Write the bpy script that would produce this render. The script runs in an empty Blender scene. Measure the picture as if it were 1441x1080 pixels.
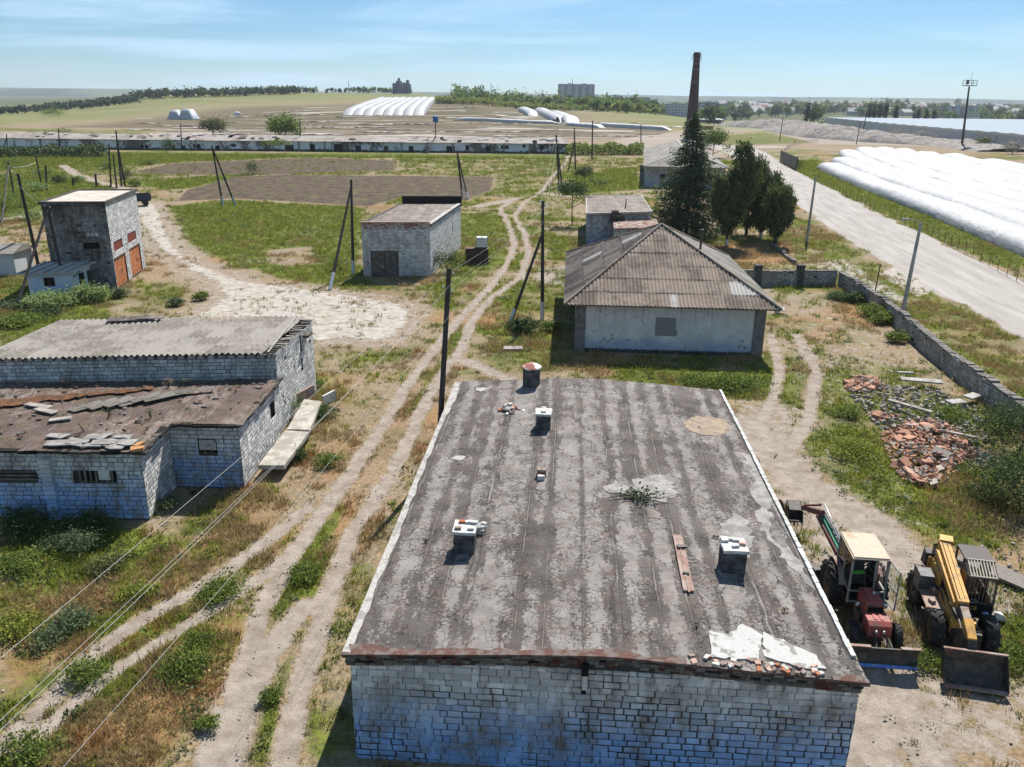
import bpy, math, random
import numpy as np
from mathutils import Vector, Matrix
random.seed(7); RNG = np.random.default_rng(7)
SC = bpy.context.scene
COL = SC.collection
R = math.radians
# ---------------------------------------------------------------- camera frame (a survey aid: picture point -> place on the ground)
F = 1165.0; P = R(19.0); RO = R(0.6); CH = 17.0
_f = np.array([0, math.cos(P), -math.sin(P)]); _r = np.array([1., 0, 0]); _u = np.array([0, math.sin(P), math.cos(P)])
CR = _r*math.cos(RO)+_u*math.sin(RO); CU = _u*math.cos(RO)-_r*math.sin(RO); CF = _f
CC = np.array([0, 0, CH])
def ray(px, py): return CF+CR*((px-720.5)/F)-CU*((py-540)/F)
def at(px, py, z=0.0):
    d = ray(px, py); t = (z-CH)/d[2]; return CC+d*t
def atY(px, py, Y):
    d = ray(px, py); return CC+d*(Y/d[1])
# ---------------------------------------------------------------- numpy value noise
def _h(ix, iy, s):
    n = (ix.astype(np.int64)*374761393+iy.astype(np.int64)*668265263+s*1442695041) & 0x7fffffff
    n = ((n ^ (n >> 13))*1274126177) & 0x7fffffff
    return ((n ^ (n >> 16)) & 0xffff)/65535.0
def vnoise(x, y, s=0):
    x = np.asarray(x, float); y = np.asarray(y, float)
    ix = np.floor(x); iy = np.floor(y); fx = x-ix; fy = y-iy
    fx = fx*fx*(3-2*fx); fy = fy*fy*(3-2*fy)
    a = _h(ix, iy, s); b = _h(ix+1, iy, s); c = _h(ix, iy+1, s); d = _h(ix+1, iy+1, s)
    return (a*(1-fx)+b*fx)*(1-fy)+(c*(1-fx)+d*fx)*fy
def fbm(x, y, s=0, o=4):
    v = 0; a = .5; t = 0
    for k in range(o):
        v = v+a*vnoise(x*2**k, y*2**k, s+k*17); t += a; a *= .5
    return v/t
def sst(a, b, x):
    t = np.clip((x-a)/(b-a), 0, 1); return t*t*(3-2*t)
# ---------------------------------------------------------------- mesh builder
class MB:
    def __init__(s): s.v = []; s.f = []; s.m = []; s.uv = []; s.n = 0; s.sm = []
    def add(s, vs, fs, m=0, uvs=None, smooth=False):
        b = s.n; s.v.extend([tuple(map(float, p)) for p in vs]); s.n += len(vs)
        for i, f in enumerate(fs):
            s.f.append([b+k for k in f]); s.m.append(m); s.uv.append(uvs[i] if uvs else None); s.sm.append(smooth)
        return s
    def box(s, c, d, rz=0, m=0, rx=0, ry=0, top=(1, 1), jit=0):
        x, y, z = d[0]/2, d[1]/2, d[2]/2
        M = Matrix.Rotation(rz, 3, 'Z') @ Matrix.Rotation(ry, 3, 'Y') @ Matrix.Rotation(rx, 3, 'X')
        vs = []
        for k, (a, b, e) in enumerate([(-1,-1,-1),(1,-1,-1),(1,1,-1),(-1,1,-1),(-1,-1,1),(1,-1,1),(1,1,1),(-1,1,1)]):
            tx, ty = top if e > 0 else (1, 1)
            p = M @ Vector((a*x*tx, b*y*ty, e*z))
            vs.append((p.x+c[0]+random.uniform(-jit, jit), p.y+c[1]+random.uniform(-jit, jit), p.z+c[2]+random.uniform(-jit, jit)))
        return s.add(vs, [(3,2,1,0),(4,5,6,7),(0,1,5,4),(1,2,6,5),(2,3,7,6),(3,0,4,7)], m)
    def tube(s, pts, rad, n=8, m=0, cap=True, smooth=True):
        pts = [Vector(p) for p in pts]
        if not hasattr(rad, '__len__'): rad = [rad]*len(pts)
        vs = []; fs = []
        for i, p in enumerate(pts):
            t = (pts[min(i+1, len(pts)-1)]-pts[max(i-1, 0)]).normalized()
            a = t.cross(Vector((0, 0, 1)))
            if a.length < 1e-3: a = t.cross(Vector((1, 0, 0)))
            a.normalize(); b = a.cross(t)
            for k in range(n):
                w = 2*math.pi*k/n
                vs.append(p+(a*math.cos(w)+b*math.sin(w))*rad[i])
        for i in range(len(pts)-1):
            for k in range(n):
                fs.append((i*n+k, i*n+(k+1) % n, (i+1)*n+(k+1) % n, (i+1)*n+k))
        s.add(vs, fs, m, smooth=smooth)
        if cap:
            s.add(vs[:n], [tuple(range(n))], m); s.add(vs[-n:], [tuple(reversed(range(n)))], m)
        return s
    def lathe(s, c, axis, prof, n=20, m=0, smooth=True):
        ax = Vector(axis).normalized(); a = ax.cross(Vector((0, 0, 1)))
        if a.length < 1e-3: a = Vector((1, 0, 0))
        a.normalize(); b = ax.cross(a); c = Vector(c); vs = []; fs = []
        for (r, h) in prof:
            for k in range(n):
                w = 2*math.pi*k/n; vs.append(c+ax*h+(a*math.cos(w)+b*math.sin(w))*r)
        for i in range(len(prof)-1):
            for k in range(n):
                fs.append((i*n+k, i*n+(k+1) % n, (i+1)*n+(k+1) % n, (i+1)*n+k))
        return s.add(vs, fs, m, smooth=smooth)
    def prism(s, poly, z0, z1, m=0, flip=False):
        """poly: list of (x,y) counter-clockwise, extruded z0..z1"""
        n = len(poly)
        vs = [(x, y, z0) for x, y in poly]+[(x, y, z1) for x, y in poly]
        fs = [tuple(reversed(range(n))), tuple(range(n, 2*n))]+[(k, (k+1) % n, n+(k+1) % n, n+k) for k in range(n)]
        return s.add(vs, fs, m)
    def prismx(s, poly, x0, x1, m=0):
        """poly: list of (y,z), extruded along x"""
        n = len(poly)
        vs = [(x0, y, z) for y, z in poly]+[(x1, y, z) for y, z in poly]
        fs = [tuple(reversed(range(n))), tuple(range(n, 2*n))]+[(k, (k+1) % n, n+(k+1) % n, n+k) for k in range(n)]
        return s.add(vs, fs, m)
    def quad(s, a, b, c, d, m=0, uv=None): return s.add([a, b, c, d], [(0, 1, 2, 3)], m, [uv] if uv else None)
    def build(s, name, mats, parent=None, loc=None, rz=0, fixn=False):
        me = bpy.data.meshes.new(name)
        me.from_pydata(s.v, [], s.f); me.update()
        if not isinstance(mats, (list, tuple)): mats = [mats]
        for m in mats: me.materials.append(m)
        me.polygons.foreach_set('material_index', np.array(s.m, np.int32))
        me.polygons.foreach_set('use_smooth', np.array(s.sm, bool))
        ul = me.uv_layers.new(name='UVMap')
        co = np.empty(len(s.v)*3); me.vertices.foreach_get('co', co); co = co.reshape(-1, 3)
        nl = len(me.loops); vi = np.empty(nl, np.int32); me.loops.foreach_get('vertex_index', vi)
        nf = len(me.polygons); nrm = np.empty(nf*3); me.polygons.foreach_get('normal', nrm); nrm = nrm.reshape(-1, 3)
        tot = np.empty(nf, np.int32); me.polygons.foreach_get('loop_total', tot)
        ln = np.repeat(nrm, tot, axis=0); lc = co[vi]
        uv = np.empty((nl, 2)); top = np.abs(ln[:, 2]) > .75; sx = np.abs(ln[:, 1]) >= np.abs(ln[:, 0])
        uv[:, 0] = np.where(top | sx, lc[:, 0], lc[:, 1]); uv[:, 1] = np.where(top, lc[:, 1], lc[:, 2])
        k = 0
        for i, u in enumerate(s.uv):
            if u is not None: uv[k:k+tot[i]] = u
            k += tot[i]
        ul.data.foreach_set('uv', uv.ravel())
        o = bpy.data.objects.new(name, me); COL.objects.link(o)
        if parent is not None: o.parent = parent
        if loc is not None: o.location = loc
        o.rotation_euler = (0, 0, rz)
        return o
def fast_mesh(name, V, Fq, mats, parent=None, loc=None, k=4, midx=None, smooth=False):
    """V (n,3), Fq (m,k) numpy -> object"""
    me = bpy.data.meshes.new(name); m = len(Fq)
    me.vertices.add(len(V)); me.vertices.foreach_set('co', np.asarray(V, np.float32).ravel())
    me.loops.add(m*k); me.loops.foreach_set('vertex_index', np.asarray(Fq, np.int32).ravel())
    me.polygons.add(m); me.polygons.foreach_set('loop_start', np.arange(m, dtype=np.int32)*k)
    if not isinstance(mats, (list, tuple)): mats = [mats]
    for x in mats: me.materials.append(x)
    if midx is not None: me.polygons.foreach_set('material_index', np.asarray(midx, np.int32))
    me.polygons.foreach_set('use_smooth', np.full(m, smooth))
    me.update(calc_edges=True)
    o = bpy.data.objects.new(name, me); COL.objects.link(o)
    if parent is not None: o.parent = parent
    if loc is not None: o.location = loc
    return o
def tag(o, label=None, cat=None, group=None, kind=None):
    if label: o['label'] = label
    if cat: o['category'] = cat
    if group: o['group'] = group
    if kind: o['kind'] = kind
    return o
def thing(name, label, cat, loc=(0, 0, 0), rz=0, group=None):
    o = bpy.data.objects.new(name, None); COL.objects.link(o); o.location = loc; o.rotation_euler = (0, 0, rz)
    o.empty_display_size = .3
    return tag(o, label, cat, group)
def dup(root, loc, rz=0, label=None, group=None, scale=None):
    r = root.copy(); COL.objects.link(r); r.location = loc; r.rotation_euler = (0, 0, rz)
    if scale is not None: r.scale = (scale,)*3 if not hasattr(scale, '__len__') else scale
    if label: r['label'] = label
    if group: r['group'] = group
    for ch in list(root.children):
        c = ch.copy(); COL.objects.link(c); c.parent = r
        for g in list(ch.children):
            d = g.copy(); COL.objects.link(d); d.parent = c
    return r
# ---------------------------------------------------------------- material helpers
class NT:
    def __init__(s, name, rough=.9, spec=.2):
        s.mat = bpy.data.materials.new(name); s.mat.use_nodes = True; s.t = s.mat.node_tree
        s.b = s.t.nodes['Principled BSDF']; s.b.inputs['Roughness'].default_value = rough
        s.b.inputs['Specular IOR Level'].default_value = spec
    def n(s, typ, **kw):
        x = s.t.nodes.new(typ)
        for k, v in kw.items(): setattr(x, k, v)
        return x
    def l(s, a, b): s.t.links.new(a, b)
    def sock(s, inp, v):
        if isinstance(v, bpy.types.NodeSocket): s.l(v, inp)
        elif hasattr(v, '__len__'): inp.default_value = tuple(v)+((1,) if len(v) == 3 and len(inp.default_value) == 4 else ())
        else: inp.default_value = v
    def tex(s, which='Object'):
        if not hasattr(s, '_tc'): s._tc = s.n('ShaderNodeTexCoord')
        return s._tc.outputs[which]
    def uv(s):
        if not hasattr(s, '_uv'): s._uv = s.n('ShaderNodeUVMap', uv_map='UVMap')
        return s._uv.outputs[0]
    def map(s, vec, scale=(1, 1, 1), loc=(0, 0, 0), rot=(0, 0, 0)):
        m = s.n('ShaderNodeMapping'); s.l(vec, m.inputs[0])
        m.inputs['Scale'].default_value = scale; m.inputs['Location'].default_value = loc; m.inputs['Rotation'].default_value = rot
        return m.outputs[0]
    def noise(s, vec, scale, det=4, rough=.55, dist=0, col=False):
        x = s.n('ShaderNodeTexNoise'); s.l(vec, x.inputs['Vector'])
        x.inputs['Scale'].default_value = scale; x.inputs['Detail'].default_value = det; x.inputs['Roughness'].default_value = rough
        x.inputs['Distortion'].default_value = dist
        return x.outputs['Color' if col else 'Fac']
    def voro(s, vec, scale, feat='DISTANCE_TO_EDGE', out='Distance', rnd=1):
        x = s.n('ShaderNodeTexVoronoi', feature=feat); s.l(vec, x.inputs['Vector']); x.inputs['Scale'].default_value = scale
        x.inputs['Randomness'].default_value = rnd
        return x.outputs[out]
    def ramp(s, fac, lo, hi, a=0.0, b=1.0):
        x = s.n('ShaderNodeMapRange', interpolation_type='SMOOTHSTEP'); s.sock(x.inputs[0], fac)
        for i, v in zip((1, 2, 3, 4), (lo, hi, a, b)): x.inputs[i].default_value = v
        return x.outputs[0]
    def math(s, op, a, b=0, c=None, clamp=False):
        x = s.n('ShaderNodeMath', operation=op, use_clamp=clamp); s.sock(x.inputs[0], a); s.sock(x.inputs[1], b)
        if c is not None: s.sock(x.inputs[2], c)
        return x.outputs[0]
    def mix(s, fac, a, b, mode='MIX'):
        x = s.n('ShaderNodeMix', data_type='RGBA', blend_type=mode); s.sock(x.inputs[0], fac); s.sock(x.inputs[6], a); s.sock(x.inputs[7], b)
        return x.outputs[2]
    def n_warp(s, vec, sc, amt):
        a = s.n('ShaderNodeVectorMath', operation='SCALE'); s.l(s.noise(vec, sc, 3, .6, 0, True), a.inputs[0]); a.inputs['Scale'].default_value = amt
        b = s.n('ShaderNodeVectorMath', operation='ADD'); s.l(vec, b.inputs[0]); s.l(a.outputs[0], b.inputs[1]); return b.outputs[0]
    def attr(s, name, out='Color'):
        x = s.n('ShaderNodeAttribute', attribute_name=name); return x.outputs[out]
    def rnd(s): return s.n('ShaderNodeNewGeometry').outputs['Random Per Island']
    def orand(s): return s.n('ShaderNodeObjectInfo').outputs['Random']
    def sep(s, v):
        x = s.n('ShaderNodeSeparateXYZ'); s.l(v, x.inputs[0]); return x.outputs
    def sepc(s, v):
        x = s.n('ShaderNodeSeparateColor'); s.l(v, x.inputs[0]); return x.outputs
    def bump(s, h, st=.5, d=.02):
        x = s.n('ShaderNodeBump'); x.inputs['Strength'].default_value = st; x.inputs['Distance'].default_value = d
        s.l(h, x.inputs['Height']); s.l(x.outputs[0], s.b.inputs['Normal']); return s
    def col(s, c): s.sock(s.b.inputs['Base Color'], c); return s
def simple(name, c, rough=.85, spec=.2, var=.25, sc=3, metal=0, c2=None, lo=.4, hi=.65, bump=0, bsc=30):
    """base colour with broad wear noise"""
    t = NT(name, rough, spec); o = t.tex('Object')
    n = t.noise(o, sc, 5); n2 = t.noise(o, sc*7, 4)
    dark = tuple(x*(1-var) for x in c); lite = tuple(min(1, x*(1+var)) for x in c)
    k = t.mix(t.ramp(n2, .3, .7), dark, lite)
    if c2: k = t.mix(t.ramp(n, lo, hi), k, c2)
    t.col(k); t.b.inputs['Metallic'].default_value = metal
    if bump: t.bump(t.noise(o, bsc, 4), bump, .01)
    return t.mat
# ================================================================ MATERIALS
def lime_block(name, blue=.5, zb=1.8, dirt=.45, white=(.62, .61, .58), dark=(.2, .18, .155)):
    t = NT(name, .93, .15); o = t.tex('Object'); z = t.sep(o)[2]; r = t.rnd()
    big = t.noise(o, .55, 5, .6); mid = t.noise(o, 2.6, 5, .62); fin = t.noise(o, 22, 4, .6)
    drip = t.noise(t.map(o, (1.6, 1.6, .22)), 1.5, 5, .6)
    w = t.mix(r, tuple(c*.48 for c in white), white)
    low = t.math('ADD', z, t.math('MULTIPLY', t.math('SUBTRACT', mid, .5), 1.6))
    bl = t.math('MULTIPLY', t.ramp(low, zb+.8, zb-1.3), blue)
    w = t.mix(bl, w, t.mix(r, (.16, .31, .58), (.26, .46, .78)))  # bluish tone of the shaded wall foot, painted into the limewash colour
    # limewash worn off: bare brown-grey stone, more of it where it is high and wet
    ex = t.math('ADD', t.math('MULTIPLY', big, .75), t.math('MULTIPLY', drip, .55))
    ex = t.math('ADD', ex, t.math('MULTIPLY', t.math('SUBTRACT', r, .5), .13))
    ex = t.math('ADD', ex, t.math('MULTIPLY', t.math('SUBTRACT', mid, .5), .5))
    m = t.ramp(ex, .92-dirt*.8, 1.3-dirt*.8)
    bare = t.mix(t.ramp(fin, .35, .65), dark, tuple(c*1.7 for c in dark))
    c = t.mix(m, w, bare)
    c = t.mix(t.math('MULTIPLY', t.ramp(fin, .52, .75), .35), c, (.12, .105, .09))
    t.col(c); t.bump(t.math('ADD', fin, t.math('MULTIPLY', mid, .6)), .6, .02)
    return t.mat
def brickwash(name, white=(.55, .54, .5), mort=(.14, .12, .1), dark=(.17, .15, .13), dirt=.45, bw=.42, bh=.21, blue=0, red=0):
    t = NT(name, .93, .15); o = t.tex('Object'); u = t.uv()
    b = t.n('ShaderNodeTexBrick'); t.l(u, b.inputs['Vector']); b.inputs['Scale'].default_value = 1
    b.inputs['Brick Width'].default_value = bw; b.inputs['Row Height'].default_value = bh; b.inputs['Mortar Size'].default_value = .016
    b.inputs['Mortar Smooth'].default_value = .4; b.inputs['Color1'].default_value = (0, 0, 0, 1); b.inputs['Color2'].default_value = (1, 1, 1, 1)
    r = b.outputs['Color']; big = t.noise(o, .5, 5, .6); mid = t.noise(o, 2.6, 5, .6); fin = t.noise(o, 18, 4)
    w = t.mix(r, tuple(c*.7 for c in white), white)
    if blue:
        z = t.sep(o)[2]; w = t.mix(t.math('MULTIPLY', t.ramp(t.math('ADD', z, t.math('MULTIPLY', mid, 1.2)), 2.4, .8), blue), w, (.2, .33, .6))  # bluish shade tone painted into the colour low on the wall
    ex = t.math('ADD', t.math('MULTIPLY', big, .8), t.math('MULTIPLY', mid, .5))
    m = t.ramp(ex, .98-dirt*.75, 1.16-dirt*.75)
    c = t.mix(m, w, t.mix(t.ramp(fin, .35, .65), dark, tuple(x*1.6 for x in dark)))
    if red: c = t.mix(t.math('MULTIPLY', t.ramp(t.math('ADD', mid, t.math('MULTIPLY', t.sep(r)[0], .3)), .62, .72), red), c, (.27, .085, .05))
    c = t.mix(b.outputs['Fac'], c, mort)
    t.col(c); t.bump(t.math('SUBTRACT', t.math('MULTIPLY', mid, .5), b.outputs['Fac']), .5, .02)
    return t.mat
def bitumen(name, stripes=1.0, light=(.275, .25, .228), dark=(.072, .062, .056), brown=(.15, .1, .076), moss=0.0, thr=0):
    t = NT(name, .9, .25); u = t.uv(); sx = t.sep(u)
    d1 = t.noise(u, .8, 4); d2 = t.noise(t.map(u, (1, .35, 1)), 3.0, 6, .7); d3 = t.noise(u, 9, 5, .7); d4 = t.noise(u, 40, 3)
    uu = t.math('ADD', t.math('ADD', sx[0], t.math('MULTIPLY', t.math('SUBTRACT', t.noise(t.map(u, (1, .012, 1)), .55, 2), .5), 2.2)), t.math('MULTIPLY', t.math('SUBTRACT', d1, .5), .16))
    pp = t.math('PINGPONG', uu, .5)                                      # 0 at each seam, .5 in the middle of a roll
    n_roll = t.n('ShaderNodeTexWhiteNoise', noise_dimensions='1D'); t.l(t.math('FLOOR', uu), n_roll.inputs['W'])
    rr = n_roll.outputs[0]
    k = t.math('MULTIPLY', t.math('SUBTRACT', pp, .22), t.math('MULTIPLY', t.ramp(t.noise(t.map(u, (.8, .3, 1)), .5, 3), .35, .62, .15, 1.0), 1.7*stripes))
    k = t.math('ADD', k, t.math('MULTIPLY', t.math('SUBTRACT', d2, .5), 1.75))
    k = t.math('ADD', k, t.math('MULTIPLY', t.math('SUBTRACT', d3, .5), 1.5))
    k = t.math('ADD', k, t.math('MULTIPLY', t.math('SUBTRACT', t.noise(u, .28, 3), .5), 1.1))
    k = t.math('ADD', k, t.math('MULTIPLY', t.math('SUBTRACT', rr, .5), .35))
    c = t.mix(t.ramp(k, -.08+thr, .12+thr), t.mix(t.ramp(t.noise(u, .6, 4), .35, .65), dark, tuple(x*1.7 for x in dark)), t.mix(t.ramp(t.noise(u, 1.3, 4), .35, .65), tuple(x*.72 for x in light), light))
    c = t.mix(t.math('MULTIPLY', t.ramp(t.noise(u, 1.7, 5, .65), .5, .68), .6), c, brown)
    c = t.mix(t.math('MULTIPLY', t.ramp(d4, .45, .7), .35), c, dark)
    sw = t.math('ADD', u, 0) if False else u
    warp = t.n('ShaderNodeVectorMath', operation='ADD'); t.l(u, warp.inputs[0])
    wn = t.n('ShaderNodeVectorMath', operation='SCALE'); t.l(t.noise(u, 2.2, 4, .6, 0, True), wn.inputs[0]); wn.inputs['Scale'].default_value = .55
    t.l(wn.outputs[0], warp.inputs[1])
    cr = t.voro(warp.outputs[0], 1.15); cr2 = t.voro(warp.outputs[0], 4.6)
    cm = t.math('MULTIPLY', t.ramp(cr, .016, .004), t.ramp(t.noise(u, .55, 4), .46, .6))
    cm2 = t.math('MULTIPLY', t.ramp(cr2, .05, .012), t.ramp(t.noise(u, .9, 5, .65), .47, .58))
    cm = t.math('MAXIMUM', cm, t.math('MULTIPLY', cm2, .85))
    c = t.mix(cm, c, (.03, .026, .024))
    # lifted pale edge of a roll
    ed = t.math('MULTIPLY', t.ramp(pp, .022, .006), t.ramp(t.noise(t.map(u, (.7, .3, 1)), 1.6, 4), .48, .6))
    c = t.mix(t.math('MULTIPLY', ed, .6), c, (.33, .31, .285))
    dk = t.math('MULTIPLY', t.ramp(t.math('ABSOLUTE', t.math('SUBTRACT', pp, .05)), .018, .004), t.ramp(t.noise(t.map(u, (.7, .3, 1)), 1.1, 4), .4, .55))
    c = t.mix(t.math('MULTIPLY', dk, .7), c, (.04, .035, .035))
    if moss: c = t.mix(t.math('MULTIPLY', t.ramp(t.noise(u, .9, 6, .7), .46, .6), moss), c, (.12, .105, .035))
    t.col(c)
    h = t.math('SUBTRACT', t.math('ADD', t.math('MULTIPLY', k, .4), t.math('MULTIPLY', d3, .8)), cm)
    t.bump(t.math('ADD', h, t.math('MULTIPLY', d4, .35)), .85, .03); return t.mat
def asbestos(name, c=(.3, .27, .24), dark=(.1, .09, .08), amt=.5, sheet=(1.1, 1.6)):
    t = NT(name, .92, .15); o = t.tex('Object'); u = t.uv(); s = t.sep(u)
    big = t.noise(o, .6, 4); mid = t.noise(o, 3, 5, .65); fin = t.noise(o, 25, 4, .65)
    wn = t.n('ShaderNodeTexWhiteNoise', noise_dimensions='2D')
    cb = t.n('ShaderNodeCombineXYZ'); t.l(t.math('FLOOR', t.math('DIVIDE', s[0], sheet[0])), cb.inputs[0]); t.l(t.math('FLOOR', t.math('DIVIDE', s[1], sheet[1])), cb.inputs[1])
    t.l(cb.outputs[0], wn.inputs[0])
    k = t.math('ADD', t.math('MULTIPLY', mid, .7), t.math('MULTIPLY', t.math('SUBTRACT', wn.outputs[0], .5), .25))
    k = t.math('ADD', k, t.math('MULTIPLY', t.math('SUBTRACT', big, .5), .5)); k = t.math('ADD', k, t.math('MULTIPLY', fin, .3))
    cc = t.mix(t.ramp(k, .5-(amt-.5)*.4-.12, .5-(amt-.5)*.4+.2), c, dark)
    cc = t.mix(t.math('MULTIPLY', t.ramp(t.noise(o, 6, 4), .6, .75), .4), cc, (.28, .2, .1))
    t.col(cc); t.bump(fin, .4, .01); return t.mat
def leafmat(name, a, b, dry=None, tr=.35):
    t = NT(name, .65, .25); r = t.rnd(); o = t.tex('Object')
    c = t.mix(t.ramp(t.math('ADD', t.math('MULTIPLY', r, .6), t.math('MULTIPLY', t.noise(o, 1.2, 3), .5)), .2, .85), a, b)
    if dry: c = t.mix(t.ramp(t.noise(o, .35, 3), .55, .7), c, dry)
    t.col(c)
    tl = t.n('ShaderNodeBsdfTranslucent'); t.l(c, tl.inputs[0]); ms = t.n('ShaderNodeMixShader'); ms.inputs[0].default_value = tr
    t.l(t.b.outputs[0], ms.inputs[1]); t.l(tl.outputs[0], ms.inputs[2]); t.l(ms.outputs[0], t.t.nodes['Material Output'].inputs['Surface'])
    return t.mat
def film(name, c=(.86, .86, .85)):
    t = NT(name, .45, .4); o = t.tex('Object'); u = t.uv()
    wr = t.noise(t.map(u, (1, .18, 1)), 3.2, 5, .65, .6); b = t.noise(o, .25, 4); fl = t.noise(o, 1.3, 5, .7)
    k = t.mix(t.math('MULTIPLY', t.ramp(fl, .6, .7), .35), c, (.26, .26, .25))
    t.col(t.mix(t.math('MULTIPLY', t.ramp(b, .62, .75), .12), k, (.6, .58, .54))); t.bump(t.math('ADD', t.math('ADD', wr, t.noise(t.map(u, (.35, 2.2, 1)), 1.6, 4, .6, .8)), t.math('MULTIPLY', fl, .5)), .8, .18)
    tl = t.n('ShaderNodeBsdfTranslucent'); tl.inputs[0].default_value = (.5, .5, .5, 1); ms = t.n('ShaderNodeMixShader'); ms.inputs[0].default_value = .22
    t.l(t.b.outputs[0], ms.inputs[1]); t.l(tl.outputs[0], ms.inputs[2]); t.l(ms.outputs[0], t.t.nodes['Material Output'].inputs['Surface']); return t.mat
M = {}
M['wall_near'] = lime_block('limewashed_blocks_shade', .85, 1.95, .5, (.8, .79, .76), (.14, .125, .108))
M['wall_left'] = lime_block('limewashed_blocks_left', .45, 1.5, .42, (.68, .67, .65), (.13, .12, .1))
M['wall_gable'] = lime_block('limewashed_blocks_gable', 0, 0, .16, (.74, .73, .7), (.3, .28, .25))
M['wall_garage'] = lime_block('garage_blocks', 0, 0, .44, (.74, .72, .69), (.17, .13, .1))
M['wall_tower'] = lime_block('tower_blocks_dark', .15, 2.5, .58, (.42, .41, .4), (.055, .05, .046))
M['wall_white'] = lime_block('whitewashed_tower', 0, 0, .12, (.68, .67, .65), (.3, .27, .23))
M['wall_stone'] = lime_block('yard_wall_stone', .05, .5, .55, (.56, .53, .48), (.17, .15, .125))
M['mortar'] = simple('mortar', (.06, .054, .048), .95, .1, .4, 4)
M['mortar_lime'] = simple('limewashed_mortar', (.34, .33, .32), .95, .1, .4, 4, c2=(.16, .145, .13))
M['redbrick'] = brickwash('red_brick', (.3, .12, .08), (.12, .09, .075), (.13, .075, .055), .5, .26, .08)
M['brickwash'] = brickwash('washed_brick', blue=.35)
M['brickwash_b'] = brickwash('washed_brick_worn', (.56, .55, .53), dirt=.62, blue=.4)
M['roof_near'] = bitumen('bitumen_felt', 1.15, thr=.05)
M['roof_far'] = bitumen('bitumen_felt_old', .35, (.33, .29, .26), (.15, .125, .11), (.22, .15, .11), .25)
M['roof_moss'] = bitumen('mossy_bitumen', .15, (.26, .21, .18), (.085, .062, .052), (.17, .085, .06), .25, .12)
M['roof_tower'] = simple('tower_roof', (.42, .37, .31), .9, .1, .25, 1.2, c2=(.55, .5, .44))
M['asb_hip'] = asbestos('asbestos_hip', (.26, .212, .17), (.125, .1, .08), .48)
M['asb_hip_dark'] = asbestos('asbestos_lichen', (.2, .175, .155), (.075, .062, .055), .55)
M['asb_left'] = asbestos('asbestos_left', (.27, .25, .222), (.15, .135, .115), .5)
M['asb_pale'] = asbestos('asbestos_pale', (.42, .4, .37), (.25, .23, .21), .35)
M['asb_barn'] = asbestos('asbestos_barn', (.36, .32, .29), (.2, .17, .15), .45, (3, 2))
M['plaster'] = None
def _plaster():
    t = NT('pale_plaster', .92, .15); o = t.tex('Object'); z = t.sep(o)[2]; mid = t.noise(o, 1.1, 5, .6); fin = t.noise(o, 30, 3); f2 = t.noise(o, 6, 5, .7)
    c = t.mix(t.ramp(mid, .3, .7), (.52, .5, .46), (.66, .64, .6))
    c = t.mix(t.math('MULTIPLY', t.ramp(t.math('ADD', z, t.math('MULTIPLY', mid, .9)), 1.9, .7), .6), c, (.17, .26, .42))  # blue of the shaded lower wall, painted into the plaster colour
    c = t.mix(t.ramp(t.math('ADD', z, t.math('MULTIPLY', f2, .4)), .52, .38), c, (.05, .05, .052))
    c = t.mix(t.math('MULTIPLY', t.ramp(f2, .55, .7), .35), c, (.3, .28, .25)); dr = t.noise(t.map(o, (2.2, 2.2, .12)), 1.6, 5, .65); c = t.mix(t.math('MULTIPLY', t.math('MULTIPLY', t.ramp(dr, .5, .66), t.ramp(z, 1.2, 3.3)), .5), c, (.2, .185, .165)); ckk = t.voro(t.n_warp(o, 1.4, .7), .55); c = t.mix(t.math('MULTIPLY', t.math('MULTIPLY', t.ramp(ckk, .02, .006), t.ramp(mid, .5, .6)), .8), c, (.1, .09, .08))
    t.col(c); t.bump(fin, .3, .01); return t.mat
M['plaster'] = _plaster()
M['grey_plaster'] = simple('grey_render_patch', (.23, .22, .2), .95, .1, .15, 3)
M['pillar'] = simple('grey_pillar', (.2, .185, .17), .93, .1, .25, 2, c2=(.12, .11, .1))
M['concrete'] = simple('concrete', (.42, .39, .34), .93, .15, .25, 1.4, c2=(.28, .255, .22), bump=.3)
M['cement'] = simple('cement_screed', (.38, .36, .33), .93, .15, .25, 2.5, c2=(.27, .25, .225), lo=.5, hi=.6, bump=.3)
M['limewhite'] = simple('white_lime', (.56, .55, .52), .9, .2, .12, 3, c2=(.4, .385, .35))
M['pole'] = simple('concrete_pole', (.06, .055, .05), .92, .1, .3, 1.5, c2=(.06, .055, .05))
M['pole_pale'] = simple('concrete_pole_pale', (.4, .385, .36), .92, .1, .2, 1.5, c2=(.28, .27, .25))
M['pole_foot'] = simple('limewashed_pole_foot', (.55, .56, .57), .9, .1, .15, 4)
M['wire'] = simple('aluminium_wire', (.36, .355, .345), .45, .5, .05, 5)
M['ceramic'] = simple('white_insulator', (.75, .75, .72), .3, .5, .05, 8)
M['woodgrey'] = simple('weathered_wood', (.1, .085, .072), .9, .1, .35, 3, c2=(.17, .15, .13))
M['woodpale'] = simple('bleached_board', (.36, .33, .29), .92, .1, .3, 4, c2=(.24, .215, .19))
M['plank'] = simple('rusty_plank', (.26, .165, .13), .85, .15, .25, 2.5, c2=(.34, .27, .23))
M['black'] = simple('soot_black', (.012, .012, .013), .9, .1, .3, 3)
M['dark'] = simple('dark_opening', (.02, .019, .018), .9, .1, .3, 3)
M['brick'] = None
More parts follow.
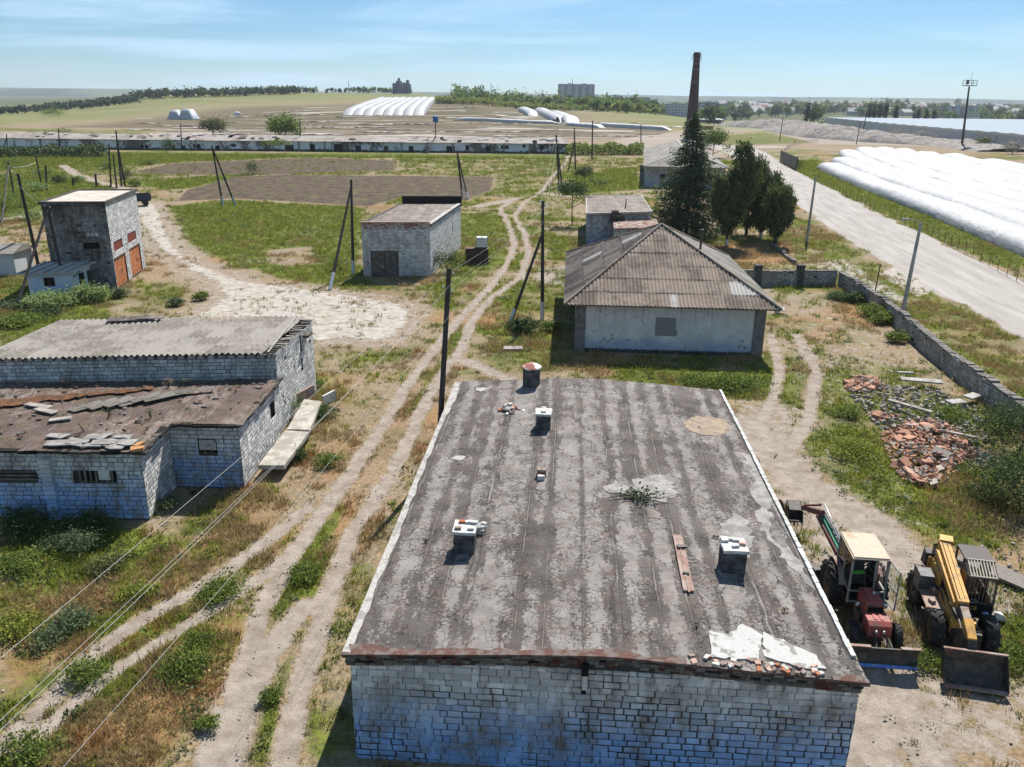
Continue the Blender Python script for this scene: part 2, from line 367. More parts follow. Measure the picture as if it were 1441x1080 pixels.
def _bricks():
    t = NT('loose_bricks', .93, .1); r = t.rnd(); o = t.tex('Object'); f = t.noise(o, 14, 4)
    c = t.mix(t.ramp(r, .05, .75), (.3, .13, .08), (.52, .27, .17)); c = t.mix(t.ramp(r, .72, .78), c, (.4, .355, .31))
    c = t.mix(t.math('MULTIPLY', t.ramp(f, .4, .65), .6), c, (.33, .27, .22)); t.col(c); t.bump(f, .4, .01); return t.mat
M['brick'] = _bricks()
def _rub():
    t = NT('stone_rubble', .94, .1); r = t.rnd(); o = t.tex('Object'); f = t.noise(o, 10, 4)
    c = t.mix(r, (.17, .145, .12), (.4, .36, .315)); c = t.mix(t.math('MULTIPLY', t.ramp(f, .5, .7), .5), c, (.16, .13, .1)); t.col(c); return t.mat
M['rubble'] = _rub()
M['orange_door'] = None
def _od():
    t = NT('peeling_orange_door', .8, .2); o = t.tex('Object'); f = t.noise(o, 4.5, 6, .7); g = t.noise(o, 1.3, 4)
    c = t.mix(t.ramp(g, .3, .7), (.36, .105, .035), (.44, .19, .08)); c = t.mix(t.ramp(f, .52, .6), c, (.16, .06, .03)); t.col(c); return t.mat
M['orange_door'] = _od()
M['vent_red'] = simple('red_louvre', (.22, .055, .035), .85, .2, .3, 5)
M['felt_edge'] = simple('rusty_felt_edge', (.115, .062, .05), .9, .15, .4, 4, c2=(.16, .13, .115), lo=.45, hi=.6)
M['rust'] = simple('rusty_iron', (.13, .06, .035), .85, .3, .35, 5, c2=(.07, .045, .035))
M['tractor_red'] = simple('faded_red_paint', (.32, .07, .055), .6, .35, .25, 3.5, c2=(.16, .09, .075), lo=.5, hi=.68)
M['tractor_darkred'] = simple('dirty_red_paint', (.17, .035, .03), .6, .35, .25, 4, c2=(.09, .05, .04))
M['cream'] = simple('cream_cab_roof', (.43, .36, .265), .65, .3, .1, 1.6, c2=(.34, .22, .13), lo=.5, hi=.75)
M['cabframe'] = simple('grey_green_frame', (.3, .3, .26), .55, .4, .2, 4, c2=(.16, .15, .13))
M['rubber'] = simple('tyre_rubber', (.028, .027, .026), .85, .25, .3, 6, c2=(.09, .083, .072), lo=.5, hi=.75)
M['iron'] = simple('dark_iron', (.04, .037, .034), .65, .4, .35, 5, c2=(.1, .075, .055))
M['steelw'] = simple('worn_steel', (.22, .18, .155), .6, .4, .25, 4, c2=(.13, .085, .06), metal=.2)
M['chrome'] = simple('bright_rod', (.55, .55, .54), .3, .5, .1, 5, metal=.7)
M['green'] = simple('green_paint', (.02, .2, .12), .55, .4, .2, 5)
M['limeseat'] = simple('bright_green_seat', (.14, .62, .08), .6, .3, .1, 4)
M['bluestrip'] = simple('blue_edge', (.1, .25, .7), .55, .4, .2, 9, c2=(.4, .42, .48), lo=.55, hi=.62)
M['yellow'] = simple('faded_yellow_paint', (.56, .3, .065), .6, .35, .2, 2.6, c2=(.2, .12, .05), lo=.52, hi=.72)
M['letter'] = simple('yellow_lettering', (.5, .3, .08), .6, .3, .1, 4)
M['bluesign'] = simple('blue_round_sign', (.12, .3, .7), .5, .4, .05, 4)
M['whitesign'] = simple('white_sign', (.75, .77, .8), .5, .4, .05, 4)
def _glass():
    t = NT('cab_glass', .05, .5); t.b.inputs['Base Color'].default_value = (.75, .8, .78, 1); t.b.inputs['Transmission Weight'].default_value = 0.0
    tr = t.n('ShaderNodeBsdfTransparent'); tr.inputs[0].default_value = (.78, .82, .8, 1); gl = t.n('ShaderNodeBsdfGlossy'); gl.inputs['Roughness'].default_value = .06
    lw = t.n('ShaderNodeFresnel'); lw.inputs[0].default_value = 1.45; ms = t.n('ShaderNodeMixShader'); t.l(lw.outputs[0], ms.inputs[0]); t.l(tr.outputs[0], ms.inputs[1]); t.l(gl.outputs[0], ms.inputs[2])
    t.l(ms.outputs[0], t.t.nodes['Material Output'].inputs['Surface']); return t.mat
M['glass'] = _glass()
M['film'] = film('white_film', (.47, .47, .468)); M['film_grey'] = film('bluish_film', (.4, .46, .52))
M['bark'] = simple('bark', (.075, .058, .045), .95, .1, .3, 6)
M['limebark'] = simple('limewashed_bark', (.5, .48, .44), .95, .1, .2, 6)
M['leaf'] = leafmat('leaves', (.045, .085, .014), (.23, .29, .055), tr=.42)
M['leaf_dark'] = leafmat('leaves_dark', (.024, .048, .014), (.09, .135, .036), tr=.3)
M['leaf_pale'] = leafmat('leaves_pale', (.1, .16, .04), (.38, .47, .19), tr=.4)
M['leaf_olive'] = leafmat('leaves_olive', (.07, .08, .025), (.2, .2, .07))
M['leaf_yellow'] = leafmat('yellow_flowers', (.1, .15, .025), (.36, .36, .06))
M['leaf_grey'] = leafmat('grey_green_weed', (.06, .09, .04), (.18, .23, .11))
M['needle'] = leafmat('spruce_needles', (.032, .058, .03), (.12, .16, .065), tr=.28)
M['juniper'] = leafmat('juniper_sprays', (.034, .054, .02), (.14, .165, .055), tr=.3)
M['poplar'] = leafmat('poplar_leaves', (.012, .03, .014), (.035, .06, .028), tr=.2)
M['blade_green'] = leafmat('grass_blades', (.08, .11, .014), (.31, .33, .05), tr=.4)
M['blade_dry'] = leafmat('dry_blades', (.24, .15, .06), (.46, .35, .19), (.3, .13, .045), tr=.3)
M['crown_a'] = leafmat('far_crown_green', (.06, .11, .022), (.22, .3, .07), tr=.45)
M['crown_b'] = leafmat('far_crown_dark', (.028, .056, .022), (.1, .15, .05), tr=.4)
M['crown_c'] = leafmat('far_crown_yellowgreen', (.13, .17, .03), (.36, .38, .09), tr=.45)
def _ground():
    t = NT('ground_cover', .97, .08); o = t.tex('Object')
    A = t.attr('mA'); s = t.sepc(A); Aa = t.attr('mA', 'Alpha'); B = t.attr('mB'); q = t.sepc(B); Ba = t.attr('mB', 'Alpha')
    n03 = t.noise(o, .06, 4); n1 = t.noise(o, .35, 5, .6); n2 = t.noise(o, 1.5, 6, .68); n3 = t.noise(o, 7, 5, .7); n4 = t.noise(o, 32, 4, .65)
    straw = t.mix(t.ramp(n3, .3, .7), (.15, .105, .055), (.36, .275, .165))
    soil = t.mix(t.ramp(n3, .3, .7), (.15, .118, .088), (.34, .28, .22))
    base = t.mix(t.ramp(n2, .38, .62), straw, soil)
    org = t.mix(t.ramp(n3, .3, .7), (.19, .1, .04), (.33, .205, .1))
    gr = t.mix(t.ramp(t.math('ADD', t.math('MULTIPLY', n3, .6), t.math('MULTIPLY', n1, .4)), .36, .64), (.04, .056, .012), (.165, .185, .036))
    def mask(v, soft=.22, w=.75):
        e = t.math('ADD', v, t.math('MULTIPLY', t.math('SUBTRACT', t.math('ADD', t.math('MULTIPLY', n2, .55), t.math('MULTIPLY', n3, .45)), .5), w*1.7))
        return t.ramp(e, .5-soft, .5+soft)
    c = t.mix(mask(s[2], .2), base, org)
    c = t.mix(t.math('MULTIPLY', t.ramp(t.noise(t.map(o, (.6, 1, 1)), .09, 5, .7), .48, .62), .55), c, (.15, .12, .06)); gr = t.mix(t.math('MULTIPLY', t.ramp(t.noise(t.map(o, (.5, 1, 1)), .16, 6, .75), .5, .66), .6), gr, (.11, .1, .028)); c = t.mix(mask(s[1], .16), c, gr)
    plow = t.mix(t.ramp(t.math('ADD', t.math('MULTIPLY', t.noise(o, .55, 8, .85), .6), t.math('MULTIPLY', n3, .4)), .42, .6), (.04, .03, .022), (.155, .115, .083)); plow = t.mix(t.math('MULTIPLY', t.ramp(n1, .52, .64), .5), plow, (.13, .14, .04)); c = t.mix(mask(q[0], .15, .4), c, plow)
    dirt = t.mix(t.ramp(n2, .3, .7), (.23, .19, .155), (.4, .345, .29)); dirt = t.mix(t.math('MULTIPLY', t.ramp(n4, .42, .66), .75), dirt, (.17, .138, .108)); dirt = t.mix(t.math('MULTIPLY', t.ramp(t.noise(o, 55, 3, .6), .6, .7), .6), dirt, (.5, .45, .4))
    dirt = t.mix(t.math('MULTIPLY', t.ramp(n3, .6, .72), .45), dirt, (.25, .2, .15))
    c = t.mix(mask(s[0], .17, 1.25), c, dirt)
    far = t.mix(t.ramp(t.noise(t.map(o, (.25, 1, 1)), .02, 5), .35, .65), (.19, .185, .08), (.135, .165, .05)); ps = t.sep(o); far = t.mix(t.math('MAXIMUM', t.ramp(ps[1], 1150, 1700), t.math('MULTIPLY', t.ramp(ps[1], 800, 1200), t.ramp(t.math('DIVIDE', ps[0], ps[1]), -.06, .02))), far, (.045, .07, .028)); c = t.mix(t.math('MULTIPLY', Ba, t.ramp(n1, .1, .6)), c, far)
    conc = t.mix(t.ramp(n2, .32, .68), (.3, .27, .235), (.47, .435, .385)); conc = t.mix(t.math('MULTIPLY', t.ramp(t.noise(o, .8, 6, .75, 1.2), .5, .62), .6), conc, (.3, .245, .18)); ck = t.voro(t.n_warp(o, 1.0, .9), .23); conc = t.mix(t.math('MULTIPLY', t.math('MULTIPLY', t.ramp(ck, .03, .008), t.ramp(n1, .42, .58)), .75), conc, (.16, .14, .1))
    c = t.mix(mask(Aa, .1, .8), c, conc)
    road = t.mix(t.ramp(t.noise(t.map(t.attr('road_uv', 'Vector'), (1, .12, 1)), .8, 6, .65), .3, .7), (.3, .275, .25), (.4, .37, .34)); st = t.attr('road_u', 'Fac')
    rn = t.noise(t.map(t.attr('road_uv', 'Vector'), (1, .04, 1)), 1.6, 4, .6); road = t.mix(t.math('MULTIPLY', t.ramp(rn, .42, .7), .3), road, (.235, .205, .18))
    road = t.mix(t.math('MULTIPLY', t.ramp(n4, .5, .75), .2), road, (.28, .25, .22)); c = t.mix(mask(q[2], .12, .3), c, road)
    c = t.mix(t.math('MULTIPLY', t.ramp(n4, .38, .3), .4), c, (.07, .05, .03))
    t.col(c); t.bump(t.math('MULTIPLY', t.math('ADD', t.math('MULTIPLY', n3, .8), t.math('ADD', t.math('MULTIPLY', n4, .4), t.math('MULTIPLY', n2, .7))), t.math('SUBTRACT', 1, t.math('MULTIPLY', q[2], .75))), .8, .06); return t.mat
M['ground'] = _ground()
# ================================================================ GROUND
def W(px): return np.array([at(a, b)[:2] for a, b in px])
def terrain(x, y):
    x = np.asarray(x, float); y = np.asarray(y, float); yy = np.maximum(y, 1.0); u = x/yy
    w = sst(-.58, -.36, u)*(1-sst(-.12, .03, u))
    z = 22*sst(420, 1250, y)*w*(1-.5*sst(1400, 2400, y))
    z = z+sst(350, 900, y)*(fbm(x/260, y/260, 5, 2)-.5)*1.5
    z = z+np.interp(u, [-.3, -.1, -.035, .07, .21, .34], [0, 5.5, 9.6, 8.2, 5.2, 0])*sst(480, 720, y)*(1-sst(760, 1100, y))
    z = z+sst(.12, .26, u)*(-6*sst(500, 800, y)*(1-sst(1000, 1900, y))+9*sst(1100, 2700, y)*(1-sst(2900, 4200, y)))
    z = z-8*sst(500, 1200, y)*(1-sst(-.72, -.5, u))*(1-sst(2500, 4500, y))
    return z
def d_line(x, y, pts):
    best = np.full(x.shape, 1e9); along = np.zeros(x.shape); side = np.zeros(x.shape); acc = 0
    for (a, b) in zip(pts[:-1], pts[1:]):
        dx, dy = b[0]-a[0], b[1]-a[1]; L = math.hypot(dx, dy)
        t = np.clip(((x-a[0])*dx+(y-a[1])*dy)/(L*L), 0, 1)
        d = np.hypot(x-a[0]-t*dx, y-a[1]-t*dy); m = d < best
        best = np.where(m, d, best); along = np.where(m, acc+t*L, along)
        side = np.where(m, ((x-a[0])*dy-(y-a[1])*dx)/L, side); acc += L
    return best, along, side
def inside(x, y, poly):
    c = np.zeros(x.shape, bool); n = len(poly)
    for i in range(n):
        x1, y1 = poly[i]; x2, y2 = poly[(i+1) % n]
        if y1 == y2: continue
        c ^= ((y1 > y) != (y2 > y)) & (x < (x2-x1)*(y-y1)/(y2-y1)+x1)
    return c
def soft(x, y, poly, s):
    lo = poly.min(0)-2*s; hi = poly.max(0)+2*s
    r = np.zeros(x.shape); k = (x > lo[0]) & (x < hi[0]) & (y > lo[1]) & (y < hi[1])
    if not k.any(): return r
    xs, ys = x[k], y[k]; d = d_line(xs, ys, list(poly)+[poly[0]])[0]
    r[k] = sst(-s, s, np.where(inside(xs, ys, poly), d, -d)); return r
RUTS = [  # (picture-measured course, half width in metres)
    ([(302,1080),(335,965),(368,859),(409,782),(472,695),(533,607),(572,543),(607,496),(640,455),(693,400),(717,367),(724,342),(714,312),(703,293),(728,279)], .34),
    ([(399,1080),(416,984),(444,900),(465,824),(496,748),(546,675),(567,636),(591,580),(622,525),(649,490),(665,450),(692,418),(732,391),(744,357),(739,330),(724,305),(738,284),(760,272),(779,247),(796,230),(800,218)], .34),
    ([(-60,1085),(0,1050),(69,985),(139,912),(194,873),(264,834),(333,789),(382,755),(430,715)], .3),
    ([(30,1060),(80,1008),(156,945),(243,890),(312,848),(382,800),(420,765)], .26),
    ([(340,1000),(370,930),(400,885),(430,850)], .4), ([(300,1085),(310,1060),(325,1010)], .7),
    ([(649,505),(675,515),(710,530),(760,545)], .5), ([(88,233),(107,246),(137,256),(172,264),(196,276)], 1.0),
    ([(0,309),(60,300),(75,296)], 1.0), ([(728,279),(700,285),(672,290)], 1.0), ([(760,272),(800,276),(822,276)], .9),
    ([(1085,470),(1098,520),(1088,560),(1072,590)], .3), ([(1120,470),(1150,520),(1138,590),(1105,640),(1120,700)], .34),
    ([(1060,590),(1090,640),(1150,690),(1215,730),(1260,775)], 1.1), ([(1260,960),(1290,1030),(1320,1085)], .6), ([(1215,985),(1225,1085)], .9),
]
RUTS = [(W(p), w) for p, w in RUTS]
ROAD = np.array([(43, -60), (42.4, 0), (42.4, 30), (43, 50), (44.2, 62), (46, 81), (48.5, 101), (53.2, 135), (60.5, 180), (70, 240), (80, 295), (84, 330), (78, 352)], float)
ROADW = [(-60, 4.2), (62, 4.6), (81, 5.2), (101, 5.6), (240, 5.6), (300, 7), (360, 9)]
SPUR = W([(1085,207),(1040,207),(1000,207),(960,206),(930,212)])
CONC = W([(190,292),(215,285),(226,303),(240,340),(262,362),(295,378),(345,396),(420,404),(500,416),(560,425),(578,440),(572,456),(545,478),(480,474),(445,480),(380,446),(268,447),(320,418),(305,396),(268,380),(232,356),(205,322)])
PAINT = [  # channel, value, polygon in the picture's pixels, softness (m)
    ('G', .5, [(0,222),(200,212),(900,222),(900,262),(800,300),(640,300),(500,285),(230,290),(190,275),(0,330)], 6), ('D', .0, [(0,222),(200,212),(900,222),(900,262),(230,290),(0,330)], 6),
    ('G', .94, [(235,292),(330,282),(508,290),(508,385),(470,396),(400,390),(335,372),(262,342)], 1.5), ('G', .12, [(378,352),(440,346),(442,370),(410,376),(370,366)], 1.5),
    ('G', .06, [(262,268),(330,249),(400,246),(695,249),(690,268),(655,282),(570,275),(520,292),(330,281),(250,285)], 1.5), ('P', .98, [(262,268),(330,249),(400,246),(695,249),(690,268),(655,282),(570,275),(520,290),(330,279),(250,283)], 1.5),
    ('P', .75, [(185,242),(240,230),(440,222),(560,226),(560,240),(420,245),(330,247),(200,245)], 3), ('G', .3, [(185,242),(240,230),(440,222),(560,226),(560,240),(420,245),(330,247),(200,245)], 3),
    ('G', .9, [(200,254),(320,247),(350,247),(262,266),(212,264)], 1.5), ('G', .85, [(0,222),(90,214),(800,219),(800,224),(400,222),(180,232),(0,240)], 4),
    ('G', .9, [(0,250),(80,245),(170,268),(60,285),(0,310)], 4),
    ('G', .95, [(800,250),(893,236),(900,266),(830,272),(812,262)], 1), ('G', .8, [(770,330),(822,333),(818,372),(775,366)], 1.5), ('G', .75, [(640,300),(700,300),(712,330),(700,360),(660,400),(610,470),(560,500),(600,420),(650,360)], 1.5),
    ('D', .75, [(755,378),(798,374),(798,402),(758,398)], 1), ('G', .55, [(745,400),(798,402),(790,520),(660,520),(690,450)], 2), ('O', .5, [(745,470),(792,470),(785,515),(740,505)], 1.5),
    ('G', .85, [(0,390),(60,395),(150,395),(165,440),(60,470),(0,520)], 2), ('G', .47, [(165,395),(290,395),(310,425),(270,442),(170,442)], 1.5), ('O', .3, [(165,395),(290,395),(310,425),(270,442),(170,442)], 1.5),
    ('G', .5, [(440,480),(560,490),(500,600),(450,650),(400,700),(330,720),(390,600)], 1.5), ('O', .6, [(440,520),(540,520),(480,610),(420,680),(330,750),(250,800),(200,790),(330,680)], 1.5),
    ('G', .72, [(0,745),(230,745),(330,690),(300,745),(190,800),(0,860)], 1), ('O', .72, [(0,850),(200,790),(330,730),(300,790),(160,870),(60,950),(0,1000)], 1),
    ('G', .42, [(40,1080),(160,980),(330,850),(410,780),(390,860),(330,960),(280,1080)], 1), ('O', .78, [(60,1080),(190,960),(330,860),(350,900),(280,1000),(230,1080)], 1),
    ('G', .45, [(640,590),(500,900),(495,1080),(440,1080),(470,850),(560,690)], .6), ('O', .25, [(640,590),(500,900),(495,1080),(440,1080),(470,850),(560,690)], .6),
    ('G', .82, [(472,700),(490,712),(430,800),(395,850),(385,840),(420,780)], .35), ('G', .75, [(640,470),(660,455),(700,405),(705,410),(650,490),(600,560),(560,600)], .4),
    ('G', .95, [(855,512),(1085,524),(1088,570),(1010,556),(900,536)], .6), ('G', .5, [(1040,400),(1180,410),(1300,540),(1190,530),(1090,560),(1085,450)], 2), ('D', .42, [(1040,400),(1180,410),(1300,540),(1190,530),(1090,560),(1085,450)], 2),
    ('D', .6, [(1030,560),(1150,570),(1140,640),(1180,690),(1300,770),(1441,800),(1441,1080),(1205,1080),(1205,950)], 1), ('G', .37, [(1030,560),(1150,570),(1140,640),(1200,720),(1300,770),(1441,800),(1441,1080),(1205,1080),(1205,950)], 1),
    ('G', .56, [(1160,520),(1235,512),(1330,565),(1200,600),(1230,690),(1330,690),(1330,745),(1240,735),(1170,680),(1125,610)], 1), ('D', .38, [(1160,520),(1235,512),(1330,565),(1200,600),(1230,690),(1330,690),(1330,745),(1240,735),(1170,680),(1125,610)], 1),
    ('O', .6, [(1300,690),(1441,640),(1441,770),(1330,760)], 1), ('G', .6, [(1300,690),(1441,640),(1441,770),(1330,760)], 1), ('D', .05, [(1300,690),(1441,640),(1441,780),(1330,760)], 1),
    ('G', .95, [(1392,880),(1441,868),(1441,960),(1405,950)], .6), ('D', .1, [(1392,880),(1441,868),(1441,960),(1405,950)], .6), ('G', .8, [(1265,800),(1290,880),(1330,930),(1310,950),(1270,880)], .4),
    ('O', .7, [(980,345),(1110,342),(1120,372),(1000,378)], 1), ('G', .1, [(980,345),(1110,342),(1120,372),(1000,378)], 1), ('G', .5, [(1000,372),(1180,365),(1190,385),(1040,395)], 1), ('C', .52, [(1130,372),(1190,362),(1250,400),(1290,425),(1270,432),(1180,388)], .8),
    ('G', .6, [(1125,300),(1200,355),(1441,478),(1441,570),(1290,460),(1190,385),(1140,345)], 1), ('O', .6, [(1240,380),(1300,410),(1441,490),(1441,560),(1300,450)], 1.5), ('C', .75, [(1232,385),(1262,372),(1320,410),(1290,418)], .8),
    ('C', .6, [(1190,398),(1200,396),(1300,468),(1441,562),(1441,570),(1296,474)], .3),
    ('G', .92, [(1100,245),(1120,232),(1150,218),(1150,240),(1300,300),(1441,362),(1441,392),(1300,325),(1180,270)], 1.2), ('D', .05, [(1100,245),(1150,218),(1150,240),(1441,362),(1441,392),(1300,325),(1180,270)], 1),
    ('G', .62, [(1010,192),(1075,186),(1150,200),(1100,203),(1030,204)], 4), ('D', .92, [(860,197),(1000,180),(1030,165),(1200,168),(1350,200),(1300,206),(1150,203),(1080,184),(1010,188),(1000,204),(900,212)], 5),
    ('D', .6, [(950,196),(1000,196),(1030,206),(1020,240),(950,262),(900,262)], 4),
]
PAINT = [(c, v, W(p), s) for c, v, p, s in PAINT]
STRIP = W([(-400,197),(190,196),(260,172),(420,166),(640,168),(945,184),(960,197),(800,197)])
def masks(x, y):
    n = x.shape; f1 = fbm(x/9, y/9, 1, 4); f2 = fbm(x/9+40, y/9, 2, 4); f3 = fbm(x/28, y/28, 3, 3)
    f4 = fbm(x/2.4, y/2.4, 14, 4)-.5; m = {'G': .45+(f1-.5)*1.1+(f3-.5)*.3+f4*.8, 'D': .08+(f2-.5)*1.0, 'O': .32+(fbm(x/6, y/6, 9, 4)-.5)*1.4, 'C': np.zeros(n), 'P': np.zeros(n), 'R': np.zeros(n), 'S': np.zeros(n), 'F': np.zeros(n)}
    far = sst(290, 360, y)
    m['G'] = m['G']*(1-far)+far*(.42+(fbm(x/60, y/35, 12, 4)-.5)*1.1); m['D'] = m['D']*(1-far*.7); m['O'] *= 1-far
    for c, v, p, s in PAINT:
        k = soft(x, y, p, s); w = (v+(f1-.5)*.4*(v > .02)+f4*.55*(v > .1)) if c in 'GO' else v
        m[c] = m[c]*(1-k)+w*k
    st = soft(x, y, STRIP, 8); rows = fbm(x/40, y/2.6, 21, 3)
    m['P'] = np.maximum(m['P'], st*(.2+rows*.7)); m['G'] = m['G']*(1-st)+st*(.1+.5*sst(.52, .7, fbm(x/30, y/5, 33, 3))); m['C'] = np.maximum(m['C'], st*.62*sst(.5, .62, fbm(x/50, y/2.2, 44, 4)))
    bare = sst(430, 470, y)*(1-sst(720, 900, y))*sst(-330, -220, x)*(1-sst(20, 120, x)); m['P'] = np.maximum(m['P'], bare*.55); m['G'] *= 1-bare*.75
    m['F'] = sst(420, 620, y)*.85*(1-bare*.8)
    k = soft(x, y, CONC, 1.2)*(.5+.6*fbm(x/4, y/4, 7, 5)); m['C'] = np.maximum(m['C'], k)
    around = sst(4.5, .5, d_line(x, y, list(CONC)+[CONC[0]])[0]); m['D'] = np.maximum(m['D'], around*.55); m['G'] *= 1-.5*around
    tr = np.zeros(n)
    for p, w in RUTS:
        lo = p.min(0)-4; hi = p.max(0)+4; s = (x > lo[0]) & (x < hi[0]) & (y > lo[1]) & (y < hi[1])
        if not s.any(): continue
        d = d_line(x[s], y[s], p)[0]; wv = w*(.75+.5*fbm(x[s]/3, y[s]/3, 51, 3))
        tr[s] = np.maximum(tr[s], 1-sst(wv*.6, wv*1.7, d))
    for c in 'GO': m[c] = m[c]*(1-tr*.92)
    m['P'] *= 1-tr; m['D'] = np.maximum(m['D'], tr*.82); m['T'] = tr
    d, al, sd = d_line(x, y, ROAD); hw = np.interp(y, [a for a, b in ROADW], [b for a, b in ROADW])
    rd = 1-sst(hw-.7, hw+.7, d+(fbm(x/4, y/4, 61, 3)-.5)*1.6)
    d2 = d_line(x, y, SPUR)[0]; rd = np.maximum(rd, .9*(1-sst(5, 9, d2)))
    m['R'] = rd; verge = (1-sst(hw, hw+2.2, d))*(1-rd); m['D'] = np.maximum(m['D'], verge*.6)
    for c in 'GOD': m[c] = m[c]*(1-rd)
    m['ru'] = sd; m['rv'] = al
    return m
def build_ground():
    ys = np.concatenate([[-70, -40, -20, -8, 0, 5], np.geomspace(8.5, 7600, 640)]); nc = 540
    s = np.linspace(-1, 1, nc); X = s[None, :]*(np.maximum(ys, 8.5)[:, None]*.98+26); Y = np.repeat(ys[:, None], nc, 1)
    x = X.ravel(); y = Y.ravel(); m = masks(x, y); z = terrain(x, y)
    near = 1-sst(140, 260, y)
    z = z+near*((fbm(x/2.2, y/2.2, 71, 3)-.5)*.07*(1-.97*m['R'])-m['T']*.06)-.05*near
    ng = len(ys); i = np.arange(ng*nc).reshape(ng, nc)
    Q = np.stack([i[:-1, :-1], i[:-1, 1:], i[1:, 1:], i[1:, :-1]], -1).reshape(-1, 4)
    V = np.stack([x, y, z], 1)
    def emit(name, faces, dz):
        u, inv = np.unique(faces, return_inverse=True); vv = V[u].copy(); vv[:, 2] += dz
        o = fast_mesh(name, vv, inv.reshape(-1, 4), M['ground'], smooth=True); me = o.data
        def col(nm, chs):
            a = me.color_attributes.new(nm, 'FLOAT_COLOR', 'POINT'); a.data.foreach_set('color', np.clip(np.stack([m[c][u] for c in chs], 1), 0, 1).astype(np.float32).ravel())
        col('mA', 'DGOC'); col('mB', 'PSRF')
        a = me.attributes.new('road_uv', 'FLOAT_VECTOR', 'POINT'); a.data.foreach_set('vector', np.stack([m['ru'][u], m['rv'][u], 0*m['rv'][u]], 1).astype(np.float32).ravel())
        return tag(o, kind='structure')
    emit('ground', Q, 0)
    fr = m['R'][Q].mean(1) > .5; ft = (m['T'][Q].mean(1) > .45) & ~fr; fc = (soft(x, y, CONC, .3)[Q].mean(1) > .5) & ~fr & ~ft
    fp = (m['P'][Q].mean(1) > .6) & (y[Q[:, 0]] < 200) & ~(fr | ft | fc)
    emit('gravel_road', Q[fr], .006); emit('dirt_track', Q[ft], .006); emit('concrete_yard', Q[fc], .006); emit('plowed_field', Q[fp], .006)
build_ground()
# distant hills closing the view
def hills():
    n = 400; xs = np.linspace(-9000, 9000, n); prof = [(-500, 0), (0, 1), (900, .9), (2400, .3)]
    for name, y0, h, sd in (('hills', 5600, 46, 3),):
        V = []; 
        for dy, k in [(-900, 0), (-500, .35), (-150, .85), (150, 1), (700, .8), (1600, .2)]:
            V.append(np.stack([xs, np.full(n, y0+dy)+120*(fbm(xs/900, xs*0+dy, 4)-.5), -14+(14+h*(.75+.75*fbm(xs/1500, xs*0, sd, 4)*np.where(xs < -900, 1.15, 1)))*k], 1))
        V = np.concatenate(V); i = np.arange(6*n).reshape(6, n)
        Q = np.stack([i[:-1, :-1], i[:-1, 1:], i[1:, 1:], i[1:, :-1]], -1).reshape(-1, 4)
        t = NT('hill_fields', .97, .05); o = t.tex('Object'); f = t.noise(t.map(o, (1, .5, 1)), .0022, 6, .65)
        t.col(t.mix(t.ramp(f, .45, .56), (.03, .05, .03), (.09, .105, .05)))
        tag(fast_mesh(name, V, Q, t.mat, smooth=True), kind='structure')
hills()
# ================================================================ BUILDING KIT
def block_face(mb, o, u, n, L, H, holes=(), bw=.4, bh=.2, dep=.03, m=0, top=None, jit=.012, miss=.0, z0=0, gap=.009):
    """separate limestone blocks with worn arrises laid on a wall face; u, n unit vectors, o the lower corner"""
    o = np.array(o, float); u = np.array(u, float); n = np.array(n, float); k = np.array([0, 0, 1.])
    v1 = z0
    while v1 < z0+H-.03:
        v0 = v1; v1 = min(v0+bh*(random.choice((.9, .96, 1, 1, 1.04, 1.1)) if bh > .15 else 1), z0+H)
        if v1-v0 < bh*.3: continue
        spans = [(0, L)]
        for (a, b, c, d) in holes:
            if min(v1, d)-max(v0, b) > bh*.5:
                spans = [q for (s, e) in spans for q in ((s, min(e, a)), (max(s, c), e)) if q[1]-q[0] > .04]
        x = -random.uniform(0, bw)
        while x < L:
            w = bw*random.choice((.5, .55, .8, .95, 1, 1.05, 1.2)); xa, xb = x, x+w; x += w
            for (s, e) in spans:
                a = max(xa, s); b = min(xb, e)
                if b-a < .05: continue
                vt = v1 if top is None else min(v1, top((a+b)/2))
                if vt-v0 < .05 or random.random() < miss: continue
                sm = float(sst(.46, .6, fbm(a*.42+o[0], v0*.7+o[1], 13, 3))) if gap > .01 else 0; g = gap*(1.25-1.0*sm)*random.uniform(.6, 1.3); c = random.uniform(.012, .03)*min(1, bh/.2)*(1-.7*sm); dd = dep*random.uniform(.35, 1.15)*(1-.5*sm)+.01*sm
                J = lambda: random.uniform(-jit, jit)
                A = [(a+g+J()*.5, v0+g+J()*.5), (b-g+J()*.5, v0+g+J()*.5), (b-g+J()*.5, vt-g+J()*.5), (a+g+J()*.5, vt-g+J()*.5)]
                B = [(a+g+c+abs(J()), v0+g+c+abs(J())), (b-g-c-abs(J()), v0+g+c+abs(J())), (b-g-c-abs(J()), vt-g-c-abs(J())), (a+g+c+abs(J()), vt-g-c-abs(J()))]
                vs = [o+u*p[0]+k*p[1] for p in A]+[o+u*p[0]+k*p[1]+n*(dd+J()*.3) for p in B]
                mb.add(vs, [(4, 5, 6, 7), (0, 1, 5, 4), (1, 2, 6, 5), (2, 3, 7, 6), (3, 0, 4, 7)], m)
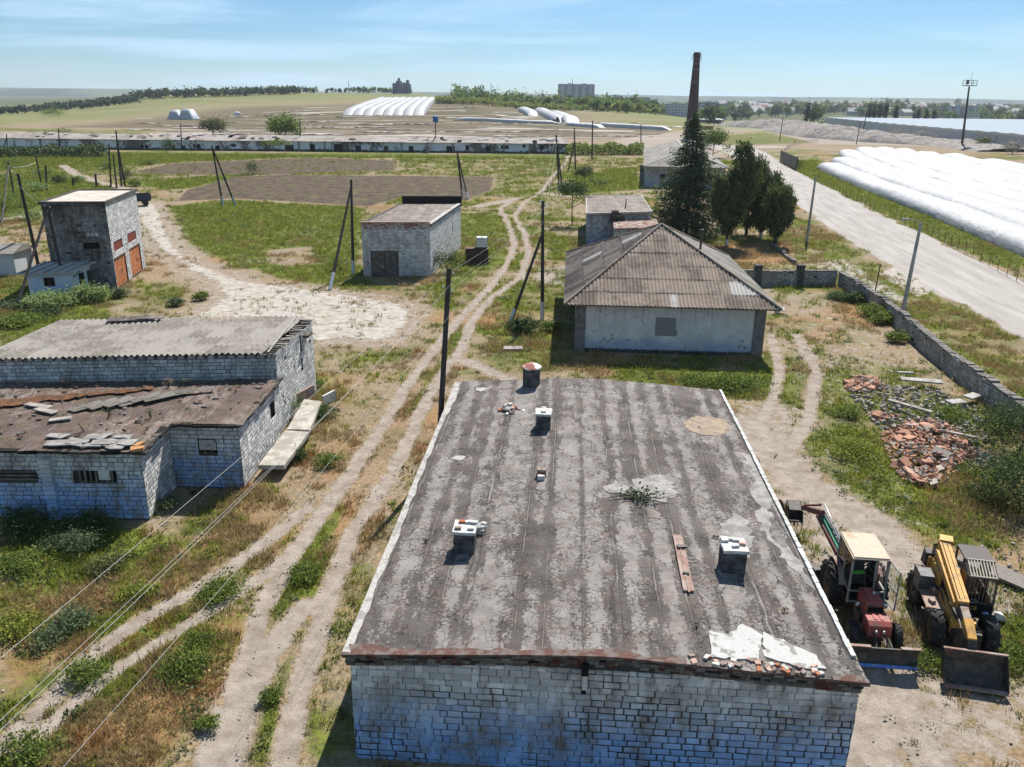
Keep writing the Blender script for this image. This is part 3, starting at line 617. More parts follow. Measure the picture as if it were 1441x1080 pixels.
def panel(mb, o, u, n, L, H, holes=(), dep=.25, m=0, top=None, z0=0):
    """backing wall with real openings: front cells round the holes, and the reveals"""
    o = np.array(o, float); u = np.array(u, float); n = np.array(n, float); k = np.array([0, 0, 1.])
    pt = lambda x, z, d=0: o+u*x+k*z-n*d
    xs = sorted({0, L, *[h[0] for h in holes], *[h[2] for h in holes]}); zs = sorted({z0, z0+H, *[h[1] for h in holes], *[h[3] for h in holes]})
    for a, b in zip(xs[:-1], xs[1:]):
        for c, d in zip(zs[:-1], zs[1:]):
            mx, mz = (a+b)/2, (c+d)/2
            if any(h[0] < mx < h[2] and h[1] < mz < h[3] for h in holes): continue
            if top is not None and d >= z0+H-1e-6: mb.quad(pt(a, c), pt(b, c), pt(b, top(b)), pt(a, top(a)), m)
            else: mb.quad(pt(a, c), pt(b, c), pt(b, d), pt(a, d), m)
    for (a, b, c, d) in holes:
        mb.quad(pt(a, b), pt(c, b), pt(c, b, dep), pt(a, b, dep), m); mb.quad(pt(a, d, dep), pt(c, d, dep), pt(c, d), pt(a, d), m)
        mb.quad(pt(a, b, dep), pt(a, d, dep), pt(a, d), pt(a, b), m); mb.quad(pt(c, b), pt(c, d), pt(c, d, dep), pt(c, b, dep), m)
class Wall:
    """face from a to b in plan (outward to the right of a->b), base z0, height H"""
    def __init__(s, a, b, H, z0=0, base=(0, 0)):
        s.a = np.array([a[0]-base[0], a[1]-base[1], 0.]); d = np.array([b[0]-a[0], b[1]-a[1], 0.]); s.L = float(np.hypot(d[0], d[1])); s.u = d/s.L
        s.n = np.array([s.u[1], -s.u[0], 0]); s.H = H; s.z0 = z0
    def blocks(s, mb, **k): block_face(mb, s.a, s.u, s.n, s.L, s.H, z0=s.z0, **k); return s
    def back(s, mb, **k): panel(mb, s.a, s.u, s.n, s.L, s.H, z0=s.z0, **k); return s
    def pt(s, x, z, d=0): return s.a+s.u*x+np.array([0, 0, z])-s.n*d
    def slab(s, mb, x0, z0, x1, z1, d0, d1, m=0):
        """a box lying in the wall plane between depths d0 (outer) and d1 (inner; positive goes in)"""
        c = [s.pt(x, z, d) for d in (d0, d1) for x, z in ((x0, z0), (x1, z0), (x1, z1), (x0, z1))]
        mb.add(c, [(0, 1, 2, 3), (7, 6, 5, 4), (4, 5, 1, 0), (5, 6, 2, 1), (6, 7, 3, 2), (7, 4, 0, 3)], m)
def corr(mb, o, u, v, L, vtop, wave=.3, amp=.035, rowh=1.5, step=.035, m=0, vbot=None, spw=6, matf=None, ragged=0):
    """corrugated sheets laid in overlapping rows on the plane o + u*x + v*y"""
    o = np.array(o, float); u = np.array(u, float); v = np.array(v, float); n = np.cross(u, v); n /= np.linalg.norm(n)
    nx = int(L/wave*spw); xs = np.linspace(0, L, nx+1); ymax = max(vtop(x) for x in xs); nr = int(math.ceil(ymax/rowh))
    sh = {}
    for r in range(nr):
        V = []; Fc = []; mm = []; uvs = []
        for i, x in enumerate(xs):
            lo = (vbot(x) if vbot else 0); a = max(r*rowh-.10*(r > 0), lo); b = min((r+1)*rowh, vtop(x)); b = max(a, b)
            key = (r, int(x/1.05)); s = sh.setdefault(key, (random.uniform(-.012, .012), random.uniform(-ragged, ragged)))
            if r == 0 and a < .05: a = a+s[1]
            h = amp*math.cos(2*math.pi*x/wave)+s[0]
            V += [o+u*x+v*a+n*(h+step), o+u*x+v*b+n*(h+.004)]; uvs.append((x, a)); uvs.append((x, b))
        for i in range(nx):
            if vtop((xs[i]+xs[i+1])/2) < r*rowh: continue
            q = (2*i, 2*i+2, 2*i+3, 2*i+1); mm.append(matf(r, xs[i]) if matf else m); Fc.append(q)
        b0 = mb.n
        if Fc:
            mb.v.extend([tuple(map(float, p)) for p in V]); mb.n += len(V)
            for f, k in zip(Fc, mm): mb.f.append([b0+j for j in f]); mb.m.append(k); mb.uv.append([uvs[j] for j in f]); mb.sm.append(True)
def ragged(poly, amp=.08, sub=.25, seed=0):
    out = []; rs = random.Random(seed); n = len(poly)
    for i in range(n):
        a, b = np.array(poly[i], float), np.array(poly[(i+1) % n], float); k = max(1, int(np.linalg.norm(b-a)/sub))
        for j in range(k): p = a+(b-a)*j/k; out.append((p[0]+rs.uniform(-amp, amp), p[1]+rs.uniform(-amp, amp)))
    return out
def sheet(mb, poly, zf, th=.02, m=0):
    n = len(poly); mb.add([(x, y, zf(x, y)+th) for x, y in poly]+[(x, y, zf(x, y)-.02) for x, y in poly], [tuple(range(n))]+[(k, n+k, n+(k+1) % n, (k+1) % n) for k in range(n)], m)
def rock(mb, c, s, m=0, flat=1.0, seed=None):
    """an angular lump: a jittered cube with cut corners"""
    a = random.uniform(0, 6.28); t = random.uniform(-.5, .5); Mx = Matrix.Rotation(a, 3, 'Z') @ Matrix.Rotation(t, 3, 'X'); vs = []
    for p in [(-1,-1,-1),(1,-1,-1),(1,1,-1),(-1,1,-1),(-.8,-.8,1),(.8,-.8,1),(.8,.8,1),(-.8,.8,1)]:
        q = Mx @ Vector((p[0]*s*random.uniform(.6, 1.1), p[1]*s*random.uniform(.6, 1.1), p[2]*s*flat*random.uniform(.5, 1.1))); vs.append((q.x+c[0], q.y+c[1], q.z+c[2]))
    mb.add(vs, [(3,2,1,0),(4,5,6,7),(0,1,5,4),(1,2,6,5),(2,3,7,6),(3,0,4,7)], m)
def a_brick(mb, c, rz, tilt=0, d=(.25, .12, .07), m=0, ry=0):
    mb.box(c, d, rz, m, rx=tilt, ry=ry, jit=.004)
CORN = NT('cornice_bricks', .93, .12)
CORN.col(CORN.mix(CORN.ramp(CORN.noise(CORN.tex('Object'), 1.3, 5, .7), .36, .5), CORN.mix(CORN.rnd(), (.13, .04, .028), (.05, .034, .03)), CORN.mix(CORN.rnd(), (.025, .022, .02), (.2, .185, .165)))); M['cornice'] = CORN.mat
# ================================================================ THE FLAT-ROOFED BUILDING IN FRONT
FO = np.array([-4.13, 18.03]); FA = R(-3.9); fu = np.array([math.cos(FA), math.sin(FA)]); fv = np.array([-fu[1], fu[0]]); FL, FD = 12.95, 21.6
def floc(p): d = np.array(p[:2])-FO; return np.array([d@fu, d@fv])
def froof(x, y):
    t = abs(x-6.4); return 3.42+.42*max(0, 1-math.sqrt(t*t+.35)/6.6)
fb = thing('flat_roofed_building', 'long whitewashed block building under a cracked bitumen roof carrying four chimneys', 'building', (FO[0], FO[1], 0), FA)
ftop = lambda x: froof(x, 0)-.42
mb = MB(); bk = MB()
for a, b, tp in (((0, 0), (FL, 0), ftop), ((FL, 0), (FL, FD), None), ((FL, FD), (0, FD), None), ((0, FD), (0, 0), None)):
    w = Wall(a, b, 3.05 if tp is None else 3.4, -.15)
    w.back(bk, top=(lambda x: froof(x, 0)-.1) if tp else None)
    w.blocks(mb, top=tp, bh=.205, bw=.41, gap=.014, jit=.02, dep=.04)
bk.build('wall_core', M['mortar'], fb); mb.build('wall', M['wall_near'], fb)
mb = MB()
for r in range(4):                                    # cornice courses follow the slope of the gable
    x = random.uniform(-.2, 0)
    while x < FL:
        w = random.choice((.25, .25, .13)); z = froof(x+w/2, 0)-.07-.085*r
        if random.random() > .06: mb.box((x+w/2, -.03-.015*(3-r)+random.uniform(-.012, .012), z-.04), (w-.012, .12, .074), 0, jit=.006)
        x += w
mb.build('brick_cornice', M['cornice'], fb)
mb = MB(); nx, ny = 100, 150; xs = np.linspace(-.14, FL+.14, nx); ysr = np.linspace(-.14, FD+.1, ny); V = []; UV = []
for j, y in enumerate(ysr):
    for i, x in enumerate(xs):
        e = 0 if 0 < i < nx-1 and 0 < j < ny-1 else 1
        b = .10*float(fbm(x/2.5, y/2.5, 3, 3)-.5)+.035*float(fbm(x/.5, y/.9, 5, 3)-.5)
        V.append((x+e*random.uniform(-.03, .03), y+e*random.uniform(-.03, .03), froof(x, y)+b)); UV.append((x, y))
fs = []; us = []
for j in range(ny-1):
    for i in range(nx-1):
        q = (j*nx+i, j*nx+i+1, (j+1)*nx+i+1, (j+1)*nx+i); fs.append(q); us.append([UV[k] for k in q])
mb.add(V, fs, 0, us, True)
loop = [i for i in range(nx)]+[j*nx+nx-1 for j in range(1, ny)]+[(ny-1)*nx+i for i in range(nx-2, -1, -1)]+[j*nx for j in range(ny-2, 0, -1)]
b0 = len(V); sk = [V[k] for k in loop]+[(V[k][0], V[k][1], V[k][2]-.07) for k in loop]; n = len(loop)
mb.add(sk, [((k+1) % n, k, n+k, n+(k+1) % n) for k in range(n)], 1)
roof = mb.build('roof', [M['roof_near'], M['felt_edge']], fb)
rz_ = lambda x, y: froof(x, y)+.10*float(fbm(x/2.5, y/2.5, 3, 3)-.5)
# left cement flashing, right course of pale blocks, front felt strip
mb = MB()
ysq = np.arange(-.1, FD+.05, .18)
for a, b in zip(ysq[:-1], ysq[1:]):
    w0, w1 = [-.04+.17*float(fbm(q/.7, 0, 9, 4))+.12*float(sst(15, 20, q)) for q in (a, b)]
    z0, z1 = rz_(0, a)+.03, rz_(0, b)+.03
    mb.quad((-.18, a, z0), (w0, a, z0), (w1, b, z1), (-.18, b, z1)); mb.quad((-.18, a, z0-.16), (-.18, a, z0), (-.18, b, z1), (-.18, b, z1-.16))
mb.build('cement_flashing', M['cement'], roof)
mb = MB(); y = -.05
while y < FD:
    w = random.uniform(.32, .44); 
    if y > .8: mb.box((FL+.06, y+w/2, rz_(FL, y)+.035), (.13+random.uniform(-.015, .015), w-.02, .07), random.uniform(-.02, .02), jit=.01)
    y += w
mb.build('edge_blocks', M['limewhite'], roof)
mb = MB(); xq = np.arange(-.2, FL+.2, .2)
for a, b in zip(xq[:-1], xq[1:]):
    if 8.6 < a < 12.1:
        if mb.n: mb.build('felt_edge', M['felt_edge'], roof); mb = MB()
        continue
    w0, w1 = [-.14+.34*float(fbm(q/.4, 3, 19, 4))+.3*max(0, 1-q) for q in (a, b)]
    mb.quad((a, -.19, rz_(a, 0)+.025), (b, -.19, rz_(b, 0)+.025), (b, w1, rz_(b, 0)+.035), (a, w0, rz_(a, 0)+.035)); mb.quad((a, -.19, rz_(a, 0)-.03), (b, -.19, rz_(b, 0)-.03), (b, -.19, rz_(b, 0)+.025), (a, -.19, rz_(a, 0)+.025))
mb.build('felt_edge', M['felt_edge'], roof)
M['whitecem'] = simple('white_cement', (.44, .43, .41), .93, .15, .12, 3, c2=(.24, .225, .205), lo=.52, hi=.6, bump=.4)
pale = simple('pale_bare_screed', (.3, .285, .265), .93, .1, .25, 2, c2=(.2, .185, .17), bump=.3)
def roof_patch(name, px, mat, th=.03, amp=.06, sub=.2, z=3.6, seed=1, label=None):
    mb = MB(); q = [tuple(floc(at(a, b, z))) for a, b in px]; q = q[::-1] if sum((q[i][0]*q[i-1][1]-q[i-1][0]*q[i][1]) for i in range(len(q))) > 0 else q
    sheet(mb, [(min(max(a_, .05), FL-.06), b_) for a_, b_ in ragged(q, amp, sub, seed)], rz_, th); return tag(mb.build(name, mat, roof), label)
roof_patch('cement_patch', [(997,893),(1022,897),(1045,882),(1072,896),(1066,930),(1000,930)], M['whitecem'], .035, .05, .16, 3.55, 3)
roof_patch('cement_patch', [(1072,894),(1110,906),(1148,922),(1162,942),(1120,940),(1076,926)], M['whitecem'], .035, .05, .16, 3.5, 4)
roof_patch('cement_patch', [(850,683),(868,676),(886,684),(880,694),(856,694)], pale, .015, .1, .2, 3.8, 5)
roof_patch('cement_patch', [(895,672),(945,665),(952,690),(935,705),(905,702),(890,690)], pale, .012, .16, .2, 3.75, 6)
roof_patch('bare_screed', [(1052,655),(1046,636),(1068,640),(1098,690),(1130,752),(1172,830),(1130,815),(1110,790),(1078,760),(1066,705)], pale, .012, .22, .3, 3.45, 7)
roof_patch('bare_screed', [(1018,742),(1032,722),(1052,735),(1062,770),(1052,795),(1030,775),(1012,755)], pale, .014, .14, .2, 3.5, 8)
sand = simple('tan_sand', (.32, .25, .185), .97, .05, .3, 3, c2=(.24, .19, .15), bump=.4, bsc=60)
roof_patch('sand_patch', [(962,590),(985,583),(1018,584),(1030,596),(1018,610),(985,611),(966,602)], sand, .015, .16, .2, 3.6, 9)
for k, (a, b, s) in enumerate([(677,546,.32),(647,642,.25)]):
    c = floc(at(a, b, 3.6)); mb = MB(); sheet(mb, ragged([(c[0]+s*math.cos(w), c[1]+s*math.sin(w)) for w in np.linspace(0, 6.28, 9)[:-1]], .06, .1, k), rz_, .02); mb.build('cement_patch', M['cement'], roof)
# chimneys
def block_chimney(p, w, d, h, rz, cap=True):
    x, y = floc(p); z = rz_(x, y)-.05; mb = MB(); r = FA+rz
    sub = MB()
    for r_ in range(4):
        hh = (h-.1)/4
        sub.box((0, 0, hh*(r_+.5)), (w*(1-random.uniform(0, .03)), d*(1-random.uniform(0, .03)), hh-.012), random.uniform(-.015, .015), 0, jit=.012)
    sub.box((0, 0, h*.5), (w*.94, d*.94, h*.92), 0, 0)
    sub.prism(ragged([(-w*.56, -d*.56), (w*.56, -d*.56), (w*.56, d*.56), (-w*.56, d*.56)], .018, .2, int(x*10)), h-.1, h, 1)
    o = sub.build('chimney', [M['sootblock'], M['limewhite']], roof, (x, y, z), rz); return o, (x, y, z+h)
M['sootblock'] = simple('sooty_blocks', (.06, .056, .052), .95, .1, .3, 3, c2=(.12, .115, .11), bump=.4)
def to_world(x, y): q = FO+fu*x+fv*y; return q
BM = [simple('orange_brick', (.36, .145, .075), .9, .1, .15, 5), M['limewhite'], simple('brown_brick', (.26, .2, .17), .9, .1, .15, 5), simple('pink_brick', (.5, .33, .27), .9, .1, .1, 5)]
def loose(name, x, y, z, d, rz, mat, label, group):
    mb = MB(); mb.box((0, 0, d[2]/2), d, 0, 0, jit=.006); q = to_world(x, y); o = mb.build(name, mat, None, (q[0], q[1], z), FA+rz); return tag(o, label, 'brick', group)
c1, t1 = block_chimney((-1.42, 23.05), .66, .72, .82, 0); c2, t2 = block_chimney((1.36, 32.85), .62, .66, .78, 0); c3, t3 = block_chimney((6.72, 21.98), .68, .72, .86, .02)
for t, spec, lab in ((t1, [(-.12,.22,0),(.1,.22,1),(.25,.2,1),(-.2,-.2,2),(.2,-.2,1)], 'loose brick on the cap of the chimney nearest the left roof edge'),
                     (t2, [(0,.1,1),(0,.28,1),(0,-.15,1),(-.02,0,1)], 'pale loose block stacked on the small middle chimney cap'),
                     (t3, [(-.25,.15,1),(-.08,.25,1),(.1,.2,1),(.02,-.15,1),(.25,0,3),(-.25,.3,1)], 'loose brick on the cap of the chimney by the long plank')):
    for (dx, dy, k) in spec:
        loose('loose_brick', t[0]+dx, t[1]+dy, t[2]+.001, (.2, .12, .075), random.uniform(-.2, .2), BM[k], lab, lab.replace('loose brick', 'bricks').replace('pale loose block stacked', 'blocks'))
# round-capped chimney at the far end
x, y = floc((.95, 38.55)); mb = MB(); mb.lathe((0, 0, 0), (0, 0, 1), [(.42, -.05), (.42, .92)], 10, 0, False); mb.lathe((0, 0, 0), (0, 0, 1), [(.36, .9), (.5, .9), (.5, .97), (.22, 1.12), (.02, 1.16)], 10, 1, False)
mb.build('chimney', [M['sootblock'], simple('flaking_red_cap', (.36, .15, .11), .85, .2, .2, 2.5, c2=(.72, .68, .64), lo=.5, hi=.56)], roof, (x, y, rz_(x, y)))
# short brick stub, brick heap, plank, dead branch, spout
x, y = floc(at(762, 668, 3.8)); q = to_world(x, y); mb = MB()
for k in range(3):
    for s in (-1, 1): mb.box((s*.1+random.uniform(-.02, .02), random.uniform(-.03, .03), .05+.1*k), (.16, .22, .09), random.uniform(-.2, .2), k % 2, jit=.01)
mb.box((.0, -.3, .08), (.26, .16, .16), .1, 2, jit=.01)
tag(mb.build('brick_stub', [BM[2], BM[0], M['limewhite']], None, (q[0], q[1], rz_(x, y)), FA), 'short broken brick stub standing in the middle of the bitumen roof', 'brick stub')
x, y = floc(at(716, 573, 3.7)); q = to_world(x, y); mb = MB()
for k in range(34):
    a = random.uniform(0, 6.28); r = random.gauss(0, .3); mb.box((r*math.cos(a)*1.2, r*math.sin(a), .05+max(0, .3-abs(r)*.7)*random.random()), (.22, .11, .07), random.uniform(0, 3), random.choice((0, 1, 1, 2, 3)), rx=random.uniform(-.5, .5), jit=.01)
tag(mb.build('brick_heap', BM, None, (q[0], q[1], rz_(x, y)), FA), 'small heap of broken bricks on the far end of the bitumen roof', 'brick heap', kind='stuff')
x, y = floc(at(677, 747, 3.6)); q = to_world(x, y); mb = MB()
for k in range(7): rock(mb, (random.uniform(-.15, .15), random.uniform(-.2, .2), .06+.03*k), .11)
tag(mb.build('plaster_lump', M['limewhite'], None, (q[0], q[1], rz_(x, y)), FA), 'crumbled white plaster lump leaning against the chimney nearest the left roof edge', 'rubble')
p0 = floc(at(953, 757, 3.65)); p1 = floc(at(969, 836, 3.65)); c = (p0+p1)/2; L = np.linalg.norm(p1-p0); ang = math.atan2(p1[1]-p0[1], p1[0]-p0[0]); q = to_world(*c); mb = MB()
mb.box((0, 0, .05), (L, .3, .05), 0, 0, jit=.01); mb.box((L*.05, 0, .075), (L*.96, .05, .03), 0, 0); mb.box((-L*.25, .05, .11), (.16, .3, .06), .2, 1); mb.box((L*.22, .02, .1), (.12, .2, .05), -.2, 1)
tag(mb.build('long_plank', [M['plank'], M['iron']], None, (q[0], q[1], rz_(*c)+.015), FA+ang), 'long reddish brown plank lying along the bitumen roof', 'plank')
for k, (a, b) in enumerate([(828,983)]):
    wx = floc(atY(823, 950, 17.6))[0]; mb = MB(); z = froof(wx, 0)-.36
    mb.box((wx, -.1, z-.1), (.17, .16, .36), 0, 0); mb.box((wx, -.12, z-.5), (.13, .1, .44), 0, 1); mb.box((wx-.02, -.12, z-.78), (.12, .1, .13), 0, 0)
    mb.build('rain_spout', [M['black'], M['limewhite']], fb)
mb = MB()
for k in range(38):                                              # crumbled brick along the broken front edge
    x = random.uniform(8.7, 12.0); mb.box((x, random.uniform(-.1, .3), rz_(x, 0)+.03), (.2*random.uniform(.4, 1), .11, .07), random.uniform(0, 3), random.choice((0, 1, 2, 3, 2)), rx=random.uniform(-.3, .3), jit=.012)
tag(mb.build('edge_rubble', BM, roof), kind='stuff')
# ================================================================ LEFT: LONG CORRUGATED BUILDING (behind) AND MOSSY FLAT ROOF (in front)
FR_, FL_, BL_, BR_ = (-12.3, 40.75), (-26.6, 39.55), (-26.1, 46.1), (-11.95, 48.0)
lb = thing('corrugated_roof_building', 'long block building with a grey corrugated asbestos roof, its end gable torn open', 'building', (-19, 43, 0)); B0 = (-19, 43)
mb = MB(); bk = MB(); gb = MB()
ins = .25
wc = [(FL_[0]+ins, FL_[1]+ins), (FR_[0]-.0, FR_[1]+ins), (BR_[0]-.0, BR_[1]-ins), (BL_[0]+ins, BL_[1]-ins)]
zt = 4.42
w = Wall(wc[0], wc[1], zt, 0, B0); w.back(bk); w.blocks(mb, bh=.2, bw=.42)
hol = [(4.2, 3.2, 4.45, 4.2), (4.22, 2.0, 4.4, 2.9)]
w = Wall(wc[1], wc[2], zt, 0, B0); g_top = lambda x: 4.36+.12*math.sin(x*2.1)+.16*math.sin(x*.45+.4); w.back(bk, holes=hol, dep=.4, top=lambda x: g_top(x)-.1); w.blocks(gb, holes=hol, bh=.19, bw=.38, top=g_top, miss=.01, dep=.014, jit=.008)
w.slab(bk, 4.1, 1.9, 4.5, 4.25, .38, .45)
w = Wall(wc[2], wc[3], zt, 0, B0); w.back(bk); w = Wall(wc[3], wc[0], zt, 0, B0); w.back(bk)
lcore = bk.build('wall_core', M['mortar'], lb); mb.build('wall', M['wall_left'], lb); tag(gb.build('gable_wall', M['wall_gable'], lb), 'sunlit pale end wall')
gb = MB()
mb = MB(); a = np.array([FL_[0]-B0[0]-.2, FL_[1]-B0[1]-.15, 4.42]); b = np.array([FR_[0]-B0[0]-.55, FR_[1]-B0[1]-.1, 4.5]); c = np.array([BR_[0]-B0[0]-.5, BR_[1]-B0[1]+.2, 4.55]); d = np.array([BL_[0]-B0[0]-.2, BL_[1]-B0[1]+.2, 4.5])
Lr = np.linalg.norm(b-a); uu = (b-a)/Lr; vv = (c-b); Dr = np.linalg.norm(vv); vv /= Dr
corr(mb, a, uu, vv, Lr, lambda x: Dr if not (8.4 < x < 10.2) else Dr-.55, .3, .055, 9, .012, ragged=.06)
lroof = mb.build('roof', [M['asb_left'], M['asb_pale']], lb)
mb = MB()
for k in range(26):                                             # bare battens and broken sheet ends over the gable
    y = k*.28; p = b+vv*y; mb.box((p[0]+.32+random.uniform(-.1, .1), p[1], p[2]-.06+random.uniform(-.03, .02)), (.62+random.uniform(-.2, .25), random.choice((.05, .07, .12)), .035), .05+random.uniform(-.12, .12), random.choice((0, 0, 1)), ry=random.uniform(-.1, .1))
mb.box(tuple(b+vv*Dr*.5+np.array([-.08, 0, .05])), (.09, Dr, .05), .05, 1)
mb.build('roof_battens', [M['woodgrey'], M['woodpale']], lb)
mb = MB(); mb.box((-3.2, 3.75, 4.66), (2.6, .7, .05), .25, 0, rx=.12); mb.box((-2.2, 3.9, 4.7), (1.5, .5, .04), .12, 0, rx=.1); mb.build('loose_sheet', M['asb_hip_dark'], lroof)
mb = MB(); w = Wall(wc[1], wc[2], zt, 0, B0); w.slab(mb, 4.7, 3.9, 5.6, 4.05, -.35, .1); mb.build('lintel_beam', M['woodgrey'], lb)
w = Wall(wc[0], wc[1], zt, 0, B0)
for xq in np.arange(.1, w.L, .5): mb = MB(); w.slab(mb, xq, 4.22, xq+.1, 4.36, -.22, .0); mb.build('eave_rafter', M['woodgrey'], lb)
# mossy flat roof
fp = [(-27, 31.2), (-15.3, 31.25), (-15.35, 34.35), (-12.2, 34.25), (-12.1, 40.6), (-27, 39.5)]
B1 = (-18, 35); mo = thing('mossy_roof_building', 'L-shaped whitewashed block building with a brown mossy flat roof', 'building', (-18, 35, 0))
H = 3.02; mb = MB(); bk = MB(); gb = MB(); wins = []
hol0 = [(7.0, 1.45, 9.25, 2.2), (9.95-.0, 1.45, 11.6-.0, 2.2)]
X0 = fp[0][0]
W0 = Wall(fp[0], fp[1], H, 0, B1); pxs = lambda a, b, z, W_: float(((at(a, b, z)[:2]-np.array(B1)-W_.a[:2])@W_.u[:2]))
hA = (pxs(-30,690,1.8,W0), 1.62, pxs(35,690,1.8,W0), 2.3); hB = (pxs(92,683,1.9,W0), 1.62, pxs(154,683,1.9,W0), 2.3)
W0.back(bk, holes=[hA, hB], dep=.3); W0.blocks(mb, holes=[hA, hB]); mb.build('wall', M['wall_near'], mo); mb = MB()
W1 = Wall(fp[1], fp[2], H, 0, B1); W1.back(bk); W1.blocks(gb, bh=.2, bw=.4, dep=.014, jit=.008); tag(gb.build('end_wall', M['wall_gable'], mo), 'pale whitewashed end wall'); gb = MB()
W2 = Wall(fp[2], fp[3], H, 0, B1); hC = (pxs(275,640,1.8,W2), 1.62, pxs(302,640,1.8,W2), 2.4); W2.back(bk, holes=[hC], dep=.3); W2.blocks(mb, holes=[hC])
W3 = Wall(fp[3], fp[4], H, 0, B1); hD = (4.6, 1.5, 5.3, 2.35); W3.back(bk, holes=[hD], dep=.5); W3.blocks(gb, holes=[hD], bh=.2, bw=.4, dep=.014, jit=.008); 
W4 = Wall(fp[5], fp[0], H, 0, B1); W4.back(bk)
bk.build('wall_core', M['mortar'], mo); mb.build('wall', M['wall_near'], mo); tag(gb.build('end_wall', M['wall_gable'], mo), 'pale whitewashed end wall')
mb = MB(); xp = pxs(66,690,1.5,W0)
for r in range(14): W0.slab(mb, xp-.22+random.uniform(-.01, .01), r*.2+.01, xp+.22+random.uniform(-.01, .01), r*.2+.19, -.24, .02)
mb.build('pilaster', M['wall_near'], mo)
def barred_window(Wl, h, parent, bars='v', boards=True):
    mb = MB(); f = .06
    for (a, b, c, d) in ((h[0], h[1], h[2], h[1]+f), (h[0], h[3]-f, h[2], h[3]), (h[0], h[1], h[0]+f, h[3]), (h[2]-f, h[1], h[2], h[3])): Wl.slab(mb, a, b, c, d, .1, .17)
    o = mb.build('window', M['woodgrey'], parent); mb = MB(); Wl.slab(mb, h[0]+.01, h[1]+.01, h[2]-.01, h[3]-.01, .2, .24)
    mb.build('pane', M['dark'], o); mb = MB()
    if bars == 'h':
        for k in range(1, 4): z = h[1]+(h[3]-h[1])*k/4; Wl.slab(mb, h[0], z-.05, h[2], z+.05, .02, .07)
    else:
        n = int((h[2]-h[0])/.22)
        for k in range(1, n): x = h[0]+(h[2]-h[0])*k/n; Wl.slab(mb, x-.05*random.uniform(.5, 1.3), h[1], x+.05, h[3], .05, .09)
    mb.build('boards', M['woodgrey'], o); return o
wA = barred_window(W0, hA, mo, 'h'); wB = barred_window(W0, hB, mo, 'v'); wC = barred_window(W2, hC, mo, 'v')
mb = MB(); W0.slab(mb, hB[2]-.75, hB[1]+.18, hB[2]-.28, hB[3]-.05, .0, .04); mb.build('pale_board', M['limewhite'], wB)
mb = MB(); W2.slab(mb, hC[0]+.05, hC[1]+.25, hC[2]-.04, hC[3]-.05, .0, .04); mb.build('pale_board', M['cement'], wC)
mb = MB(); W3.slab(mb, hD[0], hD[1], hD[2], hD[3], .4, .45); mb.build('dark_opening', M['dark'], mo)
# roof surface
nx, ny = 120, 80; gx = np.linspace(-27.2, -11.98, nx); gy = np.linspace(31.1, 40.68, ny); GX, GY = np.meshgrid(gx, gy)
Z = H+.13+.16*(fbm(GX/1.4, GY/1.4, 31, 4)-.5)+.06*(fbm(GX/.3, GY/.3, 32, 3)-.5)
mb = MB(); V = np.stack([GX-B1[0], GY-B1[1], Z], -1).reshape(-1, 3); fs = []
ok = lambda x, y: not (x > -15.2 and y < 34.2) and y < 39.45+(x+27)*.078
for j in range(ny-1):
    for i in range(nx-1):
        if ok((gx[i]+gx[i+1])/2, (gy[j]+gy[j+1])/2): fs.append((j*nx+i, j*nx+i+1, (j+1)*nx+i+1, (j+1)*nx+i))
mb.add(V, fs, 0, None, True); moroof = mb.build('roof', M['roof_moss'], mo)
mb = MB()
edge = [(-27, 31.12), (-15.18, 31.17), (-15.22, 34.22), (-12.08, 34.14), (-12.0, 40.5)]
for a, b in zip(edge[:-1], edge[1:]):
    d = np.array(b)-np.array(a); L = np.hypot(*d); x = 0; ang = math.atan2(d[1], d[0])
    while x < L:
        w_ = random.uniform(.3, 1.1); p = np.array(a)+d/L*(x+w_/2); nn = np.array([d[1], -d[0]])/L
        if random.random() > .12: mb.box((p[0]-B1[0]-nn[0]*.08+random.uniform(-.03, .03), p[1]-B1[1]-nn[1]*.08, H+.07+random.uniform(-.03, .02)), (min(w_, L-x+.1)-.02, .34+random.uniform(-.08, .08), .1), ang+random.uniform(-.05, .05), random.choice((0, 0, 1)), jit=.015)
        x += w_
    mb.build('roof_edge', [M['dark'], M['mortar']], moroof); mb = MB()
mb = MB()
for k in range(15):
    p = at(random.uniform(75, 190), random.uniform(614, 630), H+.2)[:2]-np.array(B1); sheet(mb, ragged([(p[0]-.4, p[1]-.25), (p[0]+.4, p[1]-.25), (p[0]+.4, p[1]+.25), (p[0]-.4, p[1]+.25)], .14, .3, k), lambda x, y: H+.22+.004*k, .03)
mb.build('pale_slabs', pale, moroof); mb = MB()
for k in range(170):
    x = random.uniform(-26.5, -12.5); y = random.uniform(31.4, 40)
    if ok(x, y): mb.box((x-B1[0], y-B1[1], H+.2), (random.uniform(.05, .3), random.uniform(.04, .14), .04), random.uniform(0, 3.1), random.choice((0, 1, 2)), rx=random.uniform(-.2, .2), jit=.02)
tag(mb.build('roof_litter', [M['woodgrey'], M['rust'], M['pillar']], moroof), kind='stuff')
mb = MB(); p = at(193, 632, H+.2)[:2]-np.array(B1); mb.box((p[0], p[1], H+.2), (.5, .3, .12), .3, 0, jit=.02); mb.box((p[0]-.1, p[1]+.4, H+.22), (.4, .25, .1), 1.2, 0, jit=.02); mb.build('loose_edge_tiles', simple('orange_tile', (.42, .22, .1), .9, .1, .2, 4), moroof)
def roof_moss_strip(px, mat, name, sd):
    mb = MB(); q = [tuple(at(a, b, H+.15)[:2]-np.array(B1)) for a, b in px]; sheet(mb, ragged(q, .2, .25, sd), lambda x, y: H+.19+.05*float(fbm((x+50)/.6, (y+50)/.6, 3, 2)), .02); mb.build(name, mat, moroof)
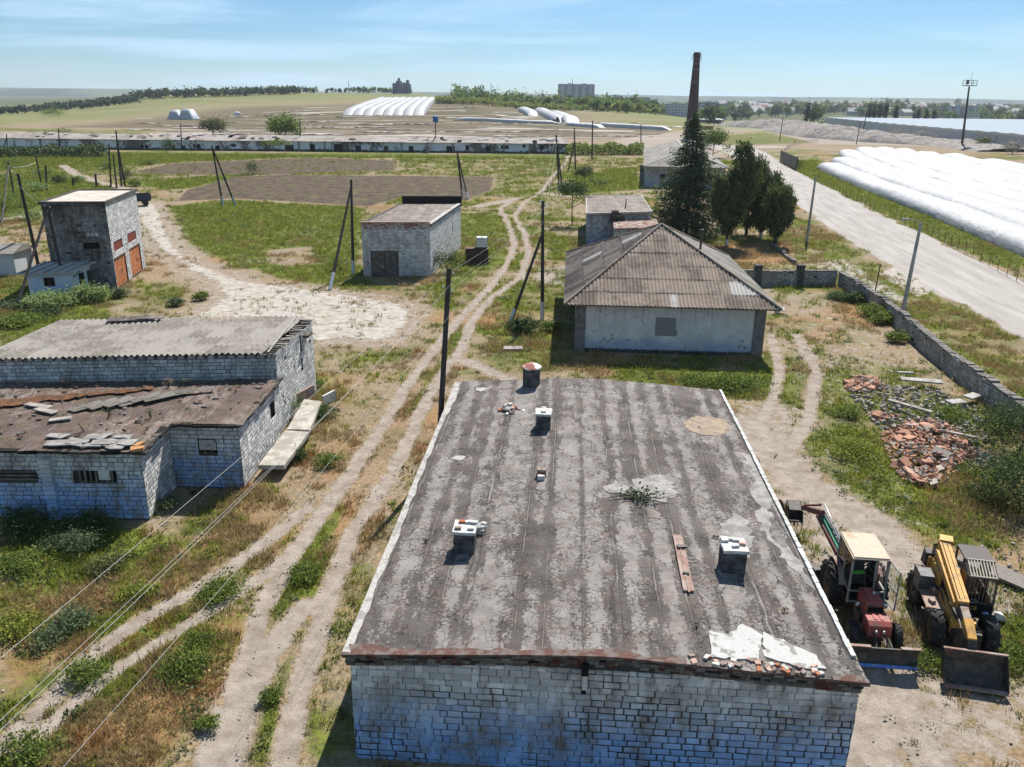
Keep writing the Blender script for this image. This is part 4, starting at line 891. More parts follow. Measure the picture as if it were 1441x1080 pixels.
roof_moss_strip([(0,566),(60,559),(150,553),(215,547),(215,550),(120,559),(0,577)], simple('orange_moss', (.15, .075, .04), .97, .05, .45, 3, c2=(.08, .05, .035), lo=.42, hi=.6, bump=.5), 'orange_moss', 2)
# corrugated sheets lying on the mossy roof: each a thing of its own
rs = random.Random(4)
for k, (a, b, w_, rot) in enumerate([(122,572,.6,.5),(146,569,.62,.42),(168,567,.6,.36),(188,565,.6,.5),(206,561,.55,.42),(224,560,.6,.62),(242,556,.58,.66),(264,552,.4,.95),(280,550,.4,.9)]):
    p = at(a, b, H+.25); mb = MB(); L_ = 1.5
    corr(mb, (-w_/2, -L_/2, 0), (1, 0, 0), (0, 1, 0), w_, lambda x: L_, .18, .025, 5, .0)
    o = mb.build('corrugated_sheet', M['asb_left'], None, (p[0], p[1], H+.27+.02*(k % 3)), -rot-.2)
    tag(o, 'loose grey corrugated sheet in the row lying on the mossy flat roof', 'roofing sheet', 'corrugated sheets lying on the mossy roof')
for k, (a, b, ln, rot) in enumerate([(55,573,1.5,-.35),(65,580,1.2,-.4),(85,592,.9,.3)]):
    p = at(a, b, H+.2); mb = MB(); mb.box((0, 0, .03), (ln, .35, .05), 0, 0, jit=.02)
    tag(mb.build('weathered_board', M['woodpale'], None, (p[0], p[1], H+.24), rot), 'short weathered board on the mossy roof, west of the corrugated sheets', 'board', 'boards on the mossy roof')
# concrete walkway slabs
gs = thing('concrete_ramp', 'raised concrete slab walkway along the end wall of the mossy-roofed building', 'walkway', tuple(at(405, 605, .5)[:2])+(0,)); g0 = at(405, 605, .5)
mb = MB()
def slabpx(mb, px, z, th):
    q = [tuple(at(a, b, z)[:2]-g0[:2]) for a, b in px]; q = q if sum(q[i-1][0]*q[i][1]-q[i][0]*q[i-1][1] for i in range(len(q))) > 0 else q[::-1]; mb.prism(q, z-th, z)
slabpx(mb, [(363,655),(400,655),(435,608),(402,606)], .62, .22); slabpx(mb, [(404,604),(436,605),(452,565),(428,562)], .66, .22)
mb.build('slab', M['concrete'], gs)
mb = MB()
for a, b in ((372,652),(410,640),(412,610),(440,575)): q = at(a, b, .4)-g0; mb.box((q[0]+.2, q[1]+.3, .2), (.4, .5, .42), .1)
mb.build('support_block', M['dark'], gs)
mb = MB(); q = at(432, 556, .8)-g0; mb.box((q[0]-.2, q[1]-.1, .8), (.12, 2.2, .6), -.35, 0); mb.build('side_board', M['plank'], gs)
q = at(463, 560, .3); mb = MB(); mb.box((0, 0, .25), (.12, 1.2, .6), -.4); tag(mb.build('white_board', M['limewhite'], None, (q[0], q[1], .05)), 'white board standing on edge beside the concrete walkway', 'board')
# ================================================================ more buildings
def at_t(px, py):
    """where the line of sight meets the terrain"""
    d = ray(px, py); t = np.geomspace(20, 12000, 1600); X = d[0]*t; Y = d[1]*t; k = CC[2]+d[2]*t <= terrain(X, Y); i = int(np.argmax(k)) if k.any() else 1599
    return np.array([X[i], Y[i], float(terrain(X[i], Y[i]))])
def wpx(Wl, B, px, py):
    d = ray(px, py); a = Wl.a+np.array([B[0], B[1], 0]); t = ((a-CC)@Wl.n)/(d@Wl.n); p = CC+d*t-a
    return float(p@Wl.u), float(p[2])
def hole_px(Wl, B, x0, y0, x1, y1):
    a = wpx(Wl, B, x0, y1); b = wpx(Wl, B, x1, y0); return (a[0], a[1], b[0], b[1])
# ---- hip-roofed house
HC = (11.6, 65.64); HA = R(-3.8); hx, hy, EZ, AZ = 7.4, 10.25, 3.5, 7.72; ix, iy = hx-.9, hy-.85
hh = thing('hip_roofed_house', 'pale plastered house under a big pyramid roof of grey-brown corrugated sheets', 'house', (HC[0], HC[1], 0), HA)
mb = MB(); wl = [Wall(a, b, EZ+.05, -.1) for a, b in (((-ix, -iy), (ix, -iy)), ((ix, -iy), (ix, iy)), ((ix, iy), (-ix, iy)), ((-ix, iy), (-ix, -iy)))]
for w in wl: w.back(mb)
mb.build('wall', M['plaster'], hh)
for sx in (-1, 1):
    for sy in (-1, 1): mb = MB(); mb.box((sx*(ix-.28), sy*(iy-.28), EZ/2), (.74, .74, EZ+.02), 0, 0); mb.build('corner_pillar', M['pillar'], hh)
mb = MB(); q = wl[0]
pp = [(5.55, 1.28), (7.0, 1.28), (7.12, 1.4), (7.1, 1.62), (6.98, 1.78), (6.96, 2.62), (5.55, 2.62)]
vs = [q.pt(x, z, -.006) for x, z in pp]+[q.pt(x, z, .05) for x, z in pp]; n = len(pp); mb.add(vs, [tuple(range(n))]+[((k+1) % n, k, n+k, n+(k+1) % n) for k in range(n)])
tag(mb.build('rendered_patch', M['grey_plaster'], hh), 'grey rendered patch where a window was filled in')
mb = MB(); mb.box((0, 0, EZ+.0), (2*hx-.15, 2*hy-.15, .06), 0, 0); mb.build('soffit', M['woodgrey'], hh)
def slope(a, b, apex, name, mat, **k):
    a, b, apex = map(np.array, (a, b, apex)); u = b-a; L = np.linalg.norm(u); u = u/L; mid = a+u*((apex-a)@u); v = apex-mid; D = np.linalg.norm(v); v /= D; xm = (apex-a)@u
    mb = MB(); corr(mb, a, u, v, L, lambda x: D*min(x/xm, (L-x)/(L-xm)), **k); return mb.build(name, mat, hh), L, D
ap = (0, 0, AZ); c4 = [(-hx, -hy, EZ+.06), (hx, -hy, EZ+.06), (hx, hy, EZ+.06), (-hx, hy, EZ+.06)]
def mf(r, x): return 1 if (r == 1 and 11.6 < x < 13.9) else (1 if r == 0 and 7.35 < x < 7.8 else 0)
r0, L0, D0 = slope(c4[0], c4[1], ap, 'roof', [M['asb_hip'], M['asb_pale']], wave=.26, amp=.042, rowh=1.75, step=.035, matf=mf)
tag(r0, 'sunlit brown corrugated roof slope facing the yard')
def mf2(r, x): return 1 if random.random() < .0015 else 0
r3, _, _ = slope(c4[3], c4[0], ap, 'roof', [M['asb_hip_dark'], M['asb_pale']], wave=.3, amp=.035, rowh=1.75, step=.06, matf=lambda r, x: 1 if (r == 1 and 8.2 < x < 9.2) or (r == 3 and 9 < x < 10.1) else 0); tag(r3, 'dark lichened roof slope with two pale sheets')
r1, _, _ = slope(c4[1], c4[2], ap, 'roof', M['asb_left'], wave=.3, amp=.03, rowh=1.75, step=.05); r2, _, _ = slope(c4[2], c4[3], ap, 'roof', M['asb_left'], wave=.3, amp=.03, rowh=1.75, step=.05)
for k in range(4):
    a = np.array(c4[k]); b = np.array(ap); mb = MB(); mb.tube([a+(0, 0, .06), a*.5+b*.5+(0, 0, .06), b+(0, 0, .07)], .10, 6); mb.build('hip_ridge', M['asb_hip'], hh)
p = atY(981, 345, 64); lp = np.array([2.6, -2.2]); mb = MB(); mb.tube([(3.0, -1.1, 5.7), (3.05, -1.1, 7.5)], .09, 8); mb.tube([(3.05, -1.1, 7.45), (3.05, -1.1, 7.6)], .13, 8); mb.build('flue_pipe', M['iron'], hh)
q = at(1092, 441, 0.0); mb = MB(); mb.box((0, 0, .25), (1.2, .5, .06), .3, 0, ry=.2); mb.box((.2, .3, .3), (.7, .4, .05), -.4, 0, rx=.3); mb.box((-.2, -.2, .12), (.4, .3, .2), .8, 0)
tag(mb.build('white_scrap', M['limewhite'], None, (q[0]+.2, q[1], .02)), 'heap of white scrap boards near the right eave of the hip-roofed house', 'scrap')
# ---- tower
TB = (-40, 79); tw = thing('block_tower', 'tall dark block tower with a white side wall and two peeling orange doors', 'tower', (TB[0], TB[1], 0)); TH = 7.75
tc = [(-41.75, 74.1), (-36.4, 74.75), (-38.1, 85.0), (-43.5, 84.35)]
bk = MB(); m1 = MB(); m2 = MB()
w0 = Wall(tc[0], tc[1], TH, 0, TB); h0 = hole_px(w0, TB, 118, 341, 139, 351); w0.back(bk, holes=[h0], dep=.4); w0.blocks(m1, holes=[h0], bh=.2, bw=.4, dep=.04, miss=.03)
w1 = Wall(tc[1], tc[2], TH, 0, TB)
hs = [hole_px(w1, TB, 160.5, 360, 179, 392), hole_px(w1, TB, 183, 351.5, 199, 384), hole_px(w1, TB, 160, 336.5, 172.5, 348), hole_px(w1, TB, 179.5, 328.5, 191.5, 340.5)]
ux = lambda a, b: wpx(w1, TB, a, b)[0]
hs = [(ux(161.5, 377), .1, ux(178.5, 374), 2.7), (ux(183.5, 368), .1, ux(199, 364), 2.75), (ux(159.5, 344), 3.35, ux(172, 341), 4.15), (ux(179.5, 336), 3.4, ux(191.5, 333), 4.25)]
w1.back(bk, holes=hs, dep=.25); w1.blocks(m2, holes=hs, bh=.2, bw=.4, dep=.015)
Wall(tc[2], tc[3], TH, 0, TB).back(bk); Wall(tc[3], tc[0], TH, 0, TB).back(bk)
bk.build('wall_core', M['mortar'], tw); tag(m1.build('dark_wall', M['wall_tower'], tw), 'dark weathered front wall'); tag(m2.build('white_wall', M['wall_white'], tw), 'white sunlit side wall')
mb = MB(); w0.slab(mb, *h0[:2], *h0[2:], .35, .4); mb.build('window', M['dark'], tw)
mb = MB(); a = wpx(w0, TB, 123, 331)
for k in range(3): w0.slab(mb, a[0]+k*.35, a[1]-.1, a[0]+k*.35+.2, a[1]+.15, -.05, .05)
mb.build('insulator', M['limewhite'], tw)
for h in hs[:2]:
    mb = MB(); w1.slab(mb, h[0]+.06, h[1], h[2]-.06, h[3]-.06, .08, .14); d = mb.build('door', M['orange_door'], tw)
    mb = MB(); mb2 = (h[0]+h[2])/2; w1.slab(mb, mb2+.5, 1.2, mb2+.56, 1.5, .03, .08); mb.build('handle', M['rust'], d)
    mb = MB(); w1.slab(mb, h[0], h[1], h[0]+.06, h[3], .0, .15); w1.slab(mb, h[2]-.06, h[1], h[2], h[3], .0, .15); w1.slab(mb, h[0]+.06, h[3]-.06, h[2]-.06, h[3], .0, .15); mb.build('door_frame', M['rust'], d)
for h in hs[2:]:
    mb = MB(); w1.slab(mb, h[0], h[1], h[2], h[3], .15, .2); 
    for k in range(7): z = h[1]+(h[3]-h[1])*(k+.5)/7; w1.slab(mb, h[0], z-.035, h[2], z+.035, .04, .15)
    mb.build('louvre', M['vent_red'], tw)
def flat_top(name, corners, z, th, mat, parent, base, over=.2, rim=None, rimw=.3, rimh=.16):
    c = np.array(corners, float)-np.array(base); ctr = c.mean(0); o = ctr+(c-ctr)*(1+over*2/np.linalg.norm(c-ctr, axis=1).mean())
    mb = MB(); mb.prism([tuple(q) for q in o], z, z+th); r = mb.build(name, mat, parent)
    if rim:
        mb = MB(); n = len(o); i = ctr+(o-ctr)*(1-rimw*1.6/np.linalg.norm(o-ctr, axis=1).mean()); e = ctr+(o-ctr)*(1+.06/np.linalg.norm(o-ctr, axis=1).mean())
        for k in range(n):
            a, b, c_, d = e[k], e[(k+1) % n], i[(k+1) % n], i[k]; mb.prism([tuple(a), tuple(b), tuple(c_), tuple(d)], z+th-.14, z+th+rimh)
        mb.build('parapet', rim, r)
    return r
flat_top('roof', tc, TH, .14, M['roof_tower'], tw, TB, .12, M['sootblock'], .28, .1)
# lean-to shed against the tower
SB = (-41, 75); sh = thing('blue_shed', 'small pale blue lean-to shed with a sagging roof at the foot of the dark tower', 'shed', (SB[0], SB[1], 0))
sc = [(-42.5, 71.3), (-39.0, 71.9), (-38.3, 75.4), (-41.7, 74.0)]; mb = MB(); bluew = simple('blue_limewash', (.42, .56, .7), .9, .1, .12, 2, c2=(.6, .62, .6))
v0 = Wall(sc[0], sc[1], 2.05, 0, SB); hw_ = (1.3, .95, 2.2, 1.75); v0.back(mb, holes=[hw_], dep=.15); v1 = Wall(sc[1], sc[2], 2.3, 0, SB); hd = (1.0, 0, 1.8, 1.85); hd2 = (2.1, .2, 2.9, 1.9); v1.back(mb, holes=[hd, hd2], dep=.15); Wall(sc[2], sc[3], 2.3, 0, SB).back(mb); Wall(sc[3], sc[0], 2.1, 0, SB).back(mb); mb.build('wall', bluew, sh)
mb = MB(); v0.slab(mb, *hw_[:2], *hw_[2:], .12, .16); wo = mb.build('window', M['dark'], sh); mb = MB()
for a in ((hw_[0], hw_[1], hw_[2], hw_[1]+.07), (hw_[0], hw_[3]-.07, hw_[2], hw_[3]), (hw_[0], hw_[1]+.07, hw_[0]+.07, hw_[3]-.07), (hw_[2]-.07, hw_[1]+.07, hw_[2], hw_[3]-.07), (1.72, hw_[1]+.07, 1.78, hw_[3]-.07)): v0.slab(mb, *a, -.02, .06)
mb.build('frame', M['rust'], wo)
mb = MB(); v1.slab(mb, *hd[:2], *hd[2:], .1, .14); mb.build('door', M['dark'], sh); mb = MB(); v1.slab(mb, hd2[0], hd2[1], hd2[2], hd2[3], .04, .1); mb.build('door', M['pole'], sh)
mb = MB(); ro = [(-43.2, 70.7, 2.15), (-38.6, 71.5, 2.2), (-37.6, 75.9, 2.75), (-42.3, 74.2, 2.6)]; ro = [(x-SB[0], y-SB[1], z) for x, y, z in ro]
mb.add([(x, y, z+.06) for x, y, z in ro]+[(x, y, z-.04) for x, y, z in ro], [(0, 1, 2, 3), (7, 6, 5, 4), (0, 4, 5, 1), (1, 5, 6, 2), (2, 6, 7, 3), (3, 7, 4, 0)])
rr_ = mb.build('roof', M['asb_pale'], sh); mb = MB()
for k in range(5): f = (k+.5)/5; a = np.array(ro[0])*(1-f)+np.array(ro[1])*f; b = np.array(ro[3])*(1-f)+np.array(ro[2])*f; mb.tube([a+(0, 0, .085), b+(0, 0, .085)], .03, 5)
mb.build('roof_batten', M['woodgrey'], rr_); mb = MB(); mb.tube([(1.6, -2.9, 1.2), (2.7, -2.6, 2.2)], .05, 5, 0); mb.build('brace', M['woodgrey'], sh)
# hut on the left edge
ht = thing('grey_hut', 'small grey gabled hut cut off by the left edge', 'hut', (-50.6, 81.8, 0)); mb = MB()
for a, b in (((-1.8, -1.6), (1.6, -1.2)), ((1.6, -1.2), (1.4, 2.4)), ((1.4, 2.4), (-1.8, 2.2)), ((-1.8, 2.2), (-1.8, -1.6))): Wall(a, b, 2.2).back(mb)
mb.build('wall', simple('hut_wall', (.5, .52, .54), .9, .1, .2, 2), ht); mb = MB(); mb.add([(-2.2, -2, 2.2), (1.8, -1.5, 2.2), (1.7, 2.8, 2.2), (-2.2, 2.7, 2.2), (-2.2, .3, 2.9), (1.75, .6, 2.9)], [(0, 1, 5, 4), (5, 2, 3, 4), (0, 4, 3), (1, 2, 5), (3, 2, 1, 0)]); mb.build('roof', M['asb_left'], ht)
# dump trailer behind the tower
q = at(203, 291); tr = thing('dark_trailer', 'dark blue flatbed trailer parked behind the white-walled tower', 'trailer', (q[0]-1.6, q[1]+1.2, 0), .5); mb = MB()
mb.box((0, 0, 1.0), (4.2, 2.2, .14)); mb.box((0, -1.06, 1.45), (4.2, .07, .8)); mb.box((0, 1.06, 1.45), (4.2, .07, .8)); mb.box((2.07, 0, 1.45), (.07, 2.05, .8)); mb.box((-2.07, 0, 1.45), (.07, 2.05, .8)); mb.build('bed', simple('dark_blue_paint', (.03, .036, .055), .6, .3, .2, 3), tr)
mb = MB(); mb.box((0, 0, .8), (4.0, .9, .24)); mb.build('chassis', M['iron'], tr)
for sx in (-1.2, 1.2):
    for sy in (-1, 1): mb = MB(); mb.lathe((sx, sy*.8-.14, .45), (0, 1, 0), [(.02, .0), (.3, 0), (.45, .03), (.45, .25), (.3, .28), (.02, .28)], 16); mb.build('wheel', M['rubber'], tr)
# ---- garage
GB = (-11, 90); ga = thing('block_garage', 'whitewashed block garage with a red brick parapet and grey double doors', 'garage', (GB[0], GB[1], 0)); GH = 5.35
gc = [(-14.95, 81.75), (-8.3, 82.3), (-6.35, 99.9), (-13.0, 99.4)]
bk = MB(); m1 = MB(); m2 = MB(); w0 = Wall(gc[0], gc[1], GH, 0, GB); hd = hole_px(w0, GB, 523, 353, 560, 388); hd = (hd[0], 0, hd[2], hd[3])
w0.back(bk, holes=[hd], dep=.3); w0.blocks(m1, holes=[(hd[0]-.02, 0, hd[2]+.02, hd[3])], bh=.2, bw=.4, top=lambda x: GH-.62)
w1 = Wall(gc[1], gc[2], GH, 0, GB); hv = (12.2, 2.2, 12.5, 3.8); gt = lambda x: GH-.5+.06*x/18; w1.back(bk, holes=[hv], top=lambda x: GH-.35); w1.blocks(m2, holes=[hv], bh=.2, bw=.4, dep=.014, top=gt); w1.slab(bk, *hv[:2], *hv[2:], .2, .25)
Wall(gc[2], gc[3], GH, 0, GB).back(bk); Wall(gc[3], gc[0], GH, 0, GB).back(bk)
bk.build('wall_core', M['mortar_lime'], ga); m1.build('wall', M['wall_garage'], ga); tag(m2.build('side_wall', M['wall_white'], ga), 'sunlit white side wall')
mb = MB(); block_face(mb, w0.a+np.array([0, 0, GH-.62]), w0.u, w0.n, w0.L, .62, bw=.26, bh=.088, dep=.035)
block_face(mb, w1.a+np.array([0, 0, GH-.5]), w1.u, w1.n, w1.L*.72, .3, bw=.26, bh=.088, dep=.03, miss=.25)
t = NT('parapet_bricks', .93, .12); rr2 = t.rnd(); oo = t.tex('Object'); t.col(t.mix(t.ramp(t.math('ADD', rr2, t.math('MULTIPLY', t.math('SUBTRACT', t.noise(oo, 1.2, 4), .5), 1.4)), .4, .55), (.52, .46, .42), t.mix(t.rnd(), (.17, .05, .03), (.3, .1, .06)))); mb.build('brick_parapet', t.mat, ga)
mb = MB(); w0.slab(mb, -.1, GH, w0.L+.1, GH+.07, -.08, .35); mb.build('coping', simple('rusty_coping', (.3, .2, .15), .9, .1, .2, 3), ga)
for k in range(2):
    x0 = hd[0]+.05+k*(hd[2]-hd[0]-.1)/2; x1 = x0+(hd[2]-hd[0]-.1)/2-.03; mb = MB(); n = 6
    for j in range(n): a = x0+(x1-x0)*j/n; w0.slab(mb, a+.006, .08, x0+(x1-x0)*(j+1)/n-.006, hd[3]-.08+random.uniform(-.02, .01), .04+random.uniform(0, .015), .1)
    for z in (.5, 1.7): w0.slab(mb, x0, z, x1, z+.12, .0, .04)
    d = mb.build('door', M['woodgrey'], ga); mb = MB(); xx = x1-.12 if k == 0 else x0+.12; w0.slab(mb, xx-.03, 1.0, xx+.03, 1.25, -.04, .03); mb.build('handle', M['rust'], d)
mb = MB(); w0.slab(mb, hd[0]+1.08, .9, hd[0]+1.2, 1.2, -.01, .03); mb.build('white_tag', M['limewhite'], ga)
rp = MB(); z0 = GH-.42; cc = [np.array(c)-np.array(GB) for c in gc]
nx, ny = 26, 60; V = []; 
for j in range(ny+1):
    for i in range(nx+1):
        a = cc[0]*(1-i/nx)+cc[1]*(i/nx); b = cc[3]*(1-i/nx)+cc[2]*(i/nx); p = a*(1-j/ny)+b*j/ny
        V.append((p[0]+(.12 if i == nx else -.12 if i == 0 else 0), p[1]+(.3 if j == 0 else 0), z0+.15+.12*float(fbm(p[0]/1.2, p[1]/1.2, 8, 3)-.5)+.1*j/ny))
rp.add(V, [(j*(nx+1)+i, j*(nx+1)+i+1, (j+1)*(nx+1)+i+1, (j+1)*(nx+1)+i) for j in range(ny) for i in range(nx)], 0, None, True); gr = rp.build('roof', M['roof_far'], ga)
mb = MB(); a = cc[3]; b = cc[2]; L = np.linalg.norm(b-a); ang = math.atan2(b[1]-a[1], b[0]-a[0]); c = (a+b)/2; mb.box((c[0], c[1]-.2, GH+.1), (L+.35, .3, 1.15), ang); mb.build('rear_parapet', M['dark'], ga)
mb = MB(); w1.slab(mb, w1.L+.1, 0, w1.L+1.6, 4.4, .3, .5); mb.build('rusty_side_panel', M['vent_red'], ga)
mb = MB(); w1.slab(mb, 0, GH-.2, w1.L, GH-.1, -.16, .25); mb.build('verge', M['asb_pale'], gr)
# water cage tank on a dark crate
q = at(672, 371); q2 = at(687, 371)
ck = thing('dark_crate', 'rusty dark crate standing in the grass beside the block garage', 'crate', (q[0]-.1, q[1]+.6, 0), .06); mb = MB(); mb.box((0, 0, .8), (2.5, 1.5, 1.5)); mb.build('box', simple('rust_black', (.045, .032, .028), .8, .2, .4, 3, c2=(.09, .05, .04)), ck); mb = MB()
for x in (-1.2, -.4, .4, 1.2): mb.box((x, -.77, .8), (.09, .06, 1.55))
mb.build('rib', M['rust'], ck); mb = MB(); mb.box((-.6, .0, 1.58), (1.2, 1.4, .06), .05, 0, jit=.02); mb.build('lid', M['rust'], ck)
ib = thing('caged_water_tank', 'white plastic water tank in a wire cage, set on top of the dark crate', 'water tank', (q[0]+.45, q[1]+.7, 1.6), .06); mb = MB(); mb.box((0, 0, .66), (1.12, .96, 1.0), 0, 0); mb.lathe((0, 0, 1.15), (0, 0, 1), [(.13, 0), (.13, .06), (.02, .07)], 10); tk = mb.build('tank', simple('white_plastic', (.78, .78, .74), .5, .4, .05, 4), ib)
mb = MB()
for x in np.linspace(-.58, .58, 6):
    for y in (-.5, .5): mb.tube([(x, y, .1), (x, y, 1.2)], .014, 5)
for y in np.linspace(-.5, .5, 5):
    for x in (-.58, .58): mb.tube([(x, y, .1), (x, y, 1.2)], .014, 5)
for z in (.12, .4, .7, .95, 1.2): mb.tube([(-.58, -.5, z), (.58, -.5, z), (.58, .5, z), (-.58, .5, z), (-.58, -.5, z)], .014, 5)
mb.build('cage', M['steelw'], ib); mb = MB()
for x in (-.5, 0, .5): mb.box((x, 0, .06), (.12, 1, .1))
mb.build('pallet', M['woodgrey'], ib)
# ---- small flat-roofed ruin behind the house
RB = (13, 108); ru = thing('ruined_flat_house', 'small flat-roofed block house with a broken chimney, behind the pyramid roof', 'house', (RB[0], RB[1], 0)); RH = 3.75
rc = [(9.0, 101.8), (17.0, 104.2), (18.2, 121.5), (10.4, 120.2)]; mb = MB(); bk = MB(); w0 = Wall(rc[0], rc[1], RH, 0, RB); w0.back(bk); w0.blocks(mb, bh=.2, bw=.42)
for a, b in ((1, 2), (2, 3), (3, 0)): w = Wall(rc[a], rc[b], RH, 0, RB); w.back(bk); (w.blocks(mb, bh=.2, bw=.42) if a == 3 else None)
bk.build('wall_core', M['mortar'], ru); mb.build('wall', M['wall_left'], ru); rf = flat_top('roof', rc, RH, .18, M['roof_far'], ru, RB, .25, M['cement'], .25, .06)
ac = [(11.6, 96.4), (16.9, 97.4), (17.6, 104.0), (12.2, 102.6)]; mb = MB(); aw = [Wall(ac[k], ac[(k+1) % 4], 2.85, 0, RB) for k in range(4)]; hd = (.3, 0, 1.2, 2.1); hw2 = (2.9, .9, 3.6, 2.0)
aw[0].back(mb, holes=[hd, hw2]); [w.back(mb) for w in aw[1:]]; mb.build('annex_wall', M['brickwash_b'], ru); mb = MB(); aw[0].slab(mb, *hd[:2], *hd[2:], .2, .25); aw[0].slab(mb, *hw2[:2], *hw2[2:], .2, .25); mb.build('dark_opening', M['dark'], ru); mb = MB(); aw[0].slab(mb, 1.4, 1.0, 2.7, 2.3, -.02, .02); mb.build('pale_panel', M['limewhite'], ru)
mb = MB(); c = np.array(ac)-np.array(RB); mb.prism([tuple(q) for q in c*1.03], 2.85, 2.98); ar = mb.build('annex_roof', simple('annex_roof', (.24, .15, .12), .95, .1, .3, 2, c2=(.36, .3, .26)), ru)
mb = MB()
for k in range(120): u, v = random.random(), random.random(); p = (c[0]*(1-u)+c[1]*u)*(1-v)+(c[3]*(1-u)+c[2]*u)*v; mb.box((p[0], p[1], 3.0), (.3, .2, .05), random.uniform(0, 3), random.choice((0, 1, 3)), jit=.03)
tag(mb.build('broken_tiles', BM, ar), kind='stuff')
mb = MB()
for r in range(6): mb.box((12.4-RB[0]+random.uniform(-.03, .03), 102.2-RB[1], 2.95+r*.24), (1.25-.09*r, .8, .22), random.uniform(-.06, .06), r % 3 if r > 2 else 1, jit=.04)
mb.box((13.25-RB[0], 102.4-RB[1], 3.3), (.6, .6, .7), .1, 1, jit=.03); mb.build('broken_chimney', [M['sootblock'], M['mortar'], M['cornice']], ru)
mb = MB(); mb.tube([(14.2-RB[0], 107-RB[1], 3.8), (14.25-RB[0], 107-RB[1], 5.1)], .07, 6); mb.build('flue_pipe', M['iron'], ru)
# ---- stone yard wall: one thing in an L with pillars
def yard_wall(name, pts, label, h=1.5, pil=2.6, hv=0, seed=1, th=.42):
    b = pts[0]; wt = thing(name, label, 'wall', (b[0], b[1], 0)); m1 = MB(); bk = MB(); pm = MB(); cp = MB(); rs = random.Random(seed)
    for a, c in zip(pts[:-1], pts[1:]):
        w = Wall(a, c, h, -.1, b); tp = lambda x: h-.14+hv*float(fbm(x/1.2+a[0], 0, 5, 3)-.5)
        f = Wall(c, a, h, -.1, b); o2 = Wall((c[0]-w.n[0]*th, c[1]-w.n[1]*th), (a[0]-w.n[0]*th, a[1]-w.n[1]*th), h, -.1, b)
        w.blocks(m1, bh=.21, bw=.46, dep=.06, jit=.03, top=tp, miss=.02); o2.blocks(m1, bh=.21, bw=.46, dep=.06, jit=.03, top=lambda x: tp(w.L-x), miss=.02); w.slab(bk, 0, 0, w.L, h-.2-hv*.3, 0, th)
        x = 0
        while x < w.L: l = rs.uniform(.25, .6); w.slab(cp, x, tp(x)-.08, min(w.L, x+l)-.02, tp(x)+rs.uniform(.0, .1), -.04+rs.uniform(-.03, .03), th+.04+rs.uniform(-.03, .03)); x += l
        if pil:
            for x in np.arange(.3, w.L, pil):
                w.slab(pm, x, 0, x+.6, h+.25+rs.uniform(-.05, .1), -.14, th+.12); w.slab(pm, x-.06, h+.3, x+.66, h+.45, -.2, th+.18)
    bk.build('core', M['mortar'], wt); m1.build('masonry', M['wall_stone'], wt); cp.build('coping', M['pillar'], wt)
    if pil: pm.build('pillar', M['sootblock'], wt)
    return wt
yard_wall('stone_wall', [(19.0, 79.2), (31.6, 79.9)], 'short grey stone yard wall with pillars, running right from the hip-roofed house', 1.55, 4.2, .1, 1)
yard_wall('stone_wall', [(31.9, 80.2), (31.2, 68.0), (29.5, 56.5), (28.4, 46.5), (28.0, 40.5)], 'long crumbling stone yard wall running beside the road, without caps', 1.45, 0, .35, 2)
q = at(1180, 385); 
for k, (a, b) in enumerate([(1176, 388), (1196, 392)]): pass
